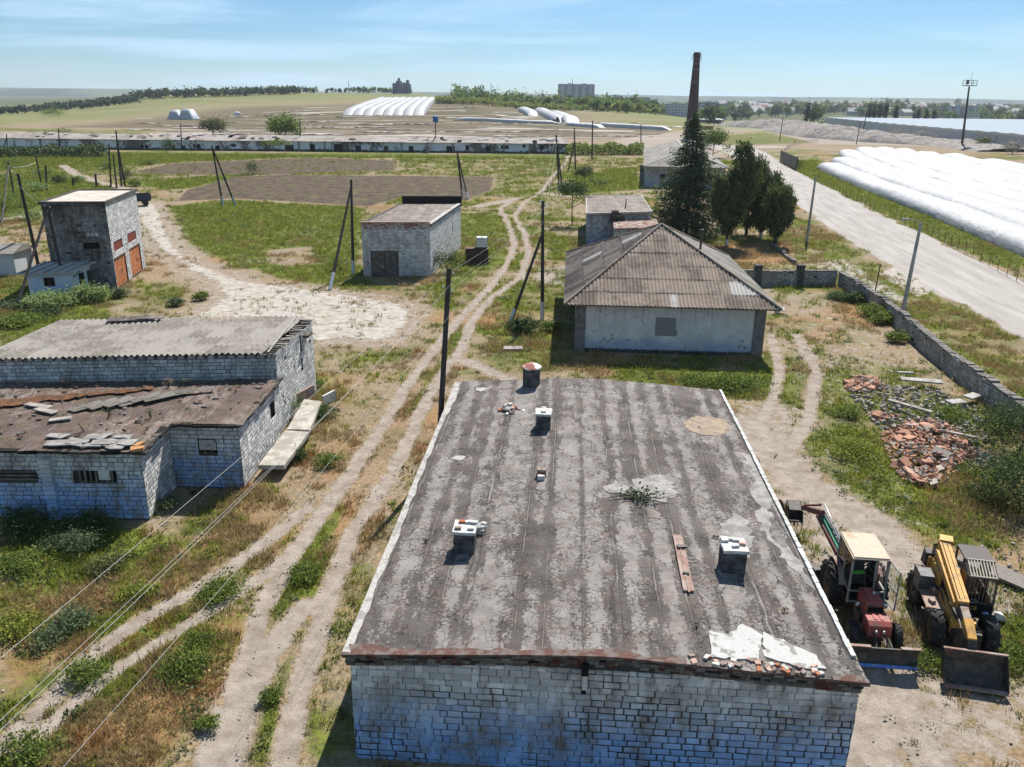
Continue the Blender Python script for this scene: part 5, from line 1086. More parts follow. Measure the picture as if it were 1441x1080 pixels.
# ---- long derelict barn
def barn():
    BX = (-65, 281); L0, L1 = (-200, 278.6), (17.5, 281.5); o = thing('long_derelict_barn', 'very long low whitewashed barn with broken openings and a sagging pale roof', 'barn', (BX[0], BX[1], 0)); h = 3.3; mb = MB(); dk = MB()
    w = Wall(L0, L1, h, 0, BX); px_holes = [(272,203,282,209),(303,205,309,211),(325,203,332,207),(401,204,413,214),(436,203,443,213),(470,203,482,215),(575,206,582,214),(628,206,640,214),(683,206,690,213),(735,204,740,208),(198,204,208,212),(254,205,260,213),(240,205,246,212),(500,205,508,213),(540,206,546,211),(655,205,660,212),(705,205,716,210),(760,205,765,211)]
    hs = []
    for a in px_holes:
        q = hole_px(w, BX, *a); hs.append((q[0], max(0, q[1]), q[2], min(h-.3, q[3])))
    w.back(mb, holes=hs, dep=.5)
    for q in hs: w.slab(dk, *q[:2], *q[2:], .45, .5)
    b0, b1 = (-199, 288.5), (18.2, 291.5); [Wall(a, c, h, 0, BX).back(mb) for a, c in ((L1, b1), (b1, b0), (b0, L0))]
    t = NT('barn_wall', .93, .1); ob = t.tex('Object'); k = t.math('ADD', t.math('MULTIPLY', t.noise(ob, .16, 4), .9), t.math('MULTIPLY', t.noise(ob, 1.1, 5, .7), .55)); zz = t.sep(ob)[2]
    c = t.mix(t.ramp(k, .7, .82), t.mix(t.noise(ob, 2, 4), (.6, .63, .68), (.75, .75, .74)), t.mix(t.noise(ob, 3, 5), (.06, .05, .045), (.24, .21, .18))); t.col(t.mix(t.ramp(t.math('SUBTRACT', zz, t.math('MULTIPLY', t.noise(ob, .8, 4), 1.4)), .1, -.35), c, (.05, .06, .03)))
    mb.build('wall', t.mat, o); dk.build('dark_opening', M['dark'], o)
    mb = MB(); n = 150; V = []; a = np.array(L0); d = np.array(L1)-a
    for i in range(n+1):
        p = a+d*i/n-np.array(BX); s = .35*(float(fbm(i/9, 1, 3, 3))-.5)
        for (dy, z) in ((-.9, h-.1+s*.6), (2.4, h+.75+s), (5.2, h+1.45+s*1.4), (5.2, h+1.4), (11, h-.1)): V.append((p[0], p[1]+dy, z+random.uniform(-.05, .05)))
    fs = []
    for i in range(n):
        for k in (0, 1, 3): 
            if random.random() < .03 and k < 2: continue
            fs.append((i*5+k, (i+1)*5+k, (i+1)*5+k+1, i*5+k+1))
    mb.add(V, fs); rf = mb.build('roof', M['asb_barn'], o); mb = MB()
    for k in range(40):
        f = random.uniform(.2, 1); p = a+d*f-np.array(BX); v = random.uniform(.5, 4.5); mb.box((p[0], p[1]+v, h+.35+.28*v+.12), (random.uniform(1, 2.4), random.uniform(.6, 1.4), .05), random.uniform(-.4, .4), random.choice((0, 0, 1)), rx=.25, jit=.05)
    tag(mb.build('loose_sheet', [M['asb_pale'], M['asb_hip_dark']], rf), kind='stuff')
    mb = MB()
    for i in range(26): f = (i+.5)/26; p = a+d*f-np.array(BX); mb = MB(); mb.box((p[0], p[1]-.1, h/2), (.5, .35, h-.2)); mb.build('buttress', M['brickwash_b'], o)
barn()
# ---- hip-ended shed behind the spruce
def hipshed():
    B = (37, 195); o = thing('hip_ended_barn', 'whitewashed barn with a hip-ended grey roof half hidden behind the spruce', 'barn', (B[0], B[1], 0)); c = [(27.0, 175.5), (43.0, 173.5), (52, 235), (36, 237)]; h = 4.2; mb = MB()
    for k in range(4): Wall(c[k], c[(k+1) % 4], h, 0, B).back(mb)
    mb.build('wall', M['brickwash'], o); c = np.array(c)-np.array(B); ctr = c.mean(0); e = ctr+(c-ctr)*1.05; m = lambda a, b, t: a*(1-t)+b*t
    r0 = m(m(e[0], e[1], .5), m(e[3], e[2], .5), .14); r1 = m(m(e[0], e[1], .5), m(e[3], e[2], .5), .86); V = [(*e[k], h) for k in range(4)]+[(*r0, h+2.9), (*r1, h+2.9)]
    mb = MB(); mb.add(V, [(0, 1, 4), (1, 2, 5, 4), (2, 3, 5), (3, 0, 4, 5), (3, 2, 1, 0)]); mb.build('roof', M['asb_left'], o)
    mb = MB()
    for k in (0, 1): mb.tube([V[k], V[4]], .16, 5)
    mb.tube([V[4], V[5]], .18, 5); mb.build('hip_ridge', M['limewhite'], o)
    mb = MB(); w = Wall((27.0, 175.5), (43.0, 173.5), h, 0, B)
    for x in (3, 8, 12.5): w.slab(mb, x, 1.2, x+1.2, 2.6, -.03, .1)
    mb.build('window', M['dark'], o)
hipshed()
# ================================================================ VEHICLES
def wheel(parent, c, r, w, name='wheel', lug=14, lugh=.05, rim=None, steer=0):
    mb = MB(); hw = w/2; mb.lathe((0, 0, 0), (1, 0, 0), [(r*.55, -hw*.8), (r*.8, -hw), (r*.96, -hw*.8), (r*.97, hw*.8), (r*.8, hw), (r*.55, hw*.8)], 28)
    for k in range(lug):
        for s in (-1, 1):
            a = 2*math.pi*(k+(.5 if s > 0 else 0))/lug; a2 = a+.16*s*0+.2
            V = []
            for (x, ang) in ((0.02*s, a), (s*hw*.92, a2)):
                for da in (-.075, .075):
                    for rr in (r*.95, r+lugh*.4): V.append((x, rr*math.sin(ang+da), rr*math.cos(ang+da)))
            mb.add(V, [(0, 1, 3, 2), (4, 6, 7, 5), (1, 5, 7, 3), (0, 4, 5, 1), (2, 3, 7, 6)])
    t = mb.build(name, M['rubber'], parent, c, steer); mb = MB()
    for s in (-1, 1): mb.lathe((s*hw*.45, 0, 0), (s, 0, 0), [(r*.57, .0), (r*.54, .06), (r*.3, .0), (r*.16, .02), (r*.16, .09), (.01, .1)], 20)
    mb.build('rim', rim or M['iron'], t); return t
def text_obj(body, size, mat, parent, loc, rot, name='lettering', depth=.004):
    cu = bpy.data.curves.new(name, 'FONT'); cu.body = body; cu.size = size; cu.extrude = depth; cu.align_x = 'CENTER'; cu.align_y = 'CENTER'; cu.materials.append(mat)
    tmp = bpy.data.objects.new('tmp_text', cu); COL.objects.link(tmp); bpy.context.view_layer.update(); me = bpy.data.meshes.new_from_object(tmp.evaluated_get(bpy.context.evaluated_depsgraph_get())); bpy.data.objects.remove(tmp); me.materials.clear(); me.materials.append(mat)
    o = bpy.data.objects.new(name, me); COL.objects.link(o); o.parent = parent; o.location = loc; o.rotation_euler = rot; return o
def tractor():
    T = thing('red_tractor', 'faded red tractor with cream cab roof, backhoe behind and a dozer blade in front', 'tractor', (12.17, 25.1, 0), R(-6))
    for s in (-1, 1):
        wheel(T, (s*.78, .5, .78), .78, .42, 'rear_wheel', 16, .06); wheel(T, (s*.7, -2.02, .43), .43, .27, 'front_wheel', 16, .02)
    mb = MB(); mb.box((0, -.7, .68), (.42, 3.4, .4), 0, 0); mb.box((0, .55, .78), (.62, .9, .55)); mb.box((0, -2.02, .5), (1.25, .16, .16)); mb.box((0, .5, .78), (1.5, .2, .2)); mb.box((.33, -1.3, .85), (.2, .8, .35)); mb.box((-.33, -1.35, .8), (.16, .6, .3))
    for k in range(3): mb.tube([(-.34-.06*k, -1.75+.05*k, 1.0), (-.42-.08*k, -1.5, .95)], .022, 6)
    mb.build('chassis', M['iron'], T)
    mb = MB(); mb.prismx([(-.85, .85), (-.85, 1.47), (-1.72, 1.5), (-1.82, 1.44), (-1.84, .85)], -.27, .27); mb.box((0, -1.3, 1.51), (.36, .8, .03)); hd = mb.build('hood', M['tractor_red'], T)
    mb = MB(); mb.box((0, -1.86, 1.13), (.46, .05, .5)); mb.build('grille', M['black'], hd)
    mb = MB(); mb.lathe((.1, -1.25, 1.52), (0, 0, 1), [(.05, 0), (.05, .06), (.01, .07)], 10); mb.build('cap', M['limewhite'], hd)
    mb = MB(); mb.prismx([(-1.9, .68), (-1.9, 1.2), (-2.35, 1.2), (-2.5, 1.1), (-2.52, .7)], -.36, .36); mb.box((-.1, -2.1, 1.21), (.1, .4, .03)); mb.box((.1, -2.1, 1.21), (.1, .4, .03)); mb.build('nose', M['tractor_red'], T)
    mb = MB(); 
    for x in (-.14, .1): mb.tube([(x, -2.52, .95), (x, -2.62, .95)], .05, 8); mb.tube([(x, -2.5, .75), (x+.03, -2.75, .6)], .02, 6)
    mb.build('hose', M['chrome'], T)
    for s in (-1, 1):
        mb = MB(); mb.lathe((s*.42, -1.45, 1.2), (0, -1, 0), [(.02, -.08), (.08, -.04), (.1, .03), (.02, .05)], 14); mb.build('headlight', M['chrome'], T)
    mb = MB(); mb.tube([(.2, -1.1, 1.5), (.2, -1.1, 1.75), (.22, -1.05, 2.15)], .04, 8); mb.build('exhaust_pipe', M['rust'], T)
    for s in (-1, 1):
        mb = MB(); pf = [(-.25, 1.2), (-.1, 1.5), (.2, 1.66), (.8, 1.66), (1.12, 1.5), (1.2, 1.3)]
        n = len(pf); V = [(x, y, z) for x in (s*.5, s*.74) for y, z in pf]+[(x, y, z-.04) for x in (s*.5, s*.74) for y, z in pf]; fs = []
        for k in range(n-1): fs += [(k, k+1, n+k+1, n+k), (2*n+k, 3*n+k, 3*n+k+1, 2*n+k+1), (n+k, n+k+1, 3*n+k+1, 3*n+k)]
        mb.add(V, fs); mb.build('fender', M['plank'], T)
    # cab
    y0, y1, z0, z1 = -.86, .86, 1.35, 2.56; hw = .56; cb = MB(); P_ = lambda a, b, r=.035: cb.tube([a, b], r, 6, smooth=False)
    cor = [(-hw-.04, y0-.02), (hw+.04, y0-.02), (hw, y1), (-hw, y1)]; top = [(-hw, y0+.1), (hw, y0+.1), (hw, y1-.06), (-hw, y1-.06)]
    for (a, b), (c, d) in zip(cor, top): P_((a, b, z0-.45 if b < 0 else z0), (c, d, z1), .04)
    for k in range(4): a, b = top[k], top[(k+1) % 4]; P_((*a, z1-.03), (*b, z1-.03)); a, b = cor[k], cor[(k+1) % 4]; P_((*a, z0), (*b, z0))
    for s in (-1, 1): P_((s*hw, .05, z0), (s*hw, .05, z1))
    P_((-hw, y0, z0-.42), (hw, y0, z0-.42)); P_((hw*.35, y0, z0), (hw*.35, y0+.1, z1)); cf = cb.build('cab_frame', M['cabframe'], T)
    mb = MB(); mb.box((0, (y0+y1)/2, .98), (1.06, 1.6, .08)); mb.box((0, y0+.05, 1.2), (.9, .06, .5)); mb.build('cab_floor', M['black'], cf)
    mb = MB(); g = .006
    for s in (-1, 1):
        if s < 0: mb.box((s*hw, -.42, (z0+z1)/2), (g, .78, z1-z0-.1)); 
        mb.box((s*hw, .43, (z0+z1)/2), (g, .66, z1-z0-.1))
    mb.box((0, y1-.03, (z0+z1)/2), (1.05, g, z1-z0-.1)); mb.build('pane', M['glass'], cf)
    mb = MB(); mb.prism([(-.62, -.9), (.62, -.9), (.6, .9), (-.6, .9)], z1, z1+.03); mb.box((0, 0, z1+.05), (1.18, 1.74, .05), top=(.97, .98)); 
    mb.build('cab_roof', M['cream'], T)
    mb = MB(); mb.box((0, .28, 1.32), (.5, .45, .12)); mb.box((0, .52, 1.6), (.5, .1, .5), rx=-.12); st = mb.build('seat', M['iron'], T); mb = MB(); mb.box((-.1, .22, 1.42), (.62, .16, .06), .12); mb.box((-.42, .2, 1.44), (.12, .22, .1), .3); mb.build('green_cover', M['limeseat'], st)
    mb = MB(); mb.lathe((.05, -.35, 1.55), (0, -.5, 1), [(.17, 0), (.19, .015), (.19, -.015), (.17, -.0)], 18); mb.tube([(.05, -.36, 1.55), (.05, -.6, 1.1)], .025, 6); mb.build('steering_wheel', M['iron'], T)
    # open door hung on the right front post
    mb = MB()
    dx, dy = hw+.06, y0+.1
    for a, b in (((0, 0, 1.05), (0, 0, 2.5)), ((.16, -.62, 1.0), (.16, -.62, 2.4)), ((0, 0, 2.5), (.16, -.62, 2.4)), ((0, 0, 1.05), (.16, -.62, 1.0)), ((0, 0, 1.7), (.16, -.62, 1.65))): mb.tube([(dx+a[0], dy+a[1], a[2]), (dx+b[0], dy+b[1], b[2])], .028, 6)
    d = mb.build('door', M['cabframe'], T); mb = MB(); mb.quad((dx, dy, 1.05), (dx+.16, dy-.62, 1.0), (dx+.16, dy-.62, 2.4), (dx, dy, 2.5)); mb.build('pane', M['glass'], d)
    # blade
    mb = MB(); pf = [(-3.18, .06), (-3.1, .2), (-3.06, .42), (-3.1, .62), (-3.2, .76)]; q = pf+[(y+.05, z+.01) for y, z in reversed(pf)]; mb.prismx(q, -1.06, 1.06); bl = mb.build('blade', M['iron'], T)
    mb = MB(); mb.box((0, -3.215, .12), (2.1, .03, .14), rx=.25); mb.build('blue_edge', M['bluestrip'], bl)
    for x in (-.75, .78): mb = MB(); mb.box((x, -3.15, .79), (.62, .12, .03)); mb.build('top_plate', M['plank'], bl)
    mb = MB()
    for s in (-1, 1): mb.tube([(s*.42, -3.08, .3), (s*.42, -1.4, .6)], .06, 6); mb.tube([(s*.2, -3.05, .55), (s*.16, -2.5, .85)], .035, 6)
    mb.build('push_arm', M['iron'], T)
    # backhoe
    mb = MB(); mb.box((0, 1.35, .95), (1.1, .3, .7)); mb.box((-.1, 1.6, .9), (.4, .4, .8))
    for s in (-1, 1): mb.tube([(s*.5, 1.5, .9), (s*.95, 1.75, .25)], .08, 6); mb.box((s*1.0, 1.8, .1), (.4, .35, .1))
    mb.box((-1.05, 1.5, .55), (.45, .5, .5), .3, jit=.05); mb.tube([(-.9, 1.0, .5), (-1.2, 1.9, .7)], .05, 6)
    mb.build('stabiliser', M['iron'], T)
    A, B, C_, D_ = np.array((-.1, 1.65, 1.05)), np.array((-.58, 3.55, 2.0)), np.array((-.82, 5.15, 1.35)), np.array((-.95, 5.75, .85))
    def beam(mb, a, b, w0, w1, h0, h1):
        a = np.array(a); b = np.array(b); d = (b-a)/np.linalg.norm(b-a); s = np.cross(d, (0, 0, 1)); s /= np.linalg.norm(s); u = np.cross(s, d); V = []
        for p, w, h in ((a, w0, h0), (b, w1, h1)):
            for x, y in ((-1, -1), (1, -1), (1, 1), (-1, 1)): V.append(p+s*x*w/2+u*y*h/2)
        mb.add(V, [(3, 2, 1, 0), (4, 5, 6, 7), (0, 1, 5, 4), (1, 2, 6, 5), (2, 3, 7, 6), (3, 0, 4, 7)])
    mb = MB(); beam(mb, A, B, .18, .14, .3, .2); bm_ = mb.build('boom', M['green'], T)
    mb = MB(); mb.tube([A+(0.1, .1, .3), B+(.1, -.1, .16)], .04, 6); mb.tube([A+(.16, 0, .2), A*.4+B*.6+(.16, 0, .28), B+(.18, .2, .25), C_*.4+B*.6+(.18, 0, .3)], .02, 5); mb.build('hydraulic_ram', M['chrome'], bm_)
    mb = MB(); beam(mb, B+(0, -.35, .12), C_, .16, .12, .22, .16); beam(mb, A+(-.16, .1, .1), B+(-.16, -.2, -.05), .07, .06, .16, .12); mb.tube([B+(.02, .1, .25), C_+(.0, -.2, .2)], .045, 6); mb.build('dipper_arm', M['tractor_darkred'], T)
    mb = MB(); c = D_; w = .3
    pf = [(.35, .35), (.42, .0), (.25, -.3), (-.1, -.4), (-.4, -.3)]; q = pf+[(y*.88, z*.88+.02) for y, z in reversed(pf)]
    mb.prismx([(c[1]+y, c[2]+z) for y, z in q], c[0]-w, c[0]+w)
    for s in (-w, w-.03): mb.prismx([(c[1]+y, c[2]+z) for y, z in pf]+[(c[1]-.2, c[2]+.1)], c[0]+s, c[0]+s+.03)
    for k in range(4): mb.box((c[0]-w+.06+k*.16, c[1]-.46, c[2]-.32), (.07, .16, .04), rx=.3)
    mb.box((c[0]-.05, c[1]-.1, c[2]+.32), (.5, .55, .05), rx=.3); mb.build('bucket', M['iron'], T)
    mb = MB(); mb.lathe((c[0]-w-.28, c[1]+.05, c[2]+.05), (1, .2, 0), [(.02, 0), (.38, 0), (.4, .02), (.38, .05), (.02, .06)], 20); mb.build('rusty_disc', M['rust'], T)
    return T
tractor()
def loader():
    T = thing('yellow_loader', 'yellow telescopic loader with black caged cab and an open bucket lowered in front', 'loader', (15.1, 24.3, 0), R(-12.5))
    for sx in (-1, 1):
        for sy in (-1.18, 1.18): wheel(T, (sx*.82, sy, .6), .6, .42, 'wheel', 13, .06, M['iron'], .12*(sy > 0))
    mb = MB(); mb.box((0, 0, .72), (.9, 3.2, .38)); mb.box((0, -1.18, .6), (1.6, .24, .24)); mb.box((0, 1.18, .6), (1.6, .24, .24)); mb.box((.05, -1.65, .62), (.8, .2, .5)); mb.build('chassis', M['iron'], T)
    mb = MB(); mb.box((-.78, .78, 1.22), (.5, .66, .62), top=(.92, .94)); mb.build('engine_box', simple('grey_black_panel', (.06, .06, .062), .55, .4, .2, 4, c2=(.12, .12, .12)), T)
    mb = MB(); mb.box((-.66, -.15, .98), (.66, 1.15, .06), rx=.05); mb.box((-.5, .35, 1.1), (.3, .3, .2), jit=.03); mb.box((-.75, -.3, 1.05), (.16, .2, .12), .4); mb.build('deck', M['plank'], T)
    mb = MB()
    for k in range(7): mb.tube([(-.45+random.uniform(-.06, .06), .7+random.uniform(-.3, .3), 1.2), (-.4+random.uniform(-.1, .1), random.uniform(-.4, .3), 1.35+random.uniform(-.1, .1)), (-.42, -.9, 1.05)], .02, 5)
    for k in range(5): mb.tube([(-.3+random.uniform(-.2, .2), 1.5, 1.5), (-.25+random.uniform(-.2, .2), 1.6, 2.2), (-.2, 1.35, 2.3+random.uniform(0, .2))], .025, 5)
    mb.build('hose', M['iron'], T)
    mb = MB(); mb.box((-.4, -.75, 1.1), (.1, 1.7, .34), 0, 0, rx=.1); mb.box((-.1, -1.5, .95), (.75, .12, .42)); mb.box((.12, .9, 1.3), (.1, 1.5, .7)); mb.box((-.42, .9, 1.45), (.08, 1.2, .6)); mb.box((-.1, 1.62, 1.35), (.9, .3, .8)); mb.build('body', M['yellow'], T)
    mb = MB(); mb.box((-.3, 1.75, 1.6), (.7, .35, .5), jit=.04); mb.box((-.75, 1.5, 1.1), (.3, .4, .4), jit=.05); mb.build('counterweight', M['iron'], T)
    def beam(mb, a, b, w, h, w2=None, h2=None):
        a = np.array(a, float); b = np.array(b, float); d = (b-a)/np.linalg.norm(b-a); s = np.cross(d, (0, 0, 1)); s /= np.linalg.norm(s); u = np.cross(s, d); V = []
        for p, ww, hh in ((a, w, h), (b, w2 or w, h2 or h)):
            for x, y in ((-1, -1), (1, -1), (1, 1), (-1, 1)): V.append(p+s*x*ww/2+u*y*hh/2)
        mb.add(V, [(3, 2, 1, 0), (4, 5, 6, 7), (0, 1, 5, 4), (1, 2, 6, 5), (2, 3, 7, 6), (3, 0, 4, 7)])
    mb = MB(); beam(mb, (-.17, 1.55, 2.28), (-.17, -1.35, 1.62), .34, .42); beam(mb, (-.4, 1.2, 2.1), (-.36, -1.2, 1.55), .1, .26); beam(mb, (-.05, 1.75, 2.3), (-.12, 1.4, 2.26), .42, .5); bo = mb.build('boom', M['yellow'], T)
    mb = MB(); beam(mb, (-.27, 1.4, 2.47), (-.27, -1.3, 1.855), .02, .02); beam(mb, (-.12, 1.4, 2.468), (-.12, -1.3, 1.85), .012, .012); mb.build('seam', M['black'], bo)
    mb = MB(); beam(mb, (-.17, -1.3, 1.6), (-.17, -2.2, 1.36), .24, .3); mb.tube([(-.34, -.9, 1.62), (-.33, -2.1, 1.25)], .04, 8); mb.build('inner_boom', M['steelw'], T)
    mb = MB(); beam(mb, (-.17, -1.95, 1.46), (-.17, -2.62, 1.2), .28, .32, .26, .24); mb.build('boom_head', M['yellow'], T)
    mb = MB(); beam(mb, (-.17, -2.5, 1.2), (-.14, -2.7, .5), .3, .3); mb.tube([(-.3, -2.5, 1.1), (-.4, -2.75, .4)], .035, 6); mb.tube([(-.0, -2.5, 1.1), (.1, -2.75, .4)], .035, 6); mb.box((-.1, -2.75, .5), (.9, .14, .4)); mb.build('carriage', M['iron'], T)
    # bucket
    mb = MB(); cx, w = -.08, .9; pf = [(-2.86, 1.0), (-2.84, .55), (-2.98, .24), (-3.3, .1), (-3.62, .08)]; q = pf+[(y-.0, z+.035) if i > 2 else (y-.035, z+.01) for i, (y, z) in reversed(list(enumerate(pf)))]
    mb.prismx(q, cx-w, cx+w)
    for s in (-w, w-.025): mb.prismx([(-2.86, 1.0), (-2.84, .55), (-2.98, .24), (-3.3, .1), (-3.62, .08), (-3.45, .3), (-3.0, .98)], cx+s, cx+s+.025)
    b_ = mb.build('bucket', M['iron'], T); mb = MB(); mb.box((cx, -3.56, .13), (1.84, .17, .03), 0, 0); mb.box((cx, -2.89, 1.02), (1.84, .08, .04)); mb.build('cutting_edge', M['plank'], b_); mb = MB(); mb.box((cx-w+.14, -2.93, .9), (.26, .03, .2), .3); mb.build('gusset', M['rust'], b_)
    # cab
    x0, x1, y0, y1, z0, z1 = .2, 1.04, -.42, 1.15, .75, 2.48; cb = MB(); P_ = lambda a, b, r=.04: cb.tube([a, b], r, 4, smooth=False)
    zz = 2.2
    for x in (x0, x1): P_((x, y0-.08, z0), (x, y0, zz)); P_((x, y1, z0), (x, y1, z1)); P_((x, y0, zz), (x, .2, z1)); P_((x, .2, z1), (x, y1, z1)); P_((x, .35, z0+.4), (x, .35, z1)); P_((x, y0-.05, 1.3), (x, y1, 1.3))
    for y, z in ((y0, zz), (.2, z1), (y1, z1), (y0-.08, 1.3), (y1, 1.3)): P_((x0, y, z), (x1, y, z))
    cf = cb.build('cab_frame', M['iron'], T)
    mb = MB(); mb.box(((x0+x1)/2, y0-.07, 1.02), (x1-x0, .05, .56)); mb.box((x1, .35, 1.0), (.05, 1.5, .55)); mb.box(((x0+x1)/2, y1, 1.1), (x1-x0, .05, .7)); mb.box(((x0+x1)/2, .35, .78), (x1-x0, 1.5, .06)); mb.box((x0, .8, 1.05), (.05, .7, .55)); mb.build('cab_panel', M['black'], cf)
    mb = MB(); mb.box(((x0+x1)/2, .66, z1+.04), (x1-x0+.08, 1.02, .05)); mb.build('cab_roof', M['plank'] if False else simple('grey_cab_roof', (.13, .115, .105), .8, .2, .2, 4), T)
    mb = MB(); n = 9
    for k in range(n): x = x0+.04+(x1-x0-.08)*k/(n-1); mb.tube([(x, y0-.02, zz+.05), (x, .18, z1+.05)], .025, 5)
    mb.tube([(x0, y0-.02, zz+.05), (x1, y0-.02, zz+.05)], .03, 5); mb.tube([(x0, .18, z1+.05), (x1, .18, z1+.05)], .03, 5); mb.build('roof_guard', simple('cream_bars', (.52, .46, .36), .7, .2, .15, 5), T)
    mb = MB(); n = 8
    for k in range(n): x = x0+.04+(x1-x0-.08)*k/(n-1); mb.tube([(x, y0-.1, 1.35), (x, y0-.04, zz)], .012, 5)
    mb.build('window_guard', M['steelw'], T)
    mb = MB(); mb.box(((x0+x1)/2, y0-.03, 1.75), (x1-x0-.06, .006, .86), rx=-.06); mb.build('pane', M['glass'], cf); mb = MB(); mb.box((x1, .7, 1.85), (.006, .8, .9)); mb.build('pane', M['glass'], cf)
    mb = MB(); mb.box((x0-.02, .02, 1.82), (.03, .52, .66)); o = mb.build('door_panel', M['yellow'], T); mb = MB()
    for a, b in (((0, -.3, 1.4), (0, -.3, 2.2)), ((0, .36, 1.4), (0, .36, 2.3)), ((0, -.3, 2.2), (0, .36, 2.3)), ((0, -.3, 1.4), (0, .36, 1.4))): mb.tube([(x0-.03, a[1]+0, a[2]), (x0-.03, b[1], b[2])], .03, 5)
    mb.build('door_frame', M['steelw'], o)
    mb = MB(); mb.box((.6, .5, 1.15), (.45, .45, .12)); mb.box((.6, .74, 1.45), (.45, .1, .5)); mb.build('seat', M['iron'], T)
    text_obj('JCB', .2, M['letter'], cf, (.42, y0-.105, 1.1), (R(90), 0, 0))
    mb = MB(); mb.lathe((.86, y0-.1, .9), (0, -1, 0), [(.115, 0), (.115, .012), (.0, .014)], 20); s_ = mb.build('round_sign', M['bluesign'], cf); mb = MB(); mb.box((.84, y0-.118, .92), (.07, .006, .04), ry=.5); mb.box((.89, y0-.118, .88), (.05, .006, .03), ry=-.4); mb.lathe((.86, y0-.112, .9), (0, -1, 0), [(.115, 0), (.1, .004)], 20); mb.build('sign_mark', M['whitesign'], s_)
    mb = MB(); mb.tube([(-.95, .6, .25), (-1.05, -.3, .05)], .03, 5); mb.build('step_bar', M['steelw'], T)
    return T
loader()
q = at(1407, 802, .15); mb = MB(); mb.box((0, 0, 0), (2.6, .95, .1), 0, 0, jit=.02); tag(mb.build('leaning_slab', simple('grey_slab', (.2, .18, .16), .9, .1, .2, 2), None, (q[0]-.2, q[1], .12), -.95), 'flat grey slab lying on the rubble just right of the caged loader cab', 'slab')
# ================================================================ POLES AND WIRES
TOPS = {}
def pole(key, bpx, tpx, label, brace=None, mat='pole', foot=False, insul=2, r=(.16, .11), name='utility_pole', H=None, at0=None, lamp=None, cross=False, Y=None, cat='utility pole', grp=None, lime=None):
    b = np.array(at0) if at0 is not None else (at(*bpx)); t = atY(*tpx, b[1]) if tpx is not None else np.array([b[0], b[1], H or 9.4]); b[2] = 0
    t[0] = b[0]+np.clip(t[0]-b[0], -.9, .9)
    o = thing(name, label, cat, tuple(b), 0, grp); d = t-b; TOPS[key] = t
    mb = MB(); n = 4 if mat == 'pole' else 8; mb.tube([(0, 0, -.3), tuple(d)], r, n, smooth=n > 4); mb.build('shaft', M[mat], o)
    if foot: mb = MB(); k = 1.5/d[2]; mb.tube([(0, 0, -.05), tuple(d*k)], [r[0]*1.08, r[0]*1.05], n, smooth=False); mb.build('whitewashed_foot', M['pole_foot'], o)
    if brace is not None:
        c = (at(*brace[0]) if len(brace[0]) == 2 else np.array(brace[0]))-b; c[2] = 0; e = d*brace[1]; mb = MB(); mb.tube([tuple(c+(0, 0, -.2)), tuple(e)], [r[0]*.95, r[1]], n, smooth=False); bo = mb.build('brace', M[mat], o)
        if foot: mb = MB(); f = c+(e-c)*.16; mb.tube([tuple(c), tuple(f)], r[0]*1.05, n, smooth=False); mb.build('whitewashed_foot', M['pole_foot'], bo)
    for k in range(insul):
        z = d*(1-.045*(k//2+.4)-.02*k); s = 1 if k % 2 else -1; mb = MB(); mb.tube([tuple(z), tuple(z+(s*.22, 0, .02)), tuple(z+(s*.22, 0, .12))], .015, 5, 0); mb.lathe(tuple(z+(s*.22, 0, .1)), (0, 0, 1), [(.03, 0), (.055, .02), (.03, .05), (.05, .07), (.01, .12)], 8, 1); mb.build('insulator', [M['rust'], M['ceramic']], o)
    if lamp: mb = MB(); mb.tube([tuple(d), tuple(d+np.array(lamp)*.6+(0, 0, .25)), tuple(d+np.array(lamp)+(0, 0, .3))], .035, 6); a = mb.build('lamp_arm', M['pole_pale'], o); mb = MB(); mb.box(tuple(d+np.array(lamp)*1.15+(0, 0, .28)), (.62, .22, .12), math.atan2(lamp[1], lamp[0]), 0); mb.build('lamp_head', M['pole_pale'], a)
    if cross: mb = MB(); mb.box(tuple(d+(0, 0, -.25)), (1.4, .09, .09)); mb.build('crossarm', M['iron'], o)
    return o
pole('b', None, (632, 378), 'dark square pole standing by the left edge of the bitumen-roofed building', at0=(-3.62, 37.3, 0), insul=4, r=(.145, .11))
pole('c', (763, 450), (764, 283), 'dark pole with whitewashed foot and slanting brace, left of the hip-roofed house', ((717, 455), .74), foot=True, insul=4)
pole('a', (497, 387), (494, 253), 'braced dark pole with whitewashed feet in front of the garage, beside the concrete yard', ((464, 408), .93), foot=True, insul=2)
pole('t', (314, 290), (298, 205), 'braced pole on the edge of the ploughed field, by the curve of the concrete yard', ((332, 290), .97), foot=True, r=(.17, .13))
pole('u', (651, 278), (643, 213), 'braced pole just behind the garage roof', ((659, 281), .96), foot=True, r=(.18, .13))
pole('v', (787, 265), (777, 190), 'braced pole beside the bend of the dirt track', ((791, 262), .9), foot=True, r=(.2, .15))
pole('w', (810, 240), (808, 180), 'slim pole beyond the bend of the dirt track, with a leaning strut', ((800, 238), .7), r=(.2, .15), insul=0)
pole('x', (833, 226), (834, 170), 'slim pole among the bushes at the right end of the long barn', r=(.22, .17), insul=0)
pole('y', (902, 206), (902, 175), 'slim distant pole left of the hip-ended barn', r=(.22, .17), insul=0)
pole('A', (55, 378), (25, 245), 'tall dark pole rising left of the block tower, with a pale stub alongside', None, r=(.2, .15), insul=3)
pole('C', (93, 412), (66, 289), 'dark pole in front of the blue shed, held by a long slanting brace', ((20, 437), .96), r=(.16, .13), insul=4)
pole('D', (20, 275), (11, 228), 'leaning braced pole near the left edge, beyond the block tower', ((1, 318), .9), r=(.18, .14))
pole('E', (60, 268), (50, 219), 'bare leaning pole standing in the green scrub behind the tower', r=(.17, .12), insul=0)
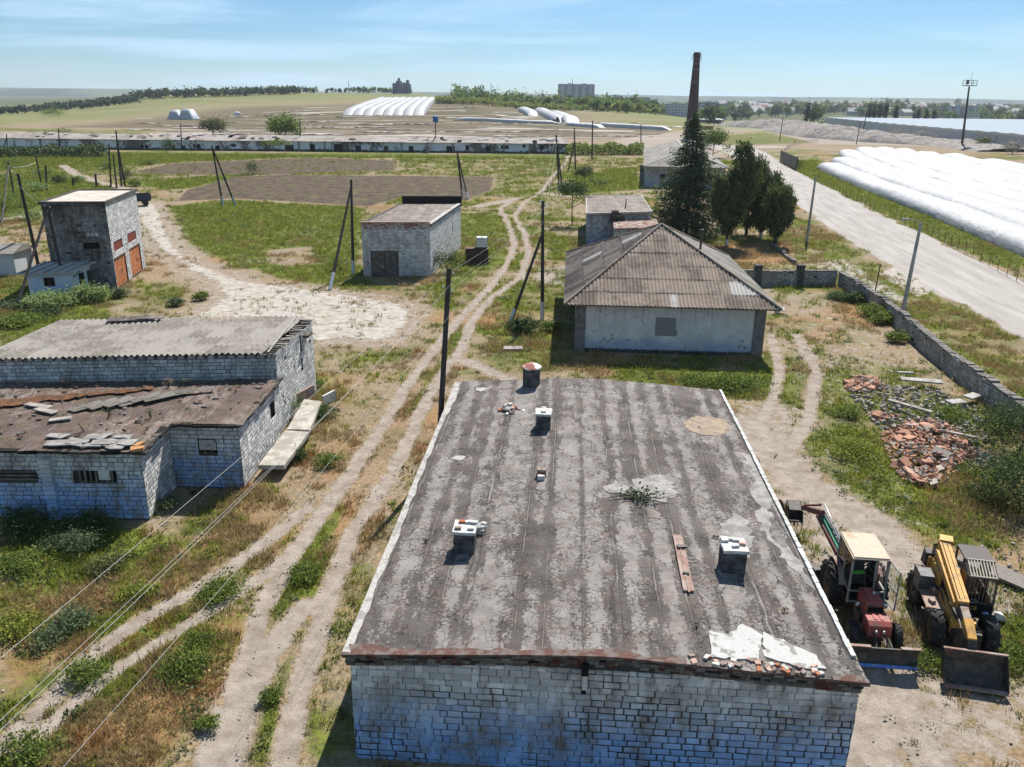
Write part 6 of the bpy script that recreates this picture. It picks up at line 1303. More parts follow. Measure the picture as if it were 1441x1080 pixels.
pole('F', (66, 268), (64, 233), 'short dark pole right next to a taller leaning one behind the tower', r=(.2, .17), insul=0)
pole('G', (156, 263), (153, 203), 'left one of three close poles behind the tower roof', r=(.19, .14), insul=4)
pole('H', (164, 264), (159, 217), 'middle one of three close poles behind the tower roof', r=(.19, .14), insul=0)
pole('I', (171, 262), (163, 184), 'tallest, right one of three close poles behind the tower roof', ((176, 262), .8), r=(.19, .14), insul=2)
pole('J', (103, 262), (102, 250), 'short dark post stub behind the left corner of the tower roof', r=(.22, .2), insul=0)
pole('K', (136, 264), (134, 245), 'thick short post stub with slack wires behind the tower roof', r=(.24, .2), insul=0)
pole('L', (84, 219), (83, 181), 'twin-legged pole in front of the overgrown left end of the barn', ((88, 219), .7), r=(.2, .16), insul=2)
pole('N', (11, 219), (9, 189), 'braced pole at the far left before the barn', ((3, 212), .8), r=(.2, .16), insul=0)
pole('O', (256, 212), (254, 175), 'single pole in front of the barn, between two round bushes', r=(.18, .14), insul=0)
pole('Q', (423, 212), (422, 166), 'single pole in front of the barn, right of the dark tree on its roof', r=(.17, .13), insul=0)
wt = pole('S', (613, 214), (613, 172), 'slanting-braced pole carrying a blue tank before the long barn', ((600, 217), .55), r=(.16, .14), insul=0)
mb = MB(); p = TOPS['S']; mb.lathe((0, 0, 0), (0, 0, 1), [(.02, 0), (.9, 0), (.92, .1), (.92, 1.7), (.85, 1.8), (.02, 1.85)], 16); mb.lathe((0, 0, -.5), (0, 0, 1), [(.2, 0), (.35, .5)], 8); tag(mb.build('blue_tank', simple('blue_tank', (.05, .12, .32), .5, .4, .1, 3), None, tuple(p)), 'small blue tank on top of the braced pole before the long barn', 'tank')
for key, b, t, lab, lm in (('l1', (1270, 440), (1296, 314), 'pale concrete street lamp nearest the camera, standing outside the stone wall', (-1.1, .15, 0)), ('l2', (1135, 341), (1148, 249), 'pale concrete lamp pole beside the dark juniper trees', None), ('l3', (1071, 250), (1073, 216), 'short pale pole at the bend of the gravel road', None)):
    pole(key, b, t, lab, mat='pole_pale', r=(.2, .12), insul=0, name='street_lamp' if lm else 'lamp_pole', lamp=lm, cat='street lamp')
pole('post', (1231, 412), (1239, 372), 'thin dark iron post behind the stone wall corner', r=(.06, .06), insul=0, name='iron_post', cat='post')
pole('r1', (1097, 199), (1102, 165), 'dark pole at the far side of the road junction', r=(.2, .15), insul=0)
pole('r2', (1205, 203), (1211, 171), 'dark pole behind the white film rows, left of the tall mast', r=(.2, .15), insul=0)
pole('r3', (1236, 178), (1240, 158), 'dark far pole below the row of poplars', r=(.3, .2), insul=0, at0=at(1213, 192))
pole('r4', (1003, 182), (1006, 166), 'left of two thin poles near the white-roofed building', r=(.2, .15), insul=0)
pole('r5', (1010, 181), (1012, 166), 'right of two thin poles near the white-roofed building', r=(.2, .15), insul=0)
pole('r6', (1308, 190), (1311, 181), 'small thin post by the grey bushes before the greenhouse', r=(.15, .12), insul=0, name='thin_post', cat='post')
pole('r7', (1398, 208), (1403, 191), 'small thin post in front of the greenhouse wall', r=(.15, .12), insul=0, name='thin_post', cat='post')
# tall mast
b = at(1353, 208); t = atY(1364, 122, b[1]); ms = thing('tall_mast', 'tall dark mast with a railed platform on top, behind the white film rows', 'mast', tuple(b)); mb = MB(); d = t-b; mb.tube([(0, 0, 0), tuple(d)], [.5, .34], 8); mb.build('shaft', M['pole'], ms); mb = MB(); mb.box(tuple(d+(0, 0, .3)), (4.4, 3, .25))
for x in (-2.1, 0, 2.1):
    for y in (-1.4, 1.4): mb.tube([tuple(d+(x, y, .3)), tuple(d+(x, y, 2.3))], .09, 5)
for z in (1.3, 2.3): mb.tube([tuple(d+(x, y, z)) for x, y in ((-2.1, -1.4), (2.1, -1.4), (2.1, 1.4), (-2.1, 1.4), (-2.1, -1.4))], .08, 5)
mb.tube([tuple(d+(.3, 0, 2)), tuple(d+(.3, 0, 5))], .06, 5); mb.box(tuple(d+(-1.7, -1.5, 1.6)), (.9, .5, 1.6)); mb.build('platform', M['iron'], ms)
# wires
def wire(name, pts, r, label, sag, grp=None):
    P_ = []
    for a, b in zip(pts[:-1], pts[1:]):
        a = np.array(a); b = np.array(b); n = 14
        for k in range(n+(b is pts[-1])): f = k/n; P_.append(a+(b-a)*f-np.array([0, 0, 4*sag*f*(1-f)]))
    P_.append(np.array(pts[-1])); mb = MB(); mb.tube(P_, r, 4, smooth=False, cap=False); return tag(mb.build(name, M['wire'], None), label, 'wire', grp)
NP = (-7.9, 3.0, 9.4)
pole('n', None, None, 'dark pole beside the drone, just outside the picture', at0=(-7.9, 3.0, 0), insul=4) if False else None
tb, tcp, tv = TOPS['b'], TOPS['c'], TOPS['v']; labs = ['uppermost bright wire crossing the left foreground to the dark square pole', 'second bright wire from the top of the dark square pole', 'third bright wire from the top of the dark square pole', 'lowest bright wire crossing the left foreground to the dark square pole']
for k, (dz, dx) in enumerate(((-.3, -.22), (-.55, .22), (-1.15, -.22), (-1.9, .22))):
    wire('power_line', [(-8.6+dx*2.2, 2.0, 9.5+dz*1.15), tb+(dx, 0, dz), tcp+(dx, 0, dz*.75)], .0048, labs[k], .35)
    if k < 2: wire('power_line', [tcp+(dx, 0, dz), tv+(dx, 0, dz)], .011, ('left' if k == 0 else 'right')+' wire running from the braced pole left of the house to the track bend', .6)
wire('power_line', [tb+(0, 0, -1.9), (-4.5, 39, 6.0), TOPS['a']+(0, 0, -1)], .01, 'thin wire from the dark square pole to the garage pole', .3) if False else None
wire('power_line', [TOPS['G']+(0, 0, -.4), TOPS['K']+(0, 0, -.2)], .03, 'slack wire from the triple poles to the post stub behind the tower', 1.6)
wire('power_line', [TOPS['C']+(0, 0, -.3), TOPS['A']+(0, 0, -1.2)], .02, 'wire between the two dark poles left of the tower', .2)
wire('power_line', [TOPS['D']+(0, 0, -.8), TOPS['E']+(0, 0, -1.2)], .025, 'wire between the leaning poles left of the tower', .4)
# ================================================================ VEGETATION
def leaf_cards(C, size, rng, up=.35, asp=1.5, fold=0):
    """small leaf-shaped quads of random attitude at points C"""
    n = len(C); d = rng.normal(size=(n, 3)); d[:, 2] = np.abs(d[:, 2])*(1-up)+up; d /= np.linalg.norm(d, axis=1, keepdims=True)
    a = np.cross(d, rng.normal(size=(n, 3))); a /= np.linalg.norm(a, axis=1, keepdims=True)+1e-9; b = np.cross(d, a)
    s = (size*rng.uniform(.6, 1.3, n))[:, None]*.5
    V = np.stack([C-a*s*asp, C-b*s*.75, C+a*s*asp, C+b*s*.75], 1).reshape(-1, 3); return V, np.arange(n*4).reshape(n, 4)
def clumpy(n, r, rng, nc=14, sp=.32, low=0, shell=.55):
    """points gathered in clumps that fill an ellipsoid unevenly"""
    u = rng.normal(size=(nc, 3)); u /= np.linalg.norm(u, axis=1, keepdims=True); u *= (shell+(1-shell)*rng.random((nc, 1)))*.85; u[:, 2] = np.where(u[:, 2] < -low, -u[:, 2]*.6, u[:, 2])
    k = rng.integers(0, nc, n); w = rng.uniform(.6, 1.25, nc)[k][:, None]
    return (u[k]+rng.normal(size=(n, 3))*sp*w*np.array([1, 1, .8]))*np.array(r)
def bush(name, loc, r, n, leaf, mat, label, cat='bush', group=None, seed=0, nc=14, twigs=4, sp=.3):
    rng = np.random.default_rng(seed+int(abs(loc[0]*37+loc[1]*11))); C = clumpy(n, r, rng, nc, sp, .1); C[:, 2] = np.abs(C[:, 2]+r[2]*.55)
    V, Q = leaf_cards(C, leaf*.55, rng); o = thing(name, label, cat, tuple(loc), 0, group); fast_mesh('foliage', V, Q, M[mat], o)
    mb = MB()
    for k in range(twigs): a = rng.uniform(0, 6.28); mb.tube([(0, 0, -.1), (r[0]*.3*math.cos(a), r[1]*.3*math.sin(a), r[2]*.5), (r[0]*.6*math.cos(a), r[1]*.6*math.sin(a), r[2]*1.05)], [.03+.01*r[2], .02, .008], 5)
    mb.build('stem', M['bark'], o); return o
def tree(name, loc, H, cr, n, leaf, mat, label, trunk=.2, base=.3, seed=0, group=None, lime=False, limbs=7, shape=(1, 1), nc=22, cat='tree'):
    rng = np.random.default_rng(seed); o = thing(name, label, cat, tuple(loc), 0, group); mb = MB(); zt = H*.8
    mb.tube([(0, 0, -.2), (.03*H*rng.normal()*.3, 0, H*.4), (0, .02*H, zt)], [trunk, trunk*.7, trunk*.2], 8, 0)
    P_ = []
    for k in range(limbs):
        a = 2.4*k+rng.uniform(-.3, .3); z0 = H*(base+(.75-base)*k/limbs); L = cr*(1.05-.5*k/limbs)*rng.uniform(.75, 1.1); e = (L*math.cos(a), L*math.sin(a), z0+L*rng.uniform(.35, .8)); mb.tube([(0, 0, z0), (e[0]*.5, e[1]*.5, z0*.6+e[2]*.4), e], [trunk*.45, trunk*.3, trunk*.08], 6, 0); P_.append(e)
    if lime: mb.tube([(0, 0, -.1), (0, 0, 1.1)], trunk*1.1, 8, 1)
    mb.build('trunk', [M['bark'], M['limebark']], o)
    C = clumpy(n, (cr*shape[0], cr*shape[0], H*(1-base)*.5*shape[1]), rng, nc, .26); C[:, 2] += H*(base+(1-base)*.5)
    E_ = np.array(P_); k = rng.integers(0, len(E_), n//4); C[:n//4] = E_[k]+rng.normal(size=(n//4, 3))*cr*.2
    V, Q = leaf_cards(C, leaf, rng); fast_mesh('crown', V, Q, M[mat], o); return o
def spruce(loc, H, R0, label):
    rng = np.random.default_rng(5); o = thing('spruce_tree', label, 'tree', tuple(loc)); mb = MB(); mb.tube([(0, 0, -.2), (0, 0, H*.6), (0, 0, H)], [.26, .15, .02], 8); PV = []; PQ = []; nq = 0; z = 1.3
    while z < H-.15:
        f = z/H; L = R0*(1-f)**.78*(1 if f > .12 else .8)+.12; nb = 9 if f < .7 else 6
        for k in range(nb):
            a = rng.uniform(0, 6.28); l = L*rng.uniform(.62, 1.18); dr = .26+.16*(1-f); c, s = math.cos(a), math.sin(a)
            if l > .5: mb.tube([(0, 0, z), (c*l*.6, s*l*.6, z-l*dr*.8+.1*l), (c*l, s*l, z-l*dr*.8+.1*l)], [.035, .02, .006], 4, cap=False)
            m = max(5, int(l*13)); t = rng.uniform(.12, 1.02, m); w = rng.normal(size=m)*.2*l*(1.1-t*.7)
            p = np.stack([c*l*t-s*w, s*l*t+c*w, z-l*dr*np.sin(t*1.9)*.9+.14*l*t*t-np.abs(rng.normal(size=m))*.2], 1)
            ln = rng.uniform(.2, .46, m)[:, None]; da = np.stack([c*.75-s*np.sign(w)*.6, s*.75+c*np.sign(w)*.6, -.45+0*w], 1)+rng.normal(size=(m, 3))*.25; side = np.cross(da, rng.normal(size=(m, 3))); side /= np.linalg.norm(side, axis=1, keepdims=True)
            V = np.stack([p-da*ln*.5, p+side*.075, p+da*ln*.7, p-side*.075], 1).reshape(-1, 3); PV.append(V)
        z += .28 if f < .8 else .22
    V = np.concatenate(PV); mb.build('trunk', M['bark'], o); fast_mesh('crown', V, np.arange(len(V)).reshape(-1, 4), M['needle'], o); return o
spruce(at(965, 331), 15.9, 6.4, 'tall dark spruce with a pointed top and drooping branches, tallest tree behind the house')
def juniper(loc, H, spec, label, seed, lime=True, mat='juniper'):
    rng = np.random.default_rng(seed); o = thing('juniper_tree', label, 'tree', tuple(loc)); mb = MB(); mb.tube([(0, 0, -.2), (0, 0, H*.5)], [.2, .1], 8, 0); mb.tube([(0, 0, -.1), (0, 0, .8)], .22, 8, 1 if lime else 0); C = []
    for (dx, dy, z0, z1, r, n) in spec:
        mb.tube([(0, 0, z0*.5), (dx*.6, dy*.6, z0+.3), (dx, dy, z1*.9)], [.1, .07, .02], 6, 0)
        for j in range(int(n/26)):
            f = rng.random()**.8; z = z0+(z1-z0)*f; rr = r*math.sin(math.pi*min(1, .18+.82*(1-f)))**.7*rng.uniform(.5, 1.12); a = rng.uniform(0, 6.28); c = np.array([dx+rr*math.cos(a), dy+rr*math.sin(a), z])
            m = 26; t = rng.normal(size=(m, 3))*np.array([.2, .2, .36]); C.append(c+t)
    C = np.concatenate(C); n = len(C); up = rng.normal(size=(n, 3))*.45+np.array([0, 0, 1]); up /= np.linalg.norm(up, axis=1, keepdims=True); s = np.cross(up, rng.normal(size=(n, 3))); s /= np.linalg.norm(s, axis=1, keepdims=True); l = rng.uniform(.12, .3, n)[:, None]
    V = np.stack([C-up*l*.6, C+s*l*.33, C+up*l, C-s*l*.33], 1).reshape(-1, 3); mb.build('trunk', [M['bark'], M['limebark']], o); fast_mesh('crown', V, np.arange(n*4).reshape(n, 4), M[mat], o); return o
juniper(at(1022, 346), 11.8, [(0, 0, 1.7, 7.5, 2.1, 9000), (1.2, .5, 4, 11.9, 1.3, 5200), (2.2, .3, 5.5, 10.2, 1.3, 3000), (-.8, .3, 3, 8.2, 1.4, 3200)], 'dark ragged juniper with whitewashed trunk, tallest of the clump right of the spruce', 11)
juniper(at(1070, 336), 9.4, [(0, 0, 1.2, 8.2, 1.9, 8000), (-.9, .4, 3, 9.6, 1.3, 3600), (1.1, .2, 2, 7.2, 1.4, 3600)], 'dark bushy juniper in the middle of the clump right of the spruce', 12)
juniper(at(1090, 346), 6.9, [(0, 0, 1.4, 7.0, 1.7, 8200), (.8, .2, 2.2, 5.6, 1.1, 2600)], 'low dark rounded juniper at the roadside end of the clump', 13, False)
juniper(at(1050, 330), 7.2, [(0, 0, 1, 6.8, 1.9, 5200)], 'dark juniper hidden at the back of the clump right of the spruce', 14, False)
tree('deciduous_tree', at(1003, 222), 8.6, 4.3, 3600, .42, 'leaf', 'bright green round deciduous tree behind the hip-ended barn', .22, .15, 21, nc=26)
tree('fruit_tree', at(805, 317), 6.6, 2.4, 2000, .2, 'leaf_dark', 'dark thin-trunked fruit tree with a sparse crown, left of the ruined flat house', .1, .38, 22, limbs=6)
tree('fruit_tree', at(822, 268), 5.0, 1.9, 1100, .24, 'leaf_dark', 'small dark fruit tree behind the roof of the ruined flat house', .1, .3, 23)
tree('round_tree', at(402, 203), 11.0, 5.6, 5200, .55, 'leaf', 'dark green round tree growing behind the long barn, darkest of the two', .3, .06, 24, nc=30)
tree('round_tree', at(300, 191), 7.6, 5.4, 4800, .5, 'leaf_olive', 'olive green loose tree growing behind the long barn, left of the dark one', .25, .02, 25, nc=30)
bush('shrub', at(393, 208, 2.2), (4.6, 2.5, 1.9), 1100, .5, 'leaf', 'broad shrub growing through the barn roof under the dark round tree')
bush('shrub', at(235, 216), (2.8, 2.4, 2.7), 1200, .42, 'leaf_dark', 'dark shrub against the front wall of the long barn')
bush('shrub', at(356, 246), (2.0, 1.9, 2.3), 1400, .26, 'leaf_dark', 'lone dark ragged shrub on the edge of the brown ploughed field', nc=20, sp=.36)
bush('shrub', at(632, 383), (1.75, 1.5, 1.7), 1900, .2, 'leaf_dark', 'dense dark green shrub against the white side wall of the garage')
bush('shrub', at(480, 380), (1.3, 1.0, 1.0), 900, .18, 'leaf', 'leafy shrub between the legs of the braced pole by the garage')
bush('shrub', at(797, 268), (1.6, 1.4, .9), 600, .25, 'leaf_dark', 'low dark shrub beside the track bend, near the braced pole')
bush('shrub', at(845, 262), (2.2, 1.2, .9), 600, .25, 'leaf_dark', 'low wide dark shrub behind the ruined flat house')
bush('shrub', at(75, 165)+np.array([0, 0, 0]), (9.5, 7, 4.6), 1500, .9, 'crown_b' if False else 'leaf', 'big dark bush alone in the pale hillside field at the far left')
for k, (a, b, rx, rz, m, lab) in enumerate([(85, 193, 6.5, 2.6, 'leaf_olive', 'olive bush behind the left end of the barn roof'), (45, 199, 4.5, 2.2, 'leaf_olive', 'lower olive bush left of another behind the barn roof'), (100, 208, 2.6, 2.2, 'leaf', 'small green bush on the overgrown left end of the barn'), (48, 204, 2.4, 3.1, 'leaf', 'upright green bush at the overgrown left end of the barn')]):
    bush('shrub', at(a, b), (rx, rx*.7, rz), 900, .5, m, lab, seed=k)
# overgrown hedges
for k, (x0, x1, yb, h, m, lab) in enumerate([(-20, 150, 222, 3.3, 'leaf_dark', 'dark overgrown hedge hiding the left end of the long barn'), (795, 905, 219, 3.3, 'leaf', 'rough green hedge continuing from the right end of the long barn')]):
    rng = np.random.default_rng(40+k); n = 4200; X = rng.uniform(x0, x1, n); P_ = np.array([at(x, yb-rng.random()*3) for x in X]); hh_ = h*(.55+.7*fbm(X/9, X*0, 3+k, 3)); P_[:, 2] = hh_*rng.random(n)**.7; P_[:, 1] += rng.normal(size=n)*1.2
    c = P_.mean(0); c[2] = 0; V, Q = leaf_cards(P_-c, .55, rng); o = thing('hedge', lab, 'hedge', tuple(c)); fast_mesh('foliage', V, Q, M[m], o)
# named bushes and weeds of the yard (picture spot, radii, leaf size, colour)
SPOTS = [(112,404,1.2,1.5,'leaf_pale','pale leafy bush covering the foot of the blue shed'), (150,396,1.4,3.0,'leaf_pale','tall pale bush at the corner between blue shed and tower'), (74,432,1.7,1.1,'leaf_pale','broad pale bush in front of the blue shed'), (128,424,1.5,1.3,'leaf_pale','pale bush in front of the dark pole brace, right of another'), (35,432,1.5,.6,'leaf_grey','grey-green weed clump left of the blue shed'), (25,455,1.8,.5,'leaf','green weed patch above the left end of the corrugated roof'),
 (170,418,.7,.7,'leaf_grey','dark weed tuft between the shed bushes and the orange doors'), (247,430,.6,.6,'leaf_grey','small grey weed on the straw slope below the tower'), (282,422,.6,.7,'leaf','small green bush at the edge of the concrete yard'), (60,445,1.2,.5,'leaf_dark','dark weed clump under the pale bushes'),
 (398,585,1.15,1.5,'leaf','leafy green shrub against the torn gable wall'), (440,545,.6,.5,'leaf','weed at the far end of the concrete walkway'), (455,585,.8,.6,'leaf_dark','dark weed beside the concrete walkway'), (418,645,.6,.5,'leaf_dark','dark weed at the near end of the concrete walkway'), (462,655,.7,.5,'leaf','green weed beside the dirt track'),
 (110,775,.75,.8,'leaf_grey','blue-green bushy weed in front of the mossy-roofed building, tallest there'), (77,772,.45,.45,'leaf_grey','small blue-green weed left of the tall blue-green one'), (22,800,1.0,.45,'leaf','bright green weed patch at the left edge under the block wall'), (235,715,.6,.5,'leaf_grey','grey weed at the corner of the mossy-roofed building'), (35,748,1.1,.9,'leaf_dark','dark bush in the shade against the block wall, left of the pilaster'), (120,750,1.2,.7,'leaf_dark','dark bush in the shade against the block wall, right of the pilaster'),
 (100,880,.75,.5,'leaf_grey','grey-green weed under the bright wires'), (70,905,.6,.4,'leaf_grey','small grey weed under the bright wires'), (18,890,1.0,.45,'leaf_yellow','yellow-flowering weed patch at the left edge'), (180,842,.5,.35,'leaf_yellow','yellow-flowering weed between wires and track'), (208,838,.55,.35,'leaf_yellow','second yellow-flowering weed nearer the track'), (260,945,.9,.4,'leaf','large dark green weed bush between the two tracks'), (285,905,.5,.25,'leaf','green weed bush between the tracks, farther up'), (305,835,.8,.35,'leaf','green weed on the ridge of the side track'), (120,950,.7,.4,'leaf','green weed clump in the middle of the side track'), (45,1060,.7,.5,'leaf','green weed at the bottom left corner'), (235,1050,0,.28,'leaf_olive','bright green weed patch at the bottom, left of the main track'), (295,1020,.35,.2,'leaf','green weed patch on the verge of the main track'), (430,812,.7,.35,'leaf','green weed on the grassy strip of the track'), (382,985,.35,.2,'leaf','small weed in the middle of the main track'), (150,800,.8,.4,'leaf_olive','olive weed patch below the mossy-roofed building'),
 (735,465,1.2,.8,'leaf_dark','dark leafy bush at the foot of the braced pole left of the house'), (775,465,.8,.6,'leaf','bright weed tuft between pole and house'), (1232,445,1.3,.8,'leaf','leafy bush growing along the inside of the stone wall, nearer the lamp'), (1205,425,1.2,.7,'leaf_dark','bush inside the stone wall corner'), (1180,420,1.0,.45,'leaf_grey','grey brushwood heap inside the stone wall corner'), (1262,480,.8,.6,'leaf','small bush at the foot of the stone wall'), (1245,455,1.0,.7,'leaf','bush hugging the stone wall beside the street lamp'),
 (1430,640,2.3,2.3,'leaf_dark','big dark bush at the right edge beside the rubble, upper one'), (1438,715,2.2,2.2,'leaf_dark','big dark bush at the right edge, lower one'), (1205,640,1.3,.5,'leaf_yellow','yellowish weed patch left of the brick rubble'), (1190,585,.7,.5,'leaf','green weed left of the rubble heap'), (1340,590,.9,.6,'leaf','green weed among the rubble boards'), (1390,700,1.0,.5,'leaf_olive','olive weeds below the brick rubble'), (1425,930,.9,.35,'leaf','bright green weed patch beside the loader bucket'), (1305,935,.6,.3,'leaf','green weeds between tractor blade and bucket'),
 (1040,545,1.6,.6,'leaf','tall green weeds behind the back edge of the bitumen roof'), (985,540,1.3,.4,'leaf','lower green weeds behind the back edge of the bitumen roof'), (455,795,.0,.0,'leaf','')]
for k, (a, b, r, h, m, lab) in enumerate(SPOTS):
    if r <= 0: continue
    n = int(min(5200, 700+r*r*1500)); bush('weed_bush' if h < 1 else 'bush', at(a, b), (r, r*.9, max(h, .25)*.75), n, .085+.05*min(r, 1.6) if b > 480 else (.16+.05*min(r, 1.6)), m, lab, 'weed' if h < 1 else 'bush', seed=k, nc=int(10+6*r), sp=.34, twigs=3)
for k, (a, b, r, h, m) in enumerate([(28,292,3.0,2.6,'leaf'),(8,262,3.4,2.8,'leaf'),(48,270,2.2,1.8,'leaf_pale'),(60,250,2.4,1.6,'leaf'),(18,236,3.2,2.2,'leaf'),(84,258,1.6,1.5,'leaf_dark'),(112,256,1.4,1.1,'leaf_pale'),(40,310,2.2,1.4,'leaf_pale'),(178,252,1.8,1.6,'leaf_olive'),(148,238,2.2,1.4,'leaf'),(5,300,2.6,2.6,'leaf'),(212,232,2.4,1.3,'leaf'),(190,262,1.3,1.0,'leaf')]):
    bush('scrub_bush', at(a, b), (r, r*.9, h*.75), 1300, .3, m, {'leaf': 'bright green scrub bush', 'leaf_pale': 'pale grey-green scrub bush', 'leaf_dark': 'small dark scrub bush', 'leaf_olive': 'olive scrub bush'}[m]+' in the thicket behind the tower', 'bush', 'scrub bushes behind the tower, '+m.replace('_', ' '), k, 14, 3)
# small things about the yard
q = at(1405, 872); mb = MB(); rock(mb, (0, 0, .12), .2, 0, .8); tag(mb.build('white_boulder', M['limewhite'], None, tuple(q)), 'white boulder lying just beyond the right front wheel of the yellow loader', 'boulder')
a = at(1084, 346); b = at(1116, 372); kb = MB(); w = Wall((0, 0), tuple((b-a)[:2]), .5)
x = 0
while x < w.L: l = random.uniform(.5, 1.1); w.slab(kb, x, 0, min(w.L, x+l)-.06, random.uniform(.25, .5), random.uniform(-.06, .06), .35); x += l
tag(kb.build('broken_kerb', M['pillar'], None, tuple(a)), 'low broken stone kerb running past the foot of the rounded juniper', 'kerb')
fw = thing('post_row', 'row of short wooden posts with a rail beside the bend of the dirt track', 'fence', tuple(at(772, 268))); f0 = at(772, 268)
pp_ = [at(*c)-f0 for c in ((770, 270), (774, 264), (778, 258), (783, 251), (788, 245), (793, 238))]
for p in pp_: mb = MB(); mb.tube([tuple(p), tuple(p+np.array([.05, 0, 1.25]))], .07, 5); mb.build('post', M['woodgrey'], fw)
mb = MB(); mb.tube([tuple(p+np.array([0, 0, 1.0])) for p in pp_], .035, 4); mb.build('rail', M['woodgrey'], fw)
# plant on the bitumen roof and a sapling against the corrugated building
p = at(900, 702, 3.75); rng = np.random.default_rng(3); o = thing('dead_branch', 'dead branch with a few green shoots lying across the bitumen roof', 'branch', (p[0], p[1], p[2]+.05), 0); mb = MB()
for k in range(16):
    a = rng.normal()*.5+(math.pi if k % 2 else 0); L = rng.uniform(.4, 1.5); mb.tube([(0, 0, 0), (L*.5*math.cos(a), L*.5*math.sin(a), .1*rng.random()), (L*math.cos(a+.2), L*math.sin(a+.2), .02+.15*rng.random())], [.02, .014, .005], 5)
mb.build('twigs', M['woodgrey'], o); C = rng.normal(size=(200, 3))*np.array([.35, .22, .1])+np.array([0, 0, .15]); V, Q = leaf_cards(C, .09, rng); fast_mesh('shoots', V, Q, M['leaf_dark'], o)
bush('sapling', at(208, 528, 3.2), (.62, .3, .7), 600, .1, 'leaf_dark', 'dark sapling rooted on the mossy roof against the corrugated building wall')
for k, (a, b, s) in enumerate([(640,650,.0),(980,890,.12),(1105,860,.12),(598,762,.15),(1090,640,.2),(1006,760,.12),(678,755,.16)]):
    if s: p = at(a, b, 3.5); lx = floc(p); p[2] = rz_(*lx)+.02; bush('roof_moss_tuft', p, (s, s, s*.6), 90, .05, 'leaf_olive', 'tiny green moss tuft growing in a crack of the bitumen roof', 'moss', 'moss tufts on the bitumen roof', k, 5, 1)
for k, (a, b) in enumerate([(237,542),(152,585),(118,605),(212,585),(90,540),(262,540)]): bush('roof_weed', at(a, b, 3.25), (.3, .3, .28), 130, .07, 'leaf_grey' if k % 2 else 'blade_dry', 'dry weed tuft rooted in the mossy flat roof', 'weed', 'weeds on the mossy roof', k, 6, 3)
# ---- grass and ground weeds as stuff
FOOT = [np.array([to_world(*c) for c in ((-.2, -.2), (FL+.2, -.2), (FL+.2, FD+.2), (-.2, FD+.2))]), np.array([(HC[0]+math.cos(HA)*x-math.sin(HA)*y, HC[1]+math.sin(HA)*x+math.cos(HA)*y) for x, y in ((-ix, -iy), (ix, -iy), (ix, iy), (-ix, iy))]), np.array(fp), np.array(wc), np.array(tc), np.array(gc), np.array(rc), np.array(ac), np.array(sc)]
def scatter(n, y0, y1, pw, seed):
    rng = np.random.default_rng(seed); u = rng.random(n); e = 2-pw; Y = (y0**e+u*(y1**e-y0**e))**(1/e); X = rng.uniform(-1, 1, n)*(Y*.68+4); ok_ = np.ones(n, bool)
    for f in FOOT: ok_ &= ~inside(X, Y, f)
    return X[ok_], Y[ok_], rng
def zg(x, y, m): return terrain(x, y)+(1-sst(140, 260, y))*((fbm(x/2.2, y/2.2, 71, 3)-.5)*.07*(1-.97*m['R'])-m['T']*.06)-.05*(1-sst(140, 260, y))
def blades(name, n, y0, y1, pw, seed, mat, dens, K, h0, h1, w):
    X, Y, rng = scatter(n, y0, y1, pw, seed); m = masks(X, Y); keep = rng.random(len(X)) < dens(m, X, Y); X, Y = X[keep], Y[keep]; m = {k: v[keep] for k, v in m.items()}
    Z = zg(X, Y, m); N = len(X); sc_ = (.75+.9*fbm(X/1.8, Y/1.8, 91, 3))*(1+np.maximum(0, Y-45)/150)
    a = rng.uniform(0, 6.28, (N, K)); rr = rng.random((N, K))*.17*sc_[:, None]; bx = X[:, None]+rr*np.cos(a); by = Y[:, None]+rr*np.sin(a); bz = np.repeat(Z[:, None], K, 1)-.02
    hgt = rng.uniform(h0, h1, (N, K))*sc_[:, None]; la = rng.uniform(0, 6.28, (N, K)); ll = hgt*rng.uniform(.1, .7, (N, K)); ww = w*sc_[:, None]*rng.uniform(.6, 1.3, (N, K)); pa = rng.uniform(0, 6.28, (N, K))
    A = np.stack([bx-ww*np.cos(pa), by-ww*np.sin(pa), bz], -1); B = np.stack([bx+ww*np.cos(pa), by+ww*np.sin(pa), bz], -1); T_ = np.stack([bx+ll*np.cos(la), by+ll*np.sin(la), bz+hgt], -1)
    V = np.stack([A, B, T_], 2).reshape(-1, 3); return tag(fast_mesh(name, V, np.arange(len(V)).reshape(-1, 3), M[mat], k=3), kind='stuff')
clear = lambda m: np.clip(1-m['R']*1.2, 0, 1)*np.clip(1.12-m['T']*1.15, 0, 1)*np.clip(1-m['C']*.95, 0, 1)*np.clip(1-m['P']*.9, 0, 1)
gn = lambda x, y: fbm(x/1.5, y/1.5, 95, 4)
blades('green_grass', 200000, 15, 260, 1.2, 101, 'blade_green', lambda m, x, y: clear(m)*sst(.42, .62, m['G']*.75+(gn(x, y)-.5)*1.0+.1)*(1-.4*sst(.4, .8, m['D'])), 7, .07, .27, .02)
blades('fine_grass', 120000, 15, 48, 1.1, 110, 'blade_green', lambda m, x, y: np.clip(1.3-m['T']*1.2, 0, 1)*np.clip(1-m['R']*1.2, 0, 1)*sst(.4, .7, .2+m['G']*.55+(gn(x*2+11, y*2)-.5)*1.2), 5, .04, .13, .011)
blades('dry_grass', 210000, 15, 120, 1.2, 102, 'blade_dry', lambda m, x, y: clear(m)*sst(.5, .75, .35+m['O']*.5-m['D']*.35+(gn(x+30, y)-.5)*1.1)*(1-.7*sst(.7, .95, m['G'])), 7, .08, .3, .016)
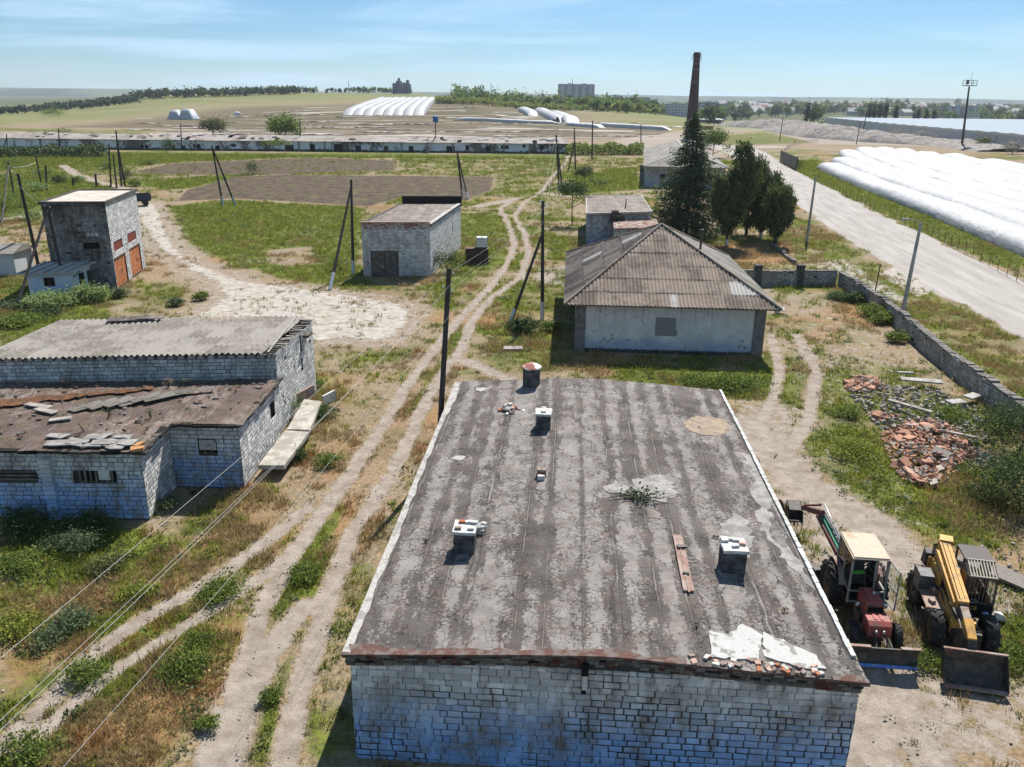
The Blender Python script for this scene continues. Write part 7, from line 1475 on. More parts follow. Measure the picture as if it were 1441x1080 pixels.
def weeds(name, n, y0, y1, seed, mat, dens, r0, r1, leaf):
    X, Y, rng = scatter(n, y0, y1, 1.2, seed); m = masks(X, Y); keep = rng.random(len(X)) < dens(m, X, Y); X, Y = X[keep], Y[keep]; m = {k: v[keep] for k, v in m.items()}; Z = zg(X, Y, m); N = len(X); K = 26
    r = rng.uniform(r0, r1, N)**1.0*(.7+.8*fbm(X/3, Y/3, 97, 2)); c = rng.normal(size=(N, K, 3))*np.array([.42, .42, .3]); c[..., 2] = np.abs(c[..., 2])+.05
    C = (np.stack([X, Y, Z], -1)[:, None, :]+c*r[:, None, None]).reshape(-1, 3); V, Q = leaf_cards(C, leaf*np.repeat(r/.35, K)**.6, rng); return tag(fast_mesh(name, V, Q, M[mat]), kind='stuff')
weeds('leafy_weeds', 11000, 15, 130, 103, 'leaf', lambda m, x, y: clear(m)*sst(.5, .75, m['G']*.8+(gn(x, y+60)-.5)*1.3)*.55, .15, .5, .085)
weeds('dark_weeds', 19000, 15, 270, 109, 'leaf_dark', lambda m, x, y: clear(m)*sst(.52, .72, .25+m['G']*.5+(gn(x*1.3+77, y*1.3)-.5)*1.5)*.8, .1, .42, .085)
weeds('small_weeds', 16000, 15, 60, 108, 'leaf_olive', lambda m, x, y: np.clip(1.25-m['T'], 0, 1)*(1-m['R'])*sst(.45, .7, .3+m['G']*.4+(gn(x*1.7, y*1.7+33)-.5)*1.3)*.7, .06, .2, .07)
weeds('grey_weeds', 5000, 15, 100, 104, 'leaf_grey', lambda m, x, y: clear(m)*sst(.5, .75, m['G']*.5+.15+(gn(x+90, y)-.5)*1.5)*.4, .12, .45, .08)
weeds('dry_weeds', 5000, 15, 80, 105, 'blade_dry', lambda m, x, y: clear(m)*sst(.5, .8, m['O']*.8+(gn(x+20, y+20)-.5)*1.2)*.5, .15, .45, .08)
# pebbles and stones scattered on bare ground
X, Y, rng = scatter(5000, 15, 60, 1.3, 107); m = masks(X, Y); keep = rng.random(len(X)) < np.clip(.25+m['D']*.6, 0, 1)*sst(.45, .65, gn(X*2, Y*2)+.02); X, Y = X[keep], Y[keep]; mb = MB(); Zs = terrain(X, Y)
for x, y in zip(X, Y): rock(mb, (x, y, .0), random.uniform(.012, .045), 0, .4)
tag(mb.build('scattered_stones', M['rubble'], None), kind='stuff')
# ---- rubble field
def heap(name, px, n, s0, s1, mat, hgt, flat, kind='brick', seed=1):
    rnd = random.Random(seed); pl = W(px); c = pl.mean(0); mb = MB(); lo, hi = pl.min(0), pl.max(0); k = 0
    while k < n:
        x, y = rnd.uniform(lo[0], hi[0]), rnd.uniform(lo[1], hi[1])
        if not inside(np.array([x]), np.array([y]), pl)[0]: continue
        d = float(d_line(np.array([x]), np.array([y]), list(pl)+[pl[0]])[0][0]); z = hgt*min(1, d/1.1)*float(fbm(x/1.1, y/1.1, 7, 2)); z = max(0, z*rnd.uniform(.6, 1.1))
        if kind == 'brick' and rnd.random() < .035: mb.box((x-c[0], y-c[1], z+.08), (rnd.uniform(.4, .8), rnd.uniform(.3, .5), .12), rnd.uniform(0, 3.1), 0, rx=rnd.uniform(-.6, .6), jit=.05)
        elif kind == 'brick': mb.box((x-c[0], y-c[1], z+.03), (.27*rnd.choice((.4, .6, 1, 1, 1.3)), .13*rnd.uniform(.7, 1.4), .085), rnd.uniform(0, 3.1), 0, rx=rnd.uniform(-.9, .9), ry=rnd.uniform(-.5, .5), jit=.012)
        else: rock(mb, (x-c[0], y-c[1], z), rnd.uniform(s0, s1)*rnd.choice((.5, .7, 1)), 0, .7)
        k += 1
    o = mb.build(name, mat, None, (c[0], c[1], 0)); return tag(o, kind='stuff')
heap('brick_rubble', [(1240,612),(1290,594),(1345,604),(1372,640),(1320,688),(1275,682),(1250,650)], 820, 0, 0, M['brick'], .65, 1, 'brick', 1)
heap('brick_rubble', [(1187,540),(1205,530),(1235,533),(1245,545),(1220,552),(1192,550)], 330, 0, 0, M['brick'], .5, 1, 'brick', 2)
heap('brick_rubble', [(1222,585),(1240,580),(1256,588),(1240,594)], 90, 0, 0, M['brick'], .3, 1, 'brick', 3)
heap('stone_rubble', [(1190,548),(1240,540),(1320,550),(1370,570),(1400,620),(1390,660),(1330,610),(1240,605),(1205,570)], 1000, .03, .15, M['rubble'], .5, 1, 'rock', 4)
heap('stone_rubble', [(1340,770),(1441,760),(1441,870),(1400,870),(1395,800)], 130, .02, .07, M['rubble'], .05, 1, 'rock', 5)
for k, (a, b, ln, w_, rz0, m, lab) in enumerate([(1296,538,2.4,.55,-.25,'cement','long pale concrete board lying on top of the rubble field'), (1280,574,2.6,.25,-.9,'woodpale','long weathered beam lying across the rubble, pointing to the wall'), (1345,568,1.1,.6,.3,'cement','pale slab on the rubble near the stone wall, left of two'), (1368,560,1.1,.6,.6,'cement','pale slab on the rubble near the stone wall, right of two'), (1350,614,1.8,.2,-.6,'woodpale','pale thin board on the brick rubble'), (1274,527,1.0,.18,-.1,'cement','short pale strip beside the long concrete board'), (722,487,1.35,.62,-.02,'cement','flat concrete slab lying in the dry grass left of the house')]):
    p = at(a, b, .25); mb = MB(); mb.box((0, 0, .06), (ln, w_, .1), 0, 0, rx=.06, jit=.015); tag(mb.build('concrete_board' if m == 'cement' else 'weathered_beam', M[m], None, (p[0], p[1], .3 if k < 6 else .02), rz0), lab, 'board' if m != 'cement' else 'slab')
# ================================================================ WHITE FILM, FAR BUILDINGS, FAR TREES
def tunnel(name, pts, w, h, mat, label, cat='plastic tunnel', group=None, seed=0, seg=2.0, wr=.12, n=10):
    """a film-covered row: arched section along a plan polyline, rounded ends, sagging and wrinkling between its ties"""
    pts = [np.array(p, float) for p in pts]; P_ = []
    for a, b in zip(pts[:-1], pts[1:]):
        m = max(1, int(np.linalg.norm(b-a)/seg)); P_ += [a+(b-a)*k/m for k in range(m)]
    P_.append(pts[-1]); P_ = np.array(P_); N = len(P_); T_ = np.gradient(P_, axis=0); T_ /= np.linalg.norm(T_, axis=1, keepdims=True)+1e-9; S = np.stack([T_[:, 1], -T_[:, 0]], 1)[:, :2]; base = P_[0].copy()
    V = []; s = np.arange(N)*seg; L = s[-1]
    for i in range(N):
        e = min(1, math.sqrt(max(0, min(s[i], L-s[i])/(w*.6)))*1.0+.06); sag = 1-.10*math.sin(s[i]/9+seed)**2*(fbm(s[i]/7., seed*3., 3, 3)); 
        for k in range(n+1):
            a = math.pi*k/n; x = -math.cos(a)*w/2*(.9+.1*e); z = h*e*sag*math.sin(a)**.55
            j = wr*(float(fbm(s[i]/.9+seed*7, k*.7, seed, 3))-.5+.8*float(fbm(s[i]/9+seed*3, k*.25, seed+5, 2))-.4)*(1 if 0 < k < n else 0)
            V.append((P_[i, 0]+S[i, 0]*(x+j)-base[0], P_[i, 1]+S[i, 1]*(x+j)-base[1], P_[i, 2]+max(0, z+j*1.3)-base[2]))
    mb = MB(); fs = [(i*(n+1)+k, i*(n+1)+k+1, (i+1)*(n+1)+k+1, (i+1)*(n+1)+k) for i in range(N-1) for k in range(n)]; us = [[((f % (n+1))*w/n, s[f//(n+1)]) for f in q] for q in fs]
    mb.add(V, fs, 0, us, True); mb.add(V[:n+1], [tuple(range(n+1))]); mb.add(V[-n-1:], [tuple(reversed(range(n+1)))]); o = mb.build(name, M[mat], None, tuple(base)); return tag(o, label, cat, group)
EDGE = [(50.5, -10), (53, 30), (55.5, 62), (60.2, 97), (66.8, 137), (73, 182), (81, 228), (93, 276), (107, 318)]
ey = np.array([p[1] for p in EDGE]); ex = np.array([p[0] for p in EDGE]); SP = 5.9
names = ['front-most long white film row along the gravel road', 'second white film row from the gravel road', 'third white film row from the gravel road, longest towards the junction']
for i in range(12):
    yend = [231, 254, 300, 318, 318, 312, 300, 285, 262, 238, 212, 185][i]; ys_ = np.arange(-5, yend, 14.); ys_ = np.append(ys_, yend); off = (i+.5)*SP+[0, 0, -.2, .3, 0, .2, 0, 0, 0, 0, 0, 0][i]
    pts = [(np.interp(y, ey, ex)+off*1.02, y-off*.16, 0) for y in ys_]
    tunnel('film_row', pts, 6.8 if i < 3 else 7.8, 1.85+.15*math.sin(i*1.9), 'film', names[i] if i < 3 else 'broad white plastic film row in the field of rows beyond the gravel road', 'film row', 'white film rows beyond the gravel road', i+1, .8, .3, 14)
# far tunnels
for k in range(8):
    xa = 489+14.2*k; a = at_t(xa, 163); b = at_t(541+9.6*k, 142.5); b = a+(b-a)*min(1, 260/np.linalg.norm(b-a)); n = 14; pts = []
    for j in range(n+1): p = a+(b-a)*j/n; p[2] = float(terrain(p[0], p[1])); pts.append(p)
    tunnel('white_tunnel', pts, 8.9, 4.2, 'film', 'white arched plastic tunnel in the block of eight on the far hillside', group='block of eight tunnels on the far hillside', seed=k, seg=9, wr=.2, n=8)
def ft(px0, px1, w, h, lab, mat='film', n=10, name='white_tunnel', seed=0):
    a = at_t(*px0); b = at_t(*px1); pts = []
    for j in range(n+1): p = a+(b-a)*j/n; p[2] = float(terrain(p[0], p[1])); pts.append(p)
    return tunnel(name, pts, w, h, mat, lab, seed=seed, seg=6, wr=.25, n=8)
ft((638, 169.5), (790, 175), 5, 2.0, 'long thin white tunnel stretching left from the parked dark loader'); ft((800, 177), (848, 180.5), 7, 2.2, 'short thick white tunnel right of the parked dark loader', seed=2); ft((838, 177.5), (945, 184), 5, 2.4, 'long thin white tunnel stretching right towards the spruce', seed=3)
ft((791, 173), (758, 158), 10, 3.8, 'white tunnel running away behind the dark loader, left of two', seed=4); ft((806, 174), (778, 163), 12, 4.2, 'white tunnel running away behind the dark loader, right of two', seed=5); ft((750, 164), (736, 156.5), 9, 3.5, 'small white tunnel lying apart in the far field', seed=6)
ft((238, 168), (257, 168), 9, 6.2, 'bulging white film tent on the hillside, left half', 'film_grey', 4, 'film_tent', 7); ft((256, 168), (276, 168.5), 9, 6.6, 'bulging white film tent on the hillside, right half, torn open', 'film_grey', 4, 'film_tent', 8); ft((328, 162), (340, 162), 5, 2.2, 'small heap of white film on the hillside', 'film_grey', 3, 'film_heap', 9)
# strips of torn film on the old beds behind the barn
rs = random.Random(12); mb = MB(); bx = np.array([-40., 380, 0])
for k in range(60):
    px, py = rs.uniform(185, 930), rs.choice((168.5, 171, 173.5, 176, 179, 181.5, 184, 187, 190, 193)); p = at(px, py); L = rs.uniform(4, 30); w_ = rs.uniform(.6, 1.7)
    q = ragged([(p[0]-L/2, p[1]-w_), (p[0]+L/2, p[1]-w_+L*.0), (p[0]+L/2, p[1]+w_), (p[0]-L/2, p[1]+w_)], .7, 2.2, k); z = float(terrain(p[0], p[1]))+.15
    n = len(q); mb.add([(x-bx[0], y-bx[1], z+rs.uniform(0, .5)) for x, y in q], [tuple(range(n))])
tag(mb.build('torn_film_strips', M['cement'] if False else simple('dirty_film', (.42, .405, .38), .7, .3, .25, .3, c2=(.28, .25, .215)), None, tuple(bx)), kind='stuff')
# dusty earth banks
def bank(name, px, hs, w, seed):
    P_ = np.array([at(a, b) for a, b in px]); P_ = np.array([[np.interp(t, np.arange(len(P_)), P_[:, j]) for j in range(2)] for t in np.linspace(0, len(P_)-1, 150)]); hh_ = np.interp(np.linspace(0, 1, 150), np.linspace(0, 1, len(hs)), hs); n = 26
    S = np.gradient(P_, axis=0); S /= np.linalg.norm(S, axis=1, keepdims=True); Nn = np.stack([-S[:, 1], S[:, 0]], 1); V = []
    for i in range(150):
        for k in range(n+1):
            f = k/n; d = (f-.25)*w; x, y = P_[i]+Nn[i]*d; z = hh_[i]*math.sin(math.pi*f)**.8*(.45+1.1*float(fbm(x/9, y/9, seed, 4)))+(.8*float(fbm(x/2, y/2, seed+3, 3)-.5)); V.append((x, y, max(-.3, z) if 0 < k < n else -.4))
    t = NT('dusty_earth', .97, .05); o = t.tex('Object'); t.col(t.mix(t.ramp(t.noise(o, .5, 6, .7), .35, .65), (.17, .152, .135), (.33, .3, .275))); V = np.array(V); i = np.arange(150*(n+1)).reshape(150, n+1); Q = np.stack([i[:-1, :-1], i[1:, :-1], i[1:, 1:], i[:-1, 1:]], -1).reshape(-1, 4)
    tag(fast_mesh(name, V, Q, t.mat, smooth=True), kind='structure')
bank('earth_bank', [(1085, 184), (1150, 194), (1230, 200), (1320, 205), (1400, 214)], [2.5, 5, 5.5, 5, 4, 2.6, 2, 1.2], 30, 5); bank('earth_bank', [(1000, 178), (1060, 180), (1120, 184), (1180, 190)], [1.5, 4.5, 5, 4, 1.5], 34, 9)
# greenhouse hall
def greenhouse():
    A, B_, C_, D_, E_ = np.array([(205, 322), (226, 540), (250, 700), (520, 720), (520, 300)], float); o = thing('film_greenhouse', 'vast low greenhouse hall with a pale blue film roof beyond the earth banks', 'greenhouse', (300, 480, 0)); b = np.array([300, 480.]); mb = MB(); h = 5.0; V = []; n = 46; m = 12
    for i in range(n+1):
        f = i/n; y = 322+(700-322)*f; x0 = np.interp(y, [322, 540, 700], [205, 226, 250]); x1 = 520; z = h+(.35 if i % 2 else 0)
        for k in range(m+1): V.append((x0+(x1-x0)*k/m-b[0], y-b[1], z))
    mb.add(V, [(i*(m+1)+k, i*(m+1)+k+1, (i+1)*(m+1)+k+1, (i+1)*(m+1)+k) for i in range(n) for k in range(m)]); mb.build('roof', simple('greenhouse_film', (.25, .3, .34), .8, .2, .08, .05), o)
    mb = MB(); [Wall(a, c, h, 0, b).back(mb) for a, c in (((250, 700), (226, 540)), ((226, 540), (205, 322)), ((205, 322), (520, 322)))]; mb.build('wall', simple('greenhouse_wall', (.3, .33, .37), .5, .4, .25, .3), o)
    mb = MB(); w = Wall((226, 540), (205, 322), h, 0, b); w.slab(mb, 0, h-.9, w.L, h+.1, -.4, .2); w = Wall((205, 322), (520, 322), h, 0, b); w.slab(mb, 0, h-.9, w.L, h+.1, -.4, .2); mb.build('gutter', M['limewhite'], o)
greenhouse()
# brick chimney
def chimney():
    b = at(971, 190); b = np.array([82.0, 402, 0]); t = atY(978, 74, 402)[2]; o = thing('brick_chimney', 'tall tapering red-brown brick chimney with a ringed top', 'chimney', tuple(b)); mb = MB(); mb.lathe((0, 0, 0), (0, 0, 1), [(3.0, 0), (1.35, t-.1)], 16, 0); mb.build('shaft', M['chimbrick'], o); mb = MB(); mb.lathe((0, 0, 0), (0, 0, 1), [(1.32, t-2.6), (1.62, t-2.4), (1.62, t), (1.2, t), (1.1, t-1)], 16); mb.build('crown', M['chimbrick'], o)
    mb = MB()
    for z in (t-1.0, t-2.4): mb.tube([(2.2*math.cos(a), 2.2*math.sin(a), z) for a in np.linspace(0, 6.283, 17)], .06, 4)
    for a in np.linspace(0, 6.283, 9): mb.tube([(2.2*math.cos(a), 2.2*math.sin(a), t-3.4), (2.2*math.cos(a), 2.2*math.sin(a), t-1)], .05, 4); mb.tube([(1.5*math.cos(a), 1.5*math.sin(a), t-3.4), (2.2*math.cos(a), 2.2*math.sin(a), t-3.3)], .06, 4)
    mb.build('railing', M['iron'], o); mb = MB()
    for z in (t*.66, t*.8, t-5): r = 3-1.65*z/t+.06; mb.lathe((0, 0, z), (0, 0, 1), [(r, 0), (r+.04, .05), (r+.04, .3), (r, .35)], 16)
    mb.build('iron_band', M['steelw'], o)
M['chimbrick'] = brickwash('chimney_brick', (.085, .042, .04), (.05, .036, .036), (.05, .03, .03), .5, .9, .35); chimney()
# distant blocks
def facade(name, base, half):
    t = NT(name, .8, .3); u = t.uv(); b = t.n('ShaderNodeTexBrick'); t.l(u, b.inputs['Vector']); b.offset = 0; b.inputs['Scale'].default_value = 1; b.inputs['Brick Width'].default_value = 3.2; b.inputs['Row Height'].default_value = 3.0; b.inputs['Mortar Size'].default_value = .85; b.inputs['Color1'].default_value = (.05, .055, .07, 1); b.inputs['Color2'].default_value = (.16, .15, .16, 1); b.inputs['Mortar'].default_value = base+(1,); t.col(t.mix(t.math('MULTIPLY', t.noise(t.tex('Object'), .05, 2), .5), b.outputs['Color'], half)); return t.mat
FC = [facade('block_facade', (.36, .32, .34), (.3, .2, .2)), facade('block_facade_pale', (.5, .5, .52), (.35, .35, .4))]
def block(px0, px1, ytop, Y, dep, lab, m=0, name='apartment_block', roof=None, cat='building', bays=0, floor=-12):
    a = atY(px0, ytop, Y); b = atY(px1, ytop, Y); o = thing(name, lab, cat, ((a[0]+b[0])/2, Y, floor)); w = b[0]-a[0]; H_ = a[2]-floor; mb = MB(); mb.box((0, dep/2, H_/2), (w, dep, H_)); mb.build('wall', FC[m], o); mb = MB(); mb.box((0, dep/2, H_+.3), (w+1, dep+1, .6)); mb.build('roof', roof or M['asb_left'], o); mb = MB()
    for k in range(bays): x = -w/2+w*(k+.5)/bays; mb.box((x, -.8, H_*.5+(1 if k % 2 else 0)), (w/bays*.5, 1.6, H_+2))
    if bays: mb.build('balcony_bay', FC[1-m], o)
    return o
block(786, 837, 119, 1500, 14, 'nine-storey apartment block standing alone above the green trees', 0, bays=5); block(862, 915, 137.5, 1700, 14, 'long low dark building behind the trees left of the brick chimney', 0); block(940, 968, 147, 900, 12, 'pale grey blocks just left of the brick chimney shaft', 1); block(983, 1012, 144.5, 1100, 12, 'bluish apartment block just right of the brick chimney', 0, bays=3); block(1012, 1024, 147, 1100, 12, 'small pale block right of the bluish apartment block', 1); block(1330, 1378, 150.5, 1300, 14, 'grey five-storey block behind the poplars and mast', 0, bays=4); block(1366, 1380, 160, 900, 10, 'white rendered gable block below the far grey block', 1)
wb = thing('white_roofed_hall', 'hall with a flat white roof on posts, right of the brick chimney base', 'building', tuple(at(1002, 176))); w_ = 17; mb = MB(); mb.box((0, 6, 3.8), (w_, 16, .5), rx=.03); mb.build('roof', M['limewhite'], wb); mb = MB(); mb.box((0, 9, 1.8), (w_-1, 9, 3.6)); mb.build('wall', simple('hall_wall', (.25, .27, .3), .8, .2, .3, .4), wb)
for x in (-7.5, -2.5, 2.5, 7.5): mb = MB(); mb.box((x, -1.5, 1.8), (.5, .5, 3.6)); mb.build('post', M['pole'], wb)
rw = at(989, 184); mb = MB(); w = Wall((-9, 0), (6, 1), 2.6); w.slab(mb, 0, 0, w.L, 2.6, 0, .5); tag(mb.build('red_brick_wall', M['redbrick'], None, tuple(rw)), 'short red brick wall below the white-roofed hall', 'wall')
# grain elevator
g = atY(563, 131, 1150); el = thing('grain_elevator', 'dark grain elevator towers on the skyline above the tunnels', 'grain elevator', (g[0], 1150, 14)); px_ = 1150/1165; mb = MB(); dkc = simple('elevator_concrete', (.12, .13, .15), .9, .1, .2, .1)
zt_ = lambda y: atY(563, y, 1150)[2]-14
for x, y, r in ((-7, 118, 2.6), (-1, 114.5, 4.2), (5.5, 117, 2.4), (10, 113.5, 2.2), (12.5, 119, 1.8)): mb.lathe((x*px_*1.05, 0, 0), (0, 0, 1), [(r, 0), (r, zt_(y)), (.1, zt_(y)+1)], 12)
mb.box((-1, 0, zt_(112.5)), (2.8, 2.8, zt_(109)-zt_(114))); mb.build('silo', dkc, el); mb = MB(); mb.box((4, -6, 4.2), (20, 8, 8)); mb.build('shed_roof', M['limewhite'], el)
for k, (a, y0, Y, lab) in enumerate([(490, 112, 1500, 'thin lattice mast on the skyline left of the grain elevator'), (691, 117, 1400, 'thin mast on the skyline left of the apartment block'), (677, 120, 1400, 'short thin mast on the skyline, left of another'), (806, 111, 1505, 'antenna mast on top of the apartment block')]):
    t = atY(a, y0, Y); z0 = 10 if k < 3 else atY(806, 119, 1500)[2]; mb = MB(); mb.tube([(0, 0, 0), (0, 0, t[2]-z0)], [.8, .35], 5); tag(mb.build('thin_mast', M['pole'], None, (t[0], Y+(5 if k == 3 else 0), z0)), lab, 'mast')
# town houses (same kind, seen as dots)
wm = simple('town_wall', (.46, .45, .42), .85, .2, .1, .3); rms = [simple('town_roof_grey', (.4, .38, .37), .8, .2, .1, .3), simple('town_roof_red', (.32, .14, .1), .8, .2, .1, .3), simple('town_roof_pale', (.45, .44, .42), .8, .2, .1, .3)]; protos = []
for k in range(3):
    h = thing('town_house', 'small pale gabled house among the town trees', 'house', (0, 0, 0), 0, 'houses of the town'); mb = MB(); mb.box((0, 0, 1.7), (11, 8, 3.6)); mb.add([(-5.5, -4, 3.5), (-5.5, 4, 3.5), (-5.5, 0, 6.3), (5.5, -4, 3.5), (5.5, 4, 3.5), (5.5, 0, 6.3)], [(0, 2, 1), (3, 4, 5)]); mb.build('wall', wm, h); mb = MB(); mb.add([(-6, -4.6, 3.3), (6, -4.6, 3.3), (6, 0, 6.5), (-6, 0, 6.5), (6, 4.6, 3.3), (-6, 4.6, 3.3)], [(0, 1, 2, 3), (3, 2, 4, 5)]); mb.build('roof', rms[k], h); protos.append(h)
rs = random.Random(3); used = [0, 0, 0]
for i in range(150):
    px = rs.uniform(985, 1300) if i % 3 else rs.uniform(900, 1441); py = rs.uniform(145.5, 161)+(px-1000)*.012; p = at_t(px, py); Y = p[1]; z = p[2]; rzv = rs.uniform(-.6, .6); k = rs.choice((0, 0, 1, 2))
    if abs(p[0]) < 1: continue
    if used[k] == 0: protos[k].location = (p[0], Y, z); protos[k].rotation_euler = (0, 0, rzv); used[k] = 1
    else: dup(protos[k], (p[0], Y, z), rzv, scale=rs.uniform(1.1, 1.8))
# far crowns: individual trees sharing a few crown meshes
CROWN = []
def crown_proto(kind, mat, n, leaf, r, H_, seed):
    rng = np.random.default_rng(seed); 
    if kind == 'poplar': C = clumpy(n, (r, r, H_*.5), rng, 26, .2, 1, .2); C[:, :2] *= (1.1-np.clip(np.abs(C[:, 2:3])/(H_*.5), 0, 1)**2*.75); C[:, 2] += H_*.52
    elif kind == 'conifer': z = rng.random(n)**1.2; a = rng.uniform(0, 6.28, n); rr = r*(1-z)*rng.uniform(.4, 1.1, n)+.2; C = np.stack([rr*np.cos(a), rr*np.sin(a), H_*(.1+.9*z)], 1)
    else: C = clumpy(n, (r, r, H_*.42), rng, 15, .27, .3); C[:, 2] += H_*.42
    V, Q = leaf_cards(C, leaf, rng, .3, 1.2); me = fast_mesh('crown', V, Q, M[mat]); mb = MB(); mb.tube([(0, 0, -1), (0, 0, H_*.6)], [.35, .12], 5); tr_ = mb.build('trunk', M['bark']); return me, tr_
def proto_tree(name, kind, mat, n, leaf, r, H_, seed, label, group):
    o = thing(name, label, 'tree', (0, 0, 0), 0, group); c, t = crown_proto(kind, mat, n, leaf, r, H_, seed); c.parent = o; t.parent = o; return o
GA = 'trees of the green belt before the town'; lab_a = 'rounded green tree in the belt of trees between fields and town'; lab_y = 'yellow-green tree in the belt of trees between fields and town'; lab_b = 'dark green tree in the belt of trees between fields and town'
PR = [proto_tree('belt_tree', 'round', 'crown_a', 420, 1.15, 3.6, 8.5, 61, lab_a, GA), proto_tree('belt_tree', 'round', 'crown_c', 420, 1.1, 3.4, 7.2, 62, lab_y, GA+', yellow-green ones'), proto_tree('belt_tree', 'round', 'crown_b', 420, 1.2, 3.7, 9.5, 63, lab_b, GA+', dark ones'), proto_tree('belt_tree', 'round', 'crown_a', 420, 1.15, 3.1, 9.5, 64, lab_a, GA)]
rs = random.Random(8); first = [True]*4; n_ = 0
def put(k, p, s, rz0):
    if first[k]: PR[k].location = p; PR[k].rotation_euler = (0, 0, rz0); PR[k].scale = (s, s, s); first[k] = False
    else: dup(PR[k], p, rz0, scale=s)
for i in range(150):
    px = rs.uniform(640, 962); yb = np.interp(px, [640, 700, 800, 960], [147, 151, 158, 164]); d = rs.random(); p = at_t(px, yb); f = 1+d*.34; p[:2] *= f; 
    if d < .35: k = rs.choice((1, 1, 3, 0))
    else: k = rs.choice((0, 2, 3, 2))
    p[1] += rs.uniform(0, 60); p[2] = float(terrain(p[0], p[1])); put(k, tuple(p), rs.uniform(.9, 1.4)*(1+d*.4)*np.interp(px, [640, 760], [.55, 1]), rs.uniform(0, 6))
for i in range(145):
    px = rs.uniform(985, 1441); yb = np.interp(px, [985, 1030, 1110, 1180, 1441], [176, 172, 166, 164, 178]); py = yb-abs(rs.gauss(0, .4))*20; p = at_t(px, max(py, 149.5)); k = rs.choice((0, 2, 3, 2, 1 if rs.random() < .3 else 2)); put(k, tuple(p), rs.uniform(1.0, 1.6)*(1+p[1]/3200), rs.uniform(0, 6))
GP = 'poplars along the greenhouse'; POP = proto_tree('poplar_tree', 'poplar', 'poplar', 520, .9, 1.9, 19, 71, 'tall narrow dark poplar standing in the row above the greenhouse roof', GP); ff = True
for (px, y0, y1, Y) in ((1136, 137, 165, 640), (1222, 138, 168, 700), (1229, 138, 168, 700), (1237, 138, 168, 700), (1245, 136, 168, 700), (1259, 142, 169, 700), (1291, 146, 170, 690), (1302, 147, 171, 690), (1313, 148, 171, 690), (1286, 154, 170, 690), (1262, 153, 169, 700)):
    p = atY(px, y1, Y); zt2 = atY(px, y0, Y)[2]; z = float(terrain(p[0], Y)); s = (zt2-z)/19
    if ff: o = POP; o.location = (p[0], Y, z); ff = False
    else: o = dup(POP, (p[0], Y, z), px)
    o.scale = (s*.95, s*.95, s)
tree('dense_tree', atY(1146, 160, 640)*np.array([1, 1, 0])+np.array([0, 0, float(terrain(230, 640))]), 17, 7, 1500, 1.1, 'crown_b', 'broad dark tree beside the lone poplar behind the film greenhouse', .4, .1, 77)
# far woods that read as one mass
def wood(name, pts, n, leafs, H_, seed, mats, dep=40, per=46):
    rng = np.random.default_rng(seed); P_ = np.array([at_t(*p) for p in pts]); t = rng.random(n)*(len(P_)-1); V = []; mi = []
    for k in range(n):
        j = int(t[k]); f = t[k]-j; p = P_[j]*(1-f)+P_[min(j+1, len(P_)-1)]*f; y = p[1]+rng.random()*dep; x = p[0]*y/p[1]; z = float(terrain(x, y)); h = H_*rng.uniform(.6, 1.2); r = h*rng.uniform(.25, .42)
        C = clumpy(per, (r, r, h*.45), rng, 8, .3, .4); C[:, 2] += h*.5; V.append(leaf_cards(C+np.array([x, y, z]), leafs, rng, .3, 1.2)[0]); mi += [rng.integers(0, len(mats))]*per
    V = np.concatenate(V); return tag(fast_mesh(name, V, np.arange(len(V)).reshape(-1, 4), [M[m] for m in mats], midx=mi), kind='stuff')
wood('far_woodland', [(-60, 166), (60, 158), (130, 153), (195, 147)], 420, 1.8, 6, 81, ['poplar', 'crown_b', 'poplar'], 160)
wood('dark_forest', [(188, 141.5), (260, 139), (330, 136.5), (385, 134.2), (422, 133)], 330, 2.0, 9.0, 82, ['poplar', 'crown_b'], 60)
wood('skyline_trees', [(425, 132.6), (520, 132.5), (580, 132.5), (640, 135), (700, 139)], 130, 2.2, 8.5, 83, ['crown_b', 'crown_a', 'poplar'], 120)
wood('belt_wood', [(640, 146), (700, 149), (800, 155), (900, 159), (965, 162)], 420, 1.8, 15, 84, ['crown_a', 'crown_b', 'crown_a', 'crown_b'], 330)
wood('green_scrub', [(615, 146.5), (640, 147), (700, 151), (800, 157.5), (960, 164.5)], 620, 1.0, 5.5, 87, ['crown_c', 'crown_a', 'crown_c'], 45)
wood('town_trees', [(960, 158), (1060, 158), (1180, 158), (1300, 161), (1441, 168)], 430, 2.4, 8, 85, ['crown_a', 'crown_b', 'crown_b'], 1200)
wood('town_trees', [(930, 148), (1060, 149), (1180, 150.5), (1300, 153), (1441, 158)], 330, 3.5, 9, 86, ['crown_b', 'crown_a'], 2200)
# grey dusty bushes by the greenhouse
for k, (a, b, r, h, m, lab) in enumerate([(1262, 197, 7.5, 4.2, 'dustleaf', 'dust-grey bush on the earth bank, left of two'), (1293, 201, 7.0, 3.6, 'dustleaf', 'dust-grey bush on the earth bank, right of two'), (1383, 209, 3.2, 3.0, 'leaf_olive', 'small green bush in front of the greenhouse wall'), (1424, 217, 4.0, 3.2, 'dustleaf', 'dust-grey bush at the right edge before the greenhouse'), (1178, 176, 4, 2.6, 'leaf_olive', 'small olive bush on top of the earth bank')]):
    if m not in M: M[m] = leafmat('dusty_leaves', (.2, .18, .15), (.34, .31, .27))
    bush('grey_bush', at(a, b), (r, r*.7, h), 900, .7, m, lab, seed=k)
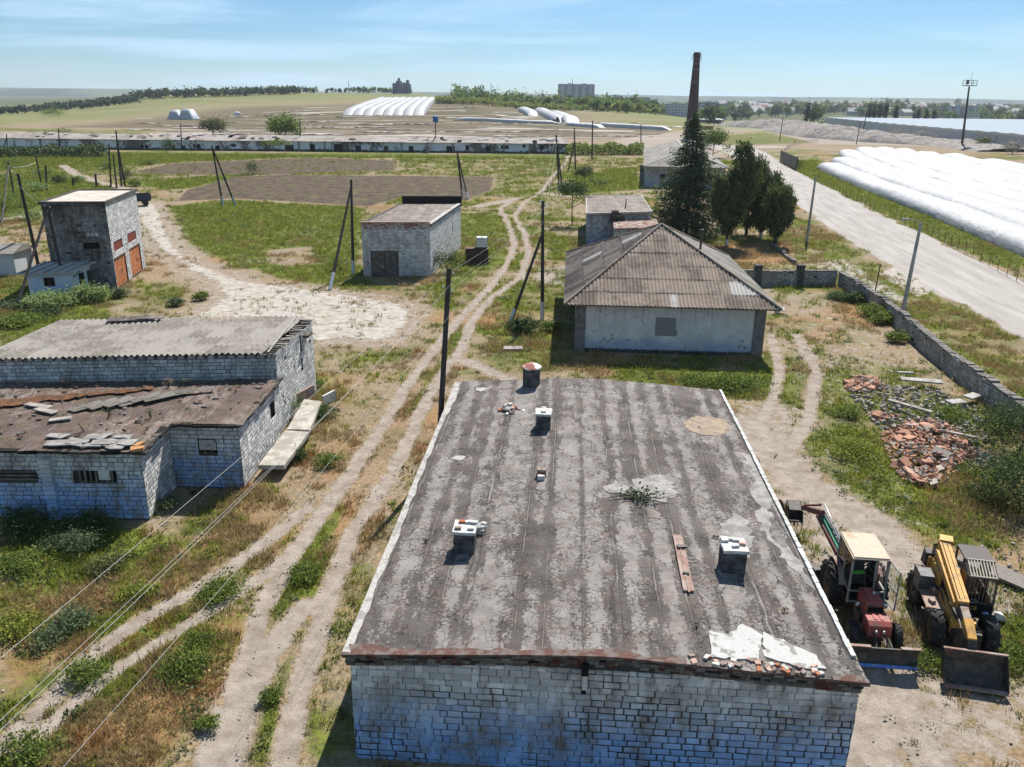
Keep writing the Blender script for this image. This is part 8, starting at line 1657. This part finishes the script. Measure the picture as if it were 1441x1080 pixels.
# fence lines and small far things
df = thing('dark_board_fence', 'short dark board fence at the bend of the gravel road', 'fence', tuple(at(1098, 232))); mb = MB(); a = np.array([0., 0]); b = at(1122, 240)[:2]-at(1098, 232)[:2]; w = Wall((0, 0), b, 3.6); 
w = Wall(tuple(at(1097, 228)[:2]-at(1098, 232)[:2]), tuple(at(1120, 240)[:2]-at(1098, 232)[:2]), 3.4)
for k in range(14): w.slab(mb, w.L*k/14+.03, .1, w.L*(k+1)/14-.03, 3.2+.1*(k % 2), 0, .1)
mb.build('board_panel', M['iron'], df); mb = MB()
for k in range(4): w.slab(mb, w.L*k/3.05, 0, w.L*k/3.05+.18, 3.5, .1, .3)
mb.build('post', M['pole'], df)
cy = at(1124, 240); bush('shrub', cy, (1.1, 1.1, 2.2), 500, .3, 'leaf_dark', 'narrow dark shrub at the end of the dark board fence')
mf_ = thing('wire_mesh_fence', 'low wire mesh fence with thin posts along the right side of the gravel road', 'fence', (60, 120, 0)); fpts = [(at(a, b)[0], at(a, b)[1]) for a, b in ((1150, 256), (1200, 281), (1260, 306), (1320, 336), (1380, 368), (1460, 412))]; mb = MB(); wb_ = MB()
for a, b in zip(fpts[:-1], fpts[1:]):
    L = math.hypot(b[0]-a[0], b[1]-a[1]); n = int(L/3)+1
    for k in range(n): x = a[0]+(b[0]-a[0])*k/n; y = a[1]+(b[1]-a[1])*k/n; mb.tube([(x-60, y-120, 0), (x-60, y-120, 1.3)], .035, 5)
    for z in (.25, .55, .85, 1.2): wb_.tube([(a[0]-60, a[1]-120, z), (b[0]-60, b[1]-120, z)], .008, 4, cap=False)
mb.build('post', M['rust'], mf_); wb_.build('wire', M['iron'], mf_)
pf_ = thing('picket_line', 'pale low pipe fence curving round the road junction', 'fence', tuple(at(1105, 210))); b0 = at(1105, 210); mb = MB(); pts = [at(a, b)-b0 for a, b in ((1103, 214), (1112, 207), (1125, 203), (1140, 201), (1152, 200))]
for a, b in zip(pts[:-1], pts[1:]):
    for k in range(8): p = a+(b-a)*k/8; mb.tube([tuple(p), tuple(p+(0, 0, 1.3))], .06, 4)
    mb.tube([tuple(a+(0, 0, 1.2)), tuple(b+(0, 0, 1.2))], .05, 4)
mb.build('rail', M['pole_pale'], pf_)
for k, (a, b, lab, up) in enumerate([(1021, 197, 'person in a white shirt standing on the far dirt area by the round green tree', (.7, .7, .68)), (1118, 203, 'person in dark clothes standing at the road junction', (.06, .06, .07))]):
    p = at(a, b); bm_ = bpy.data.meshes.new('person'); vs = [(0, 0, .95), (0, 0, 1.2), (0, 0, 1.42), (0, 0, 1.52), (0, -.02, 1.68), (.1, 0, .9), (.12, -.03, .5), (.12, 0, .06), (.12, -.13, .04), (-.1, 0, .9), (-.13, .05, .5), (-.13, .08, .06), (-.13, -.05, .04), (.2, 0, 1.4), (.27, .02, 1.12), (.25, -.08, .88), (-.2, 0, 1.4), (-.27, .02, 1.12), (-.25, -.08, .88)]
    bm_.from_pydata(vs, [(0, 1), (1, 2), (2, 3), (3, 4), (0, 5), (5, 6), (6, 7), (7, 8), (0, 9), (9, 10), (10, 11), (11, 12), (2, 13), (13, 14), (14, 15), (2, 16), (16, 17), (17, 18)], []); o = bpy.data.objects.new('person', bm_); COL.objects.link(o); md = o.modifiers.new('skin', 'SKIN')
    rad = [.15, .15, .14, .06, .11, .1, .075, .05, .045, .1, .075, .05, .045, .07, .05, .04, .07, .05, .04]
    for v, r in zip(bm_.skin_vertices[0].data, rad): v.radius = (r, r*.8)
    bm_.skin_vertices[0].data[0].use_root = True; o.modifiers.new('sub', 'SUBSURF').levels = 1; t = NT('clothes', .9, .2); z = t.sep(t.tex('Object'))[2]; c = t.mix(t.ramp(z, .93, .96), (.05, .05, .07), up); t.col(t.mix(t.ramp(z, 1.5, 1.53), c, (.35, .2, .14))); bm_.materials.append(t.mat); o.location = tuple(p); tag(o, lab, 'person')
fl_ = thing('dark_loader', 'small dark loader parked at the joint of the white tunnels', 'loader', tuple(at_t(783, 173)), .1); mb = MB(); mb.box((0, 0, 1.4), (4.2, 2.0, 1.1)); mb.box((.6, 0, 2.6), (1.7, 1.7, 1.5)); mb.build('body', M['iron'], fl_)
for x in (-1.4, 1.3):
    for y in (-1, 1): mb = MB(); mb.lathe((x, y-.2, .8), (0, 1, 0), [(.02, 0), (.8, 0), (.8, .4), (.02, .4)], 14); mb.build('wheel', M['rubber'], fl_)
mb = MB(); mb.box((-3.3, 0, .6), (.8, 2.3, .8)); mb.tube([(-2, 0, 1.6), (-3.2, 0, .9)], .15, 5); mb.build('bucket', M['rust'], fl_)
for k, (a, b, s, lab) in enumerate([(636, 146, 4.5, 'dark square box standing in the field right of the tunnel block')]):
    p = at_t(a, b); mb = MB(); mb.box((0, 0, s*.5), (s, s, s), 0, 0); mb.box((0, 0, s+.1), (s*1.1, s*1.1, .3)); tag(mb.build('dark_hut', M['dark'], None, tuple(p)), lab, 'hut')
# ================================================================ LIGHT, SKY, CAMERA
SE, SA = R(50), R(20)                                         # sun elevation; azimuth right of straight ahead
def light():
    w = bpy.data.worlds.new('World'); SC.world = w; w.use_nodes = True; nt = w.node_tree; bg = nt.nodes['Background']; sky = nt.nodes.new('ShaderNodeTexSky'); sky.sky_type = 'NISHITA'; sky.sun_disc = False; sky.sun_elevation = SE; sky.sun_rotation = SA; sky.air_density = .9; sky.dust_density = .25; sky.ozone_density = 3.0; sky.altitude = 150
    tc_ = nt.nodes.new('ShaderNodeTexCoord'); sp = nt.nodes.new('ShaderNodeSeparateXYZ'); nt.links.new(tc_.outputs['Generated'], sp.inputs[0])
    def mth(op, a, b=0):
        m = nt.nodes.new('ShaderNodeMath'); m.operation = op
        for i, v in enumerate((a, b)):
            if isinstance(v, bpy.types.NodeSocket): nt.links.new(v, m.inputs[i])
            else: m.inputs[i].default_value = v
        return m.outputs[0]
    # thin high cloud: noise on the direction flattened to a plane overhead
    zz = mth('ADD', mth('MAXIMUM', sp.outputs[2], 0), .10); cx = mth('DIVIDE', sp.outputs[0], zz); cy_ = mth('DIVIDE', sp.outputs[1], zz); cb = nt.nodes.new('ShaderNodeCombineXYZ'); nt.links.new(mth('MULTIPLY', cx, .55), cb.inputs[0]); nt.links.new(cy_, cb.inputs[1])
    no = nt.nodes.new('ShaderNodeTexNoise'); no.inputs['Scale'].default_value = .62; no.inputs['Detail'].default_value = 8; no.inputs['Roughness'].default_value = .58; no.inputs['Distortion'].default_value = .5; nt.links.new(cb.outputs[0], no.inputs['Vector'])
    mr = nt.nodes.new('ShaderNodeMapRange'); mr.interpolation_type = 'SMOOTHSTEP'; nt.links.new(no.outputs[0], mr.inputs[0]); mr.inputs[1].default_value = .45; mr.inputs[2].default_value = .66; mr.inputs[4].default_value = .85
    mx = nt.nodes.new('ShaderNodeMix'); mx.data_type = 'RGBA'; nt.links.new(mr.outputs[0], mx.inputs[0]); nt.links.new(sky.outputs[0], mx.inputs[6]); mx.inputs[7].default_value = (10, 10.4, 10.6, 1); tn = nt.nodes.new('ShaderNodeMix'); tn.data_type = 'RGBA'; tn.blend_type = 'MULTIPLY'; tn.inputs[0].default_value = 1; nt.links.new(mx.outputs[2], tn.inputs[6]); tn.inputs[7].default_value = (.7, 1.0, 1.24, 1); nt.links.new(tn.outputs[2], bg.inputs[0]); bg.inputs[1].default_value = SKY
    s = bpy.data.lights.new('sun', 'SUN'); s.energy = SUN; s.angle = R(.5); s.color = (1, .955, .89); o = bpy.data.objects.new('sun', s); COL.objects.link(o); d = Vector((math.sin(SA)*math.cos(SE), math.cos(SA)*math.cos(SE), math.sin(SE))); o.rotation_euler = d.to_track_quat('Z', 'Y').to_euler()
SKY, SUN = .05, 5.0
light()
cam = bpy.data.cameras.new('camera'); cam.sensor_width = 36; cam.lens = F/1441*36; cam.clip_start = .5; cam.clip_end = 30000; co = bpy.data.objects.new('camera', cam); COL.objects.link(co)
co.matrix_world = Matrix(((CR[0], CU[0], -CF[0], 0), (CR[1], CU[1], -CF[1], 0), (CR[2], CU[2], -CF[2], CH), (0, 0, 0, 1))); SC.camera = co
HZ = 8e-5
if HZ:
    mb = MB(); mb.box((0, 3300, 65), (24000, 8000, 200)); mt = bpy.data.materials.new('thin_haze'); mt.use_nodes = True; nt = mt.node_tree; nt.nodes.remove(nt.nodes['Principled BSDF']); v = nt.nodes.new('ShaderNodeVolumePrincipled'); v.inputs['Color'].default_value = (.82, .9, 1, 1); v.inputs['Density'].default_value = HZ; v.inputs['Anisotropy'].default_value = .2; nt.links.new(v.outputs[0], nt.nodes['Material Output'].inputs['Volume'])
    hz = mb.build('haze', mt); tag(hz, kind='stuff')
v = SC.view_settings; v.view_transform = 'Standard'; v.look = 'None'; v.exposure = 0.7; v.gamma = 1; v.use_curve_mapping = False
SC.cycles.max_bounces = 5; SC.cycles.diffuse_bounces = 2; SC.cycles.glossy_bounces = 2; SC.cycles.transparent_max_bounces = 8; SC.cycles.volume_bounces = 0
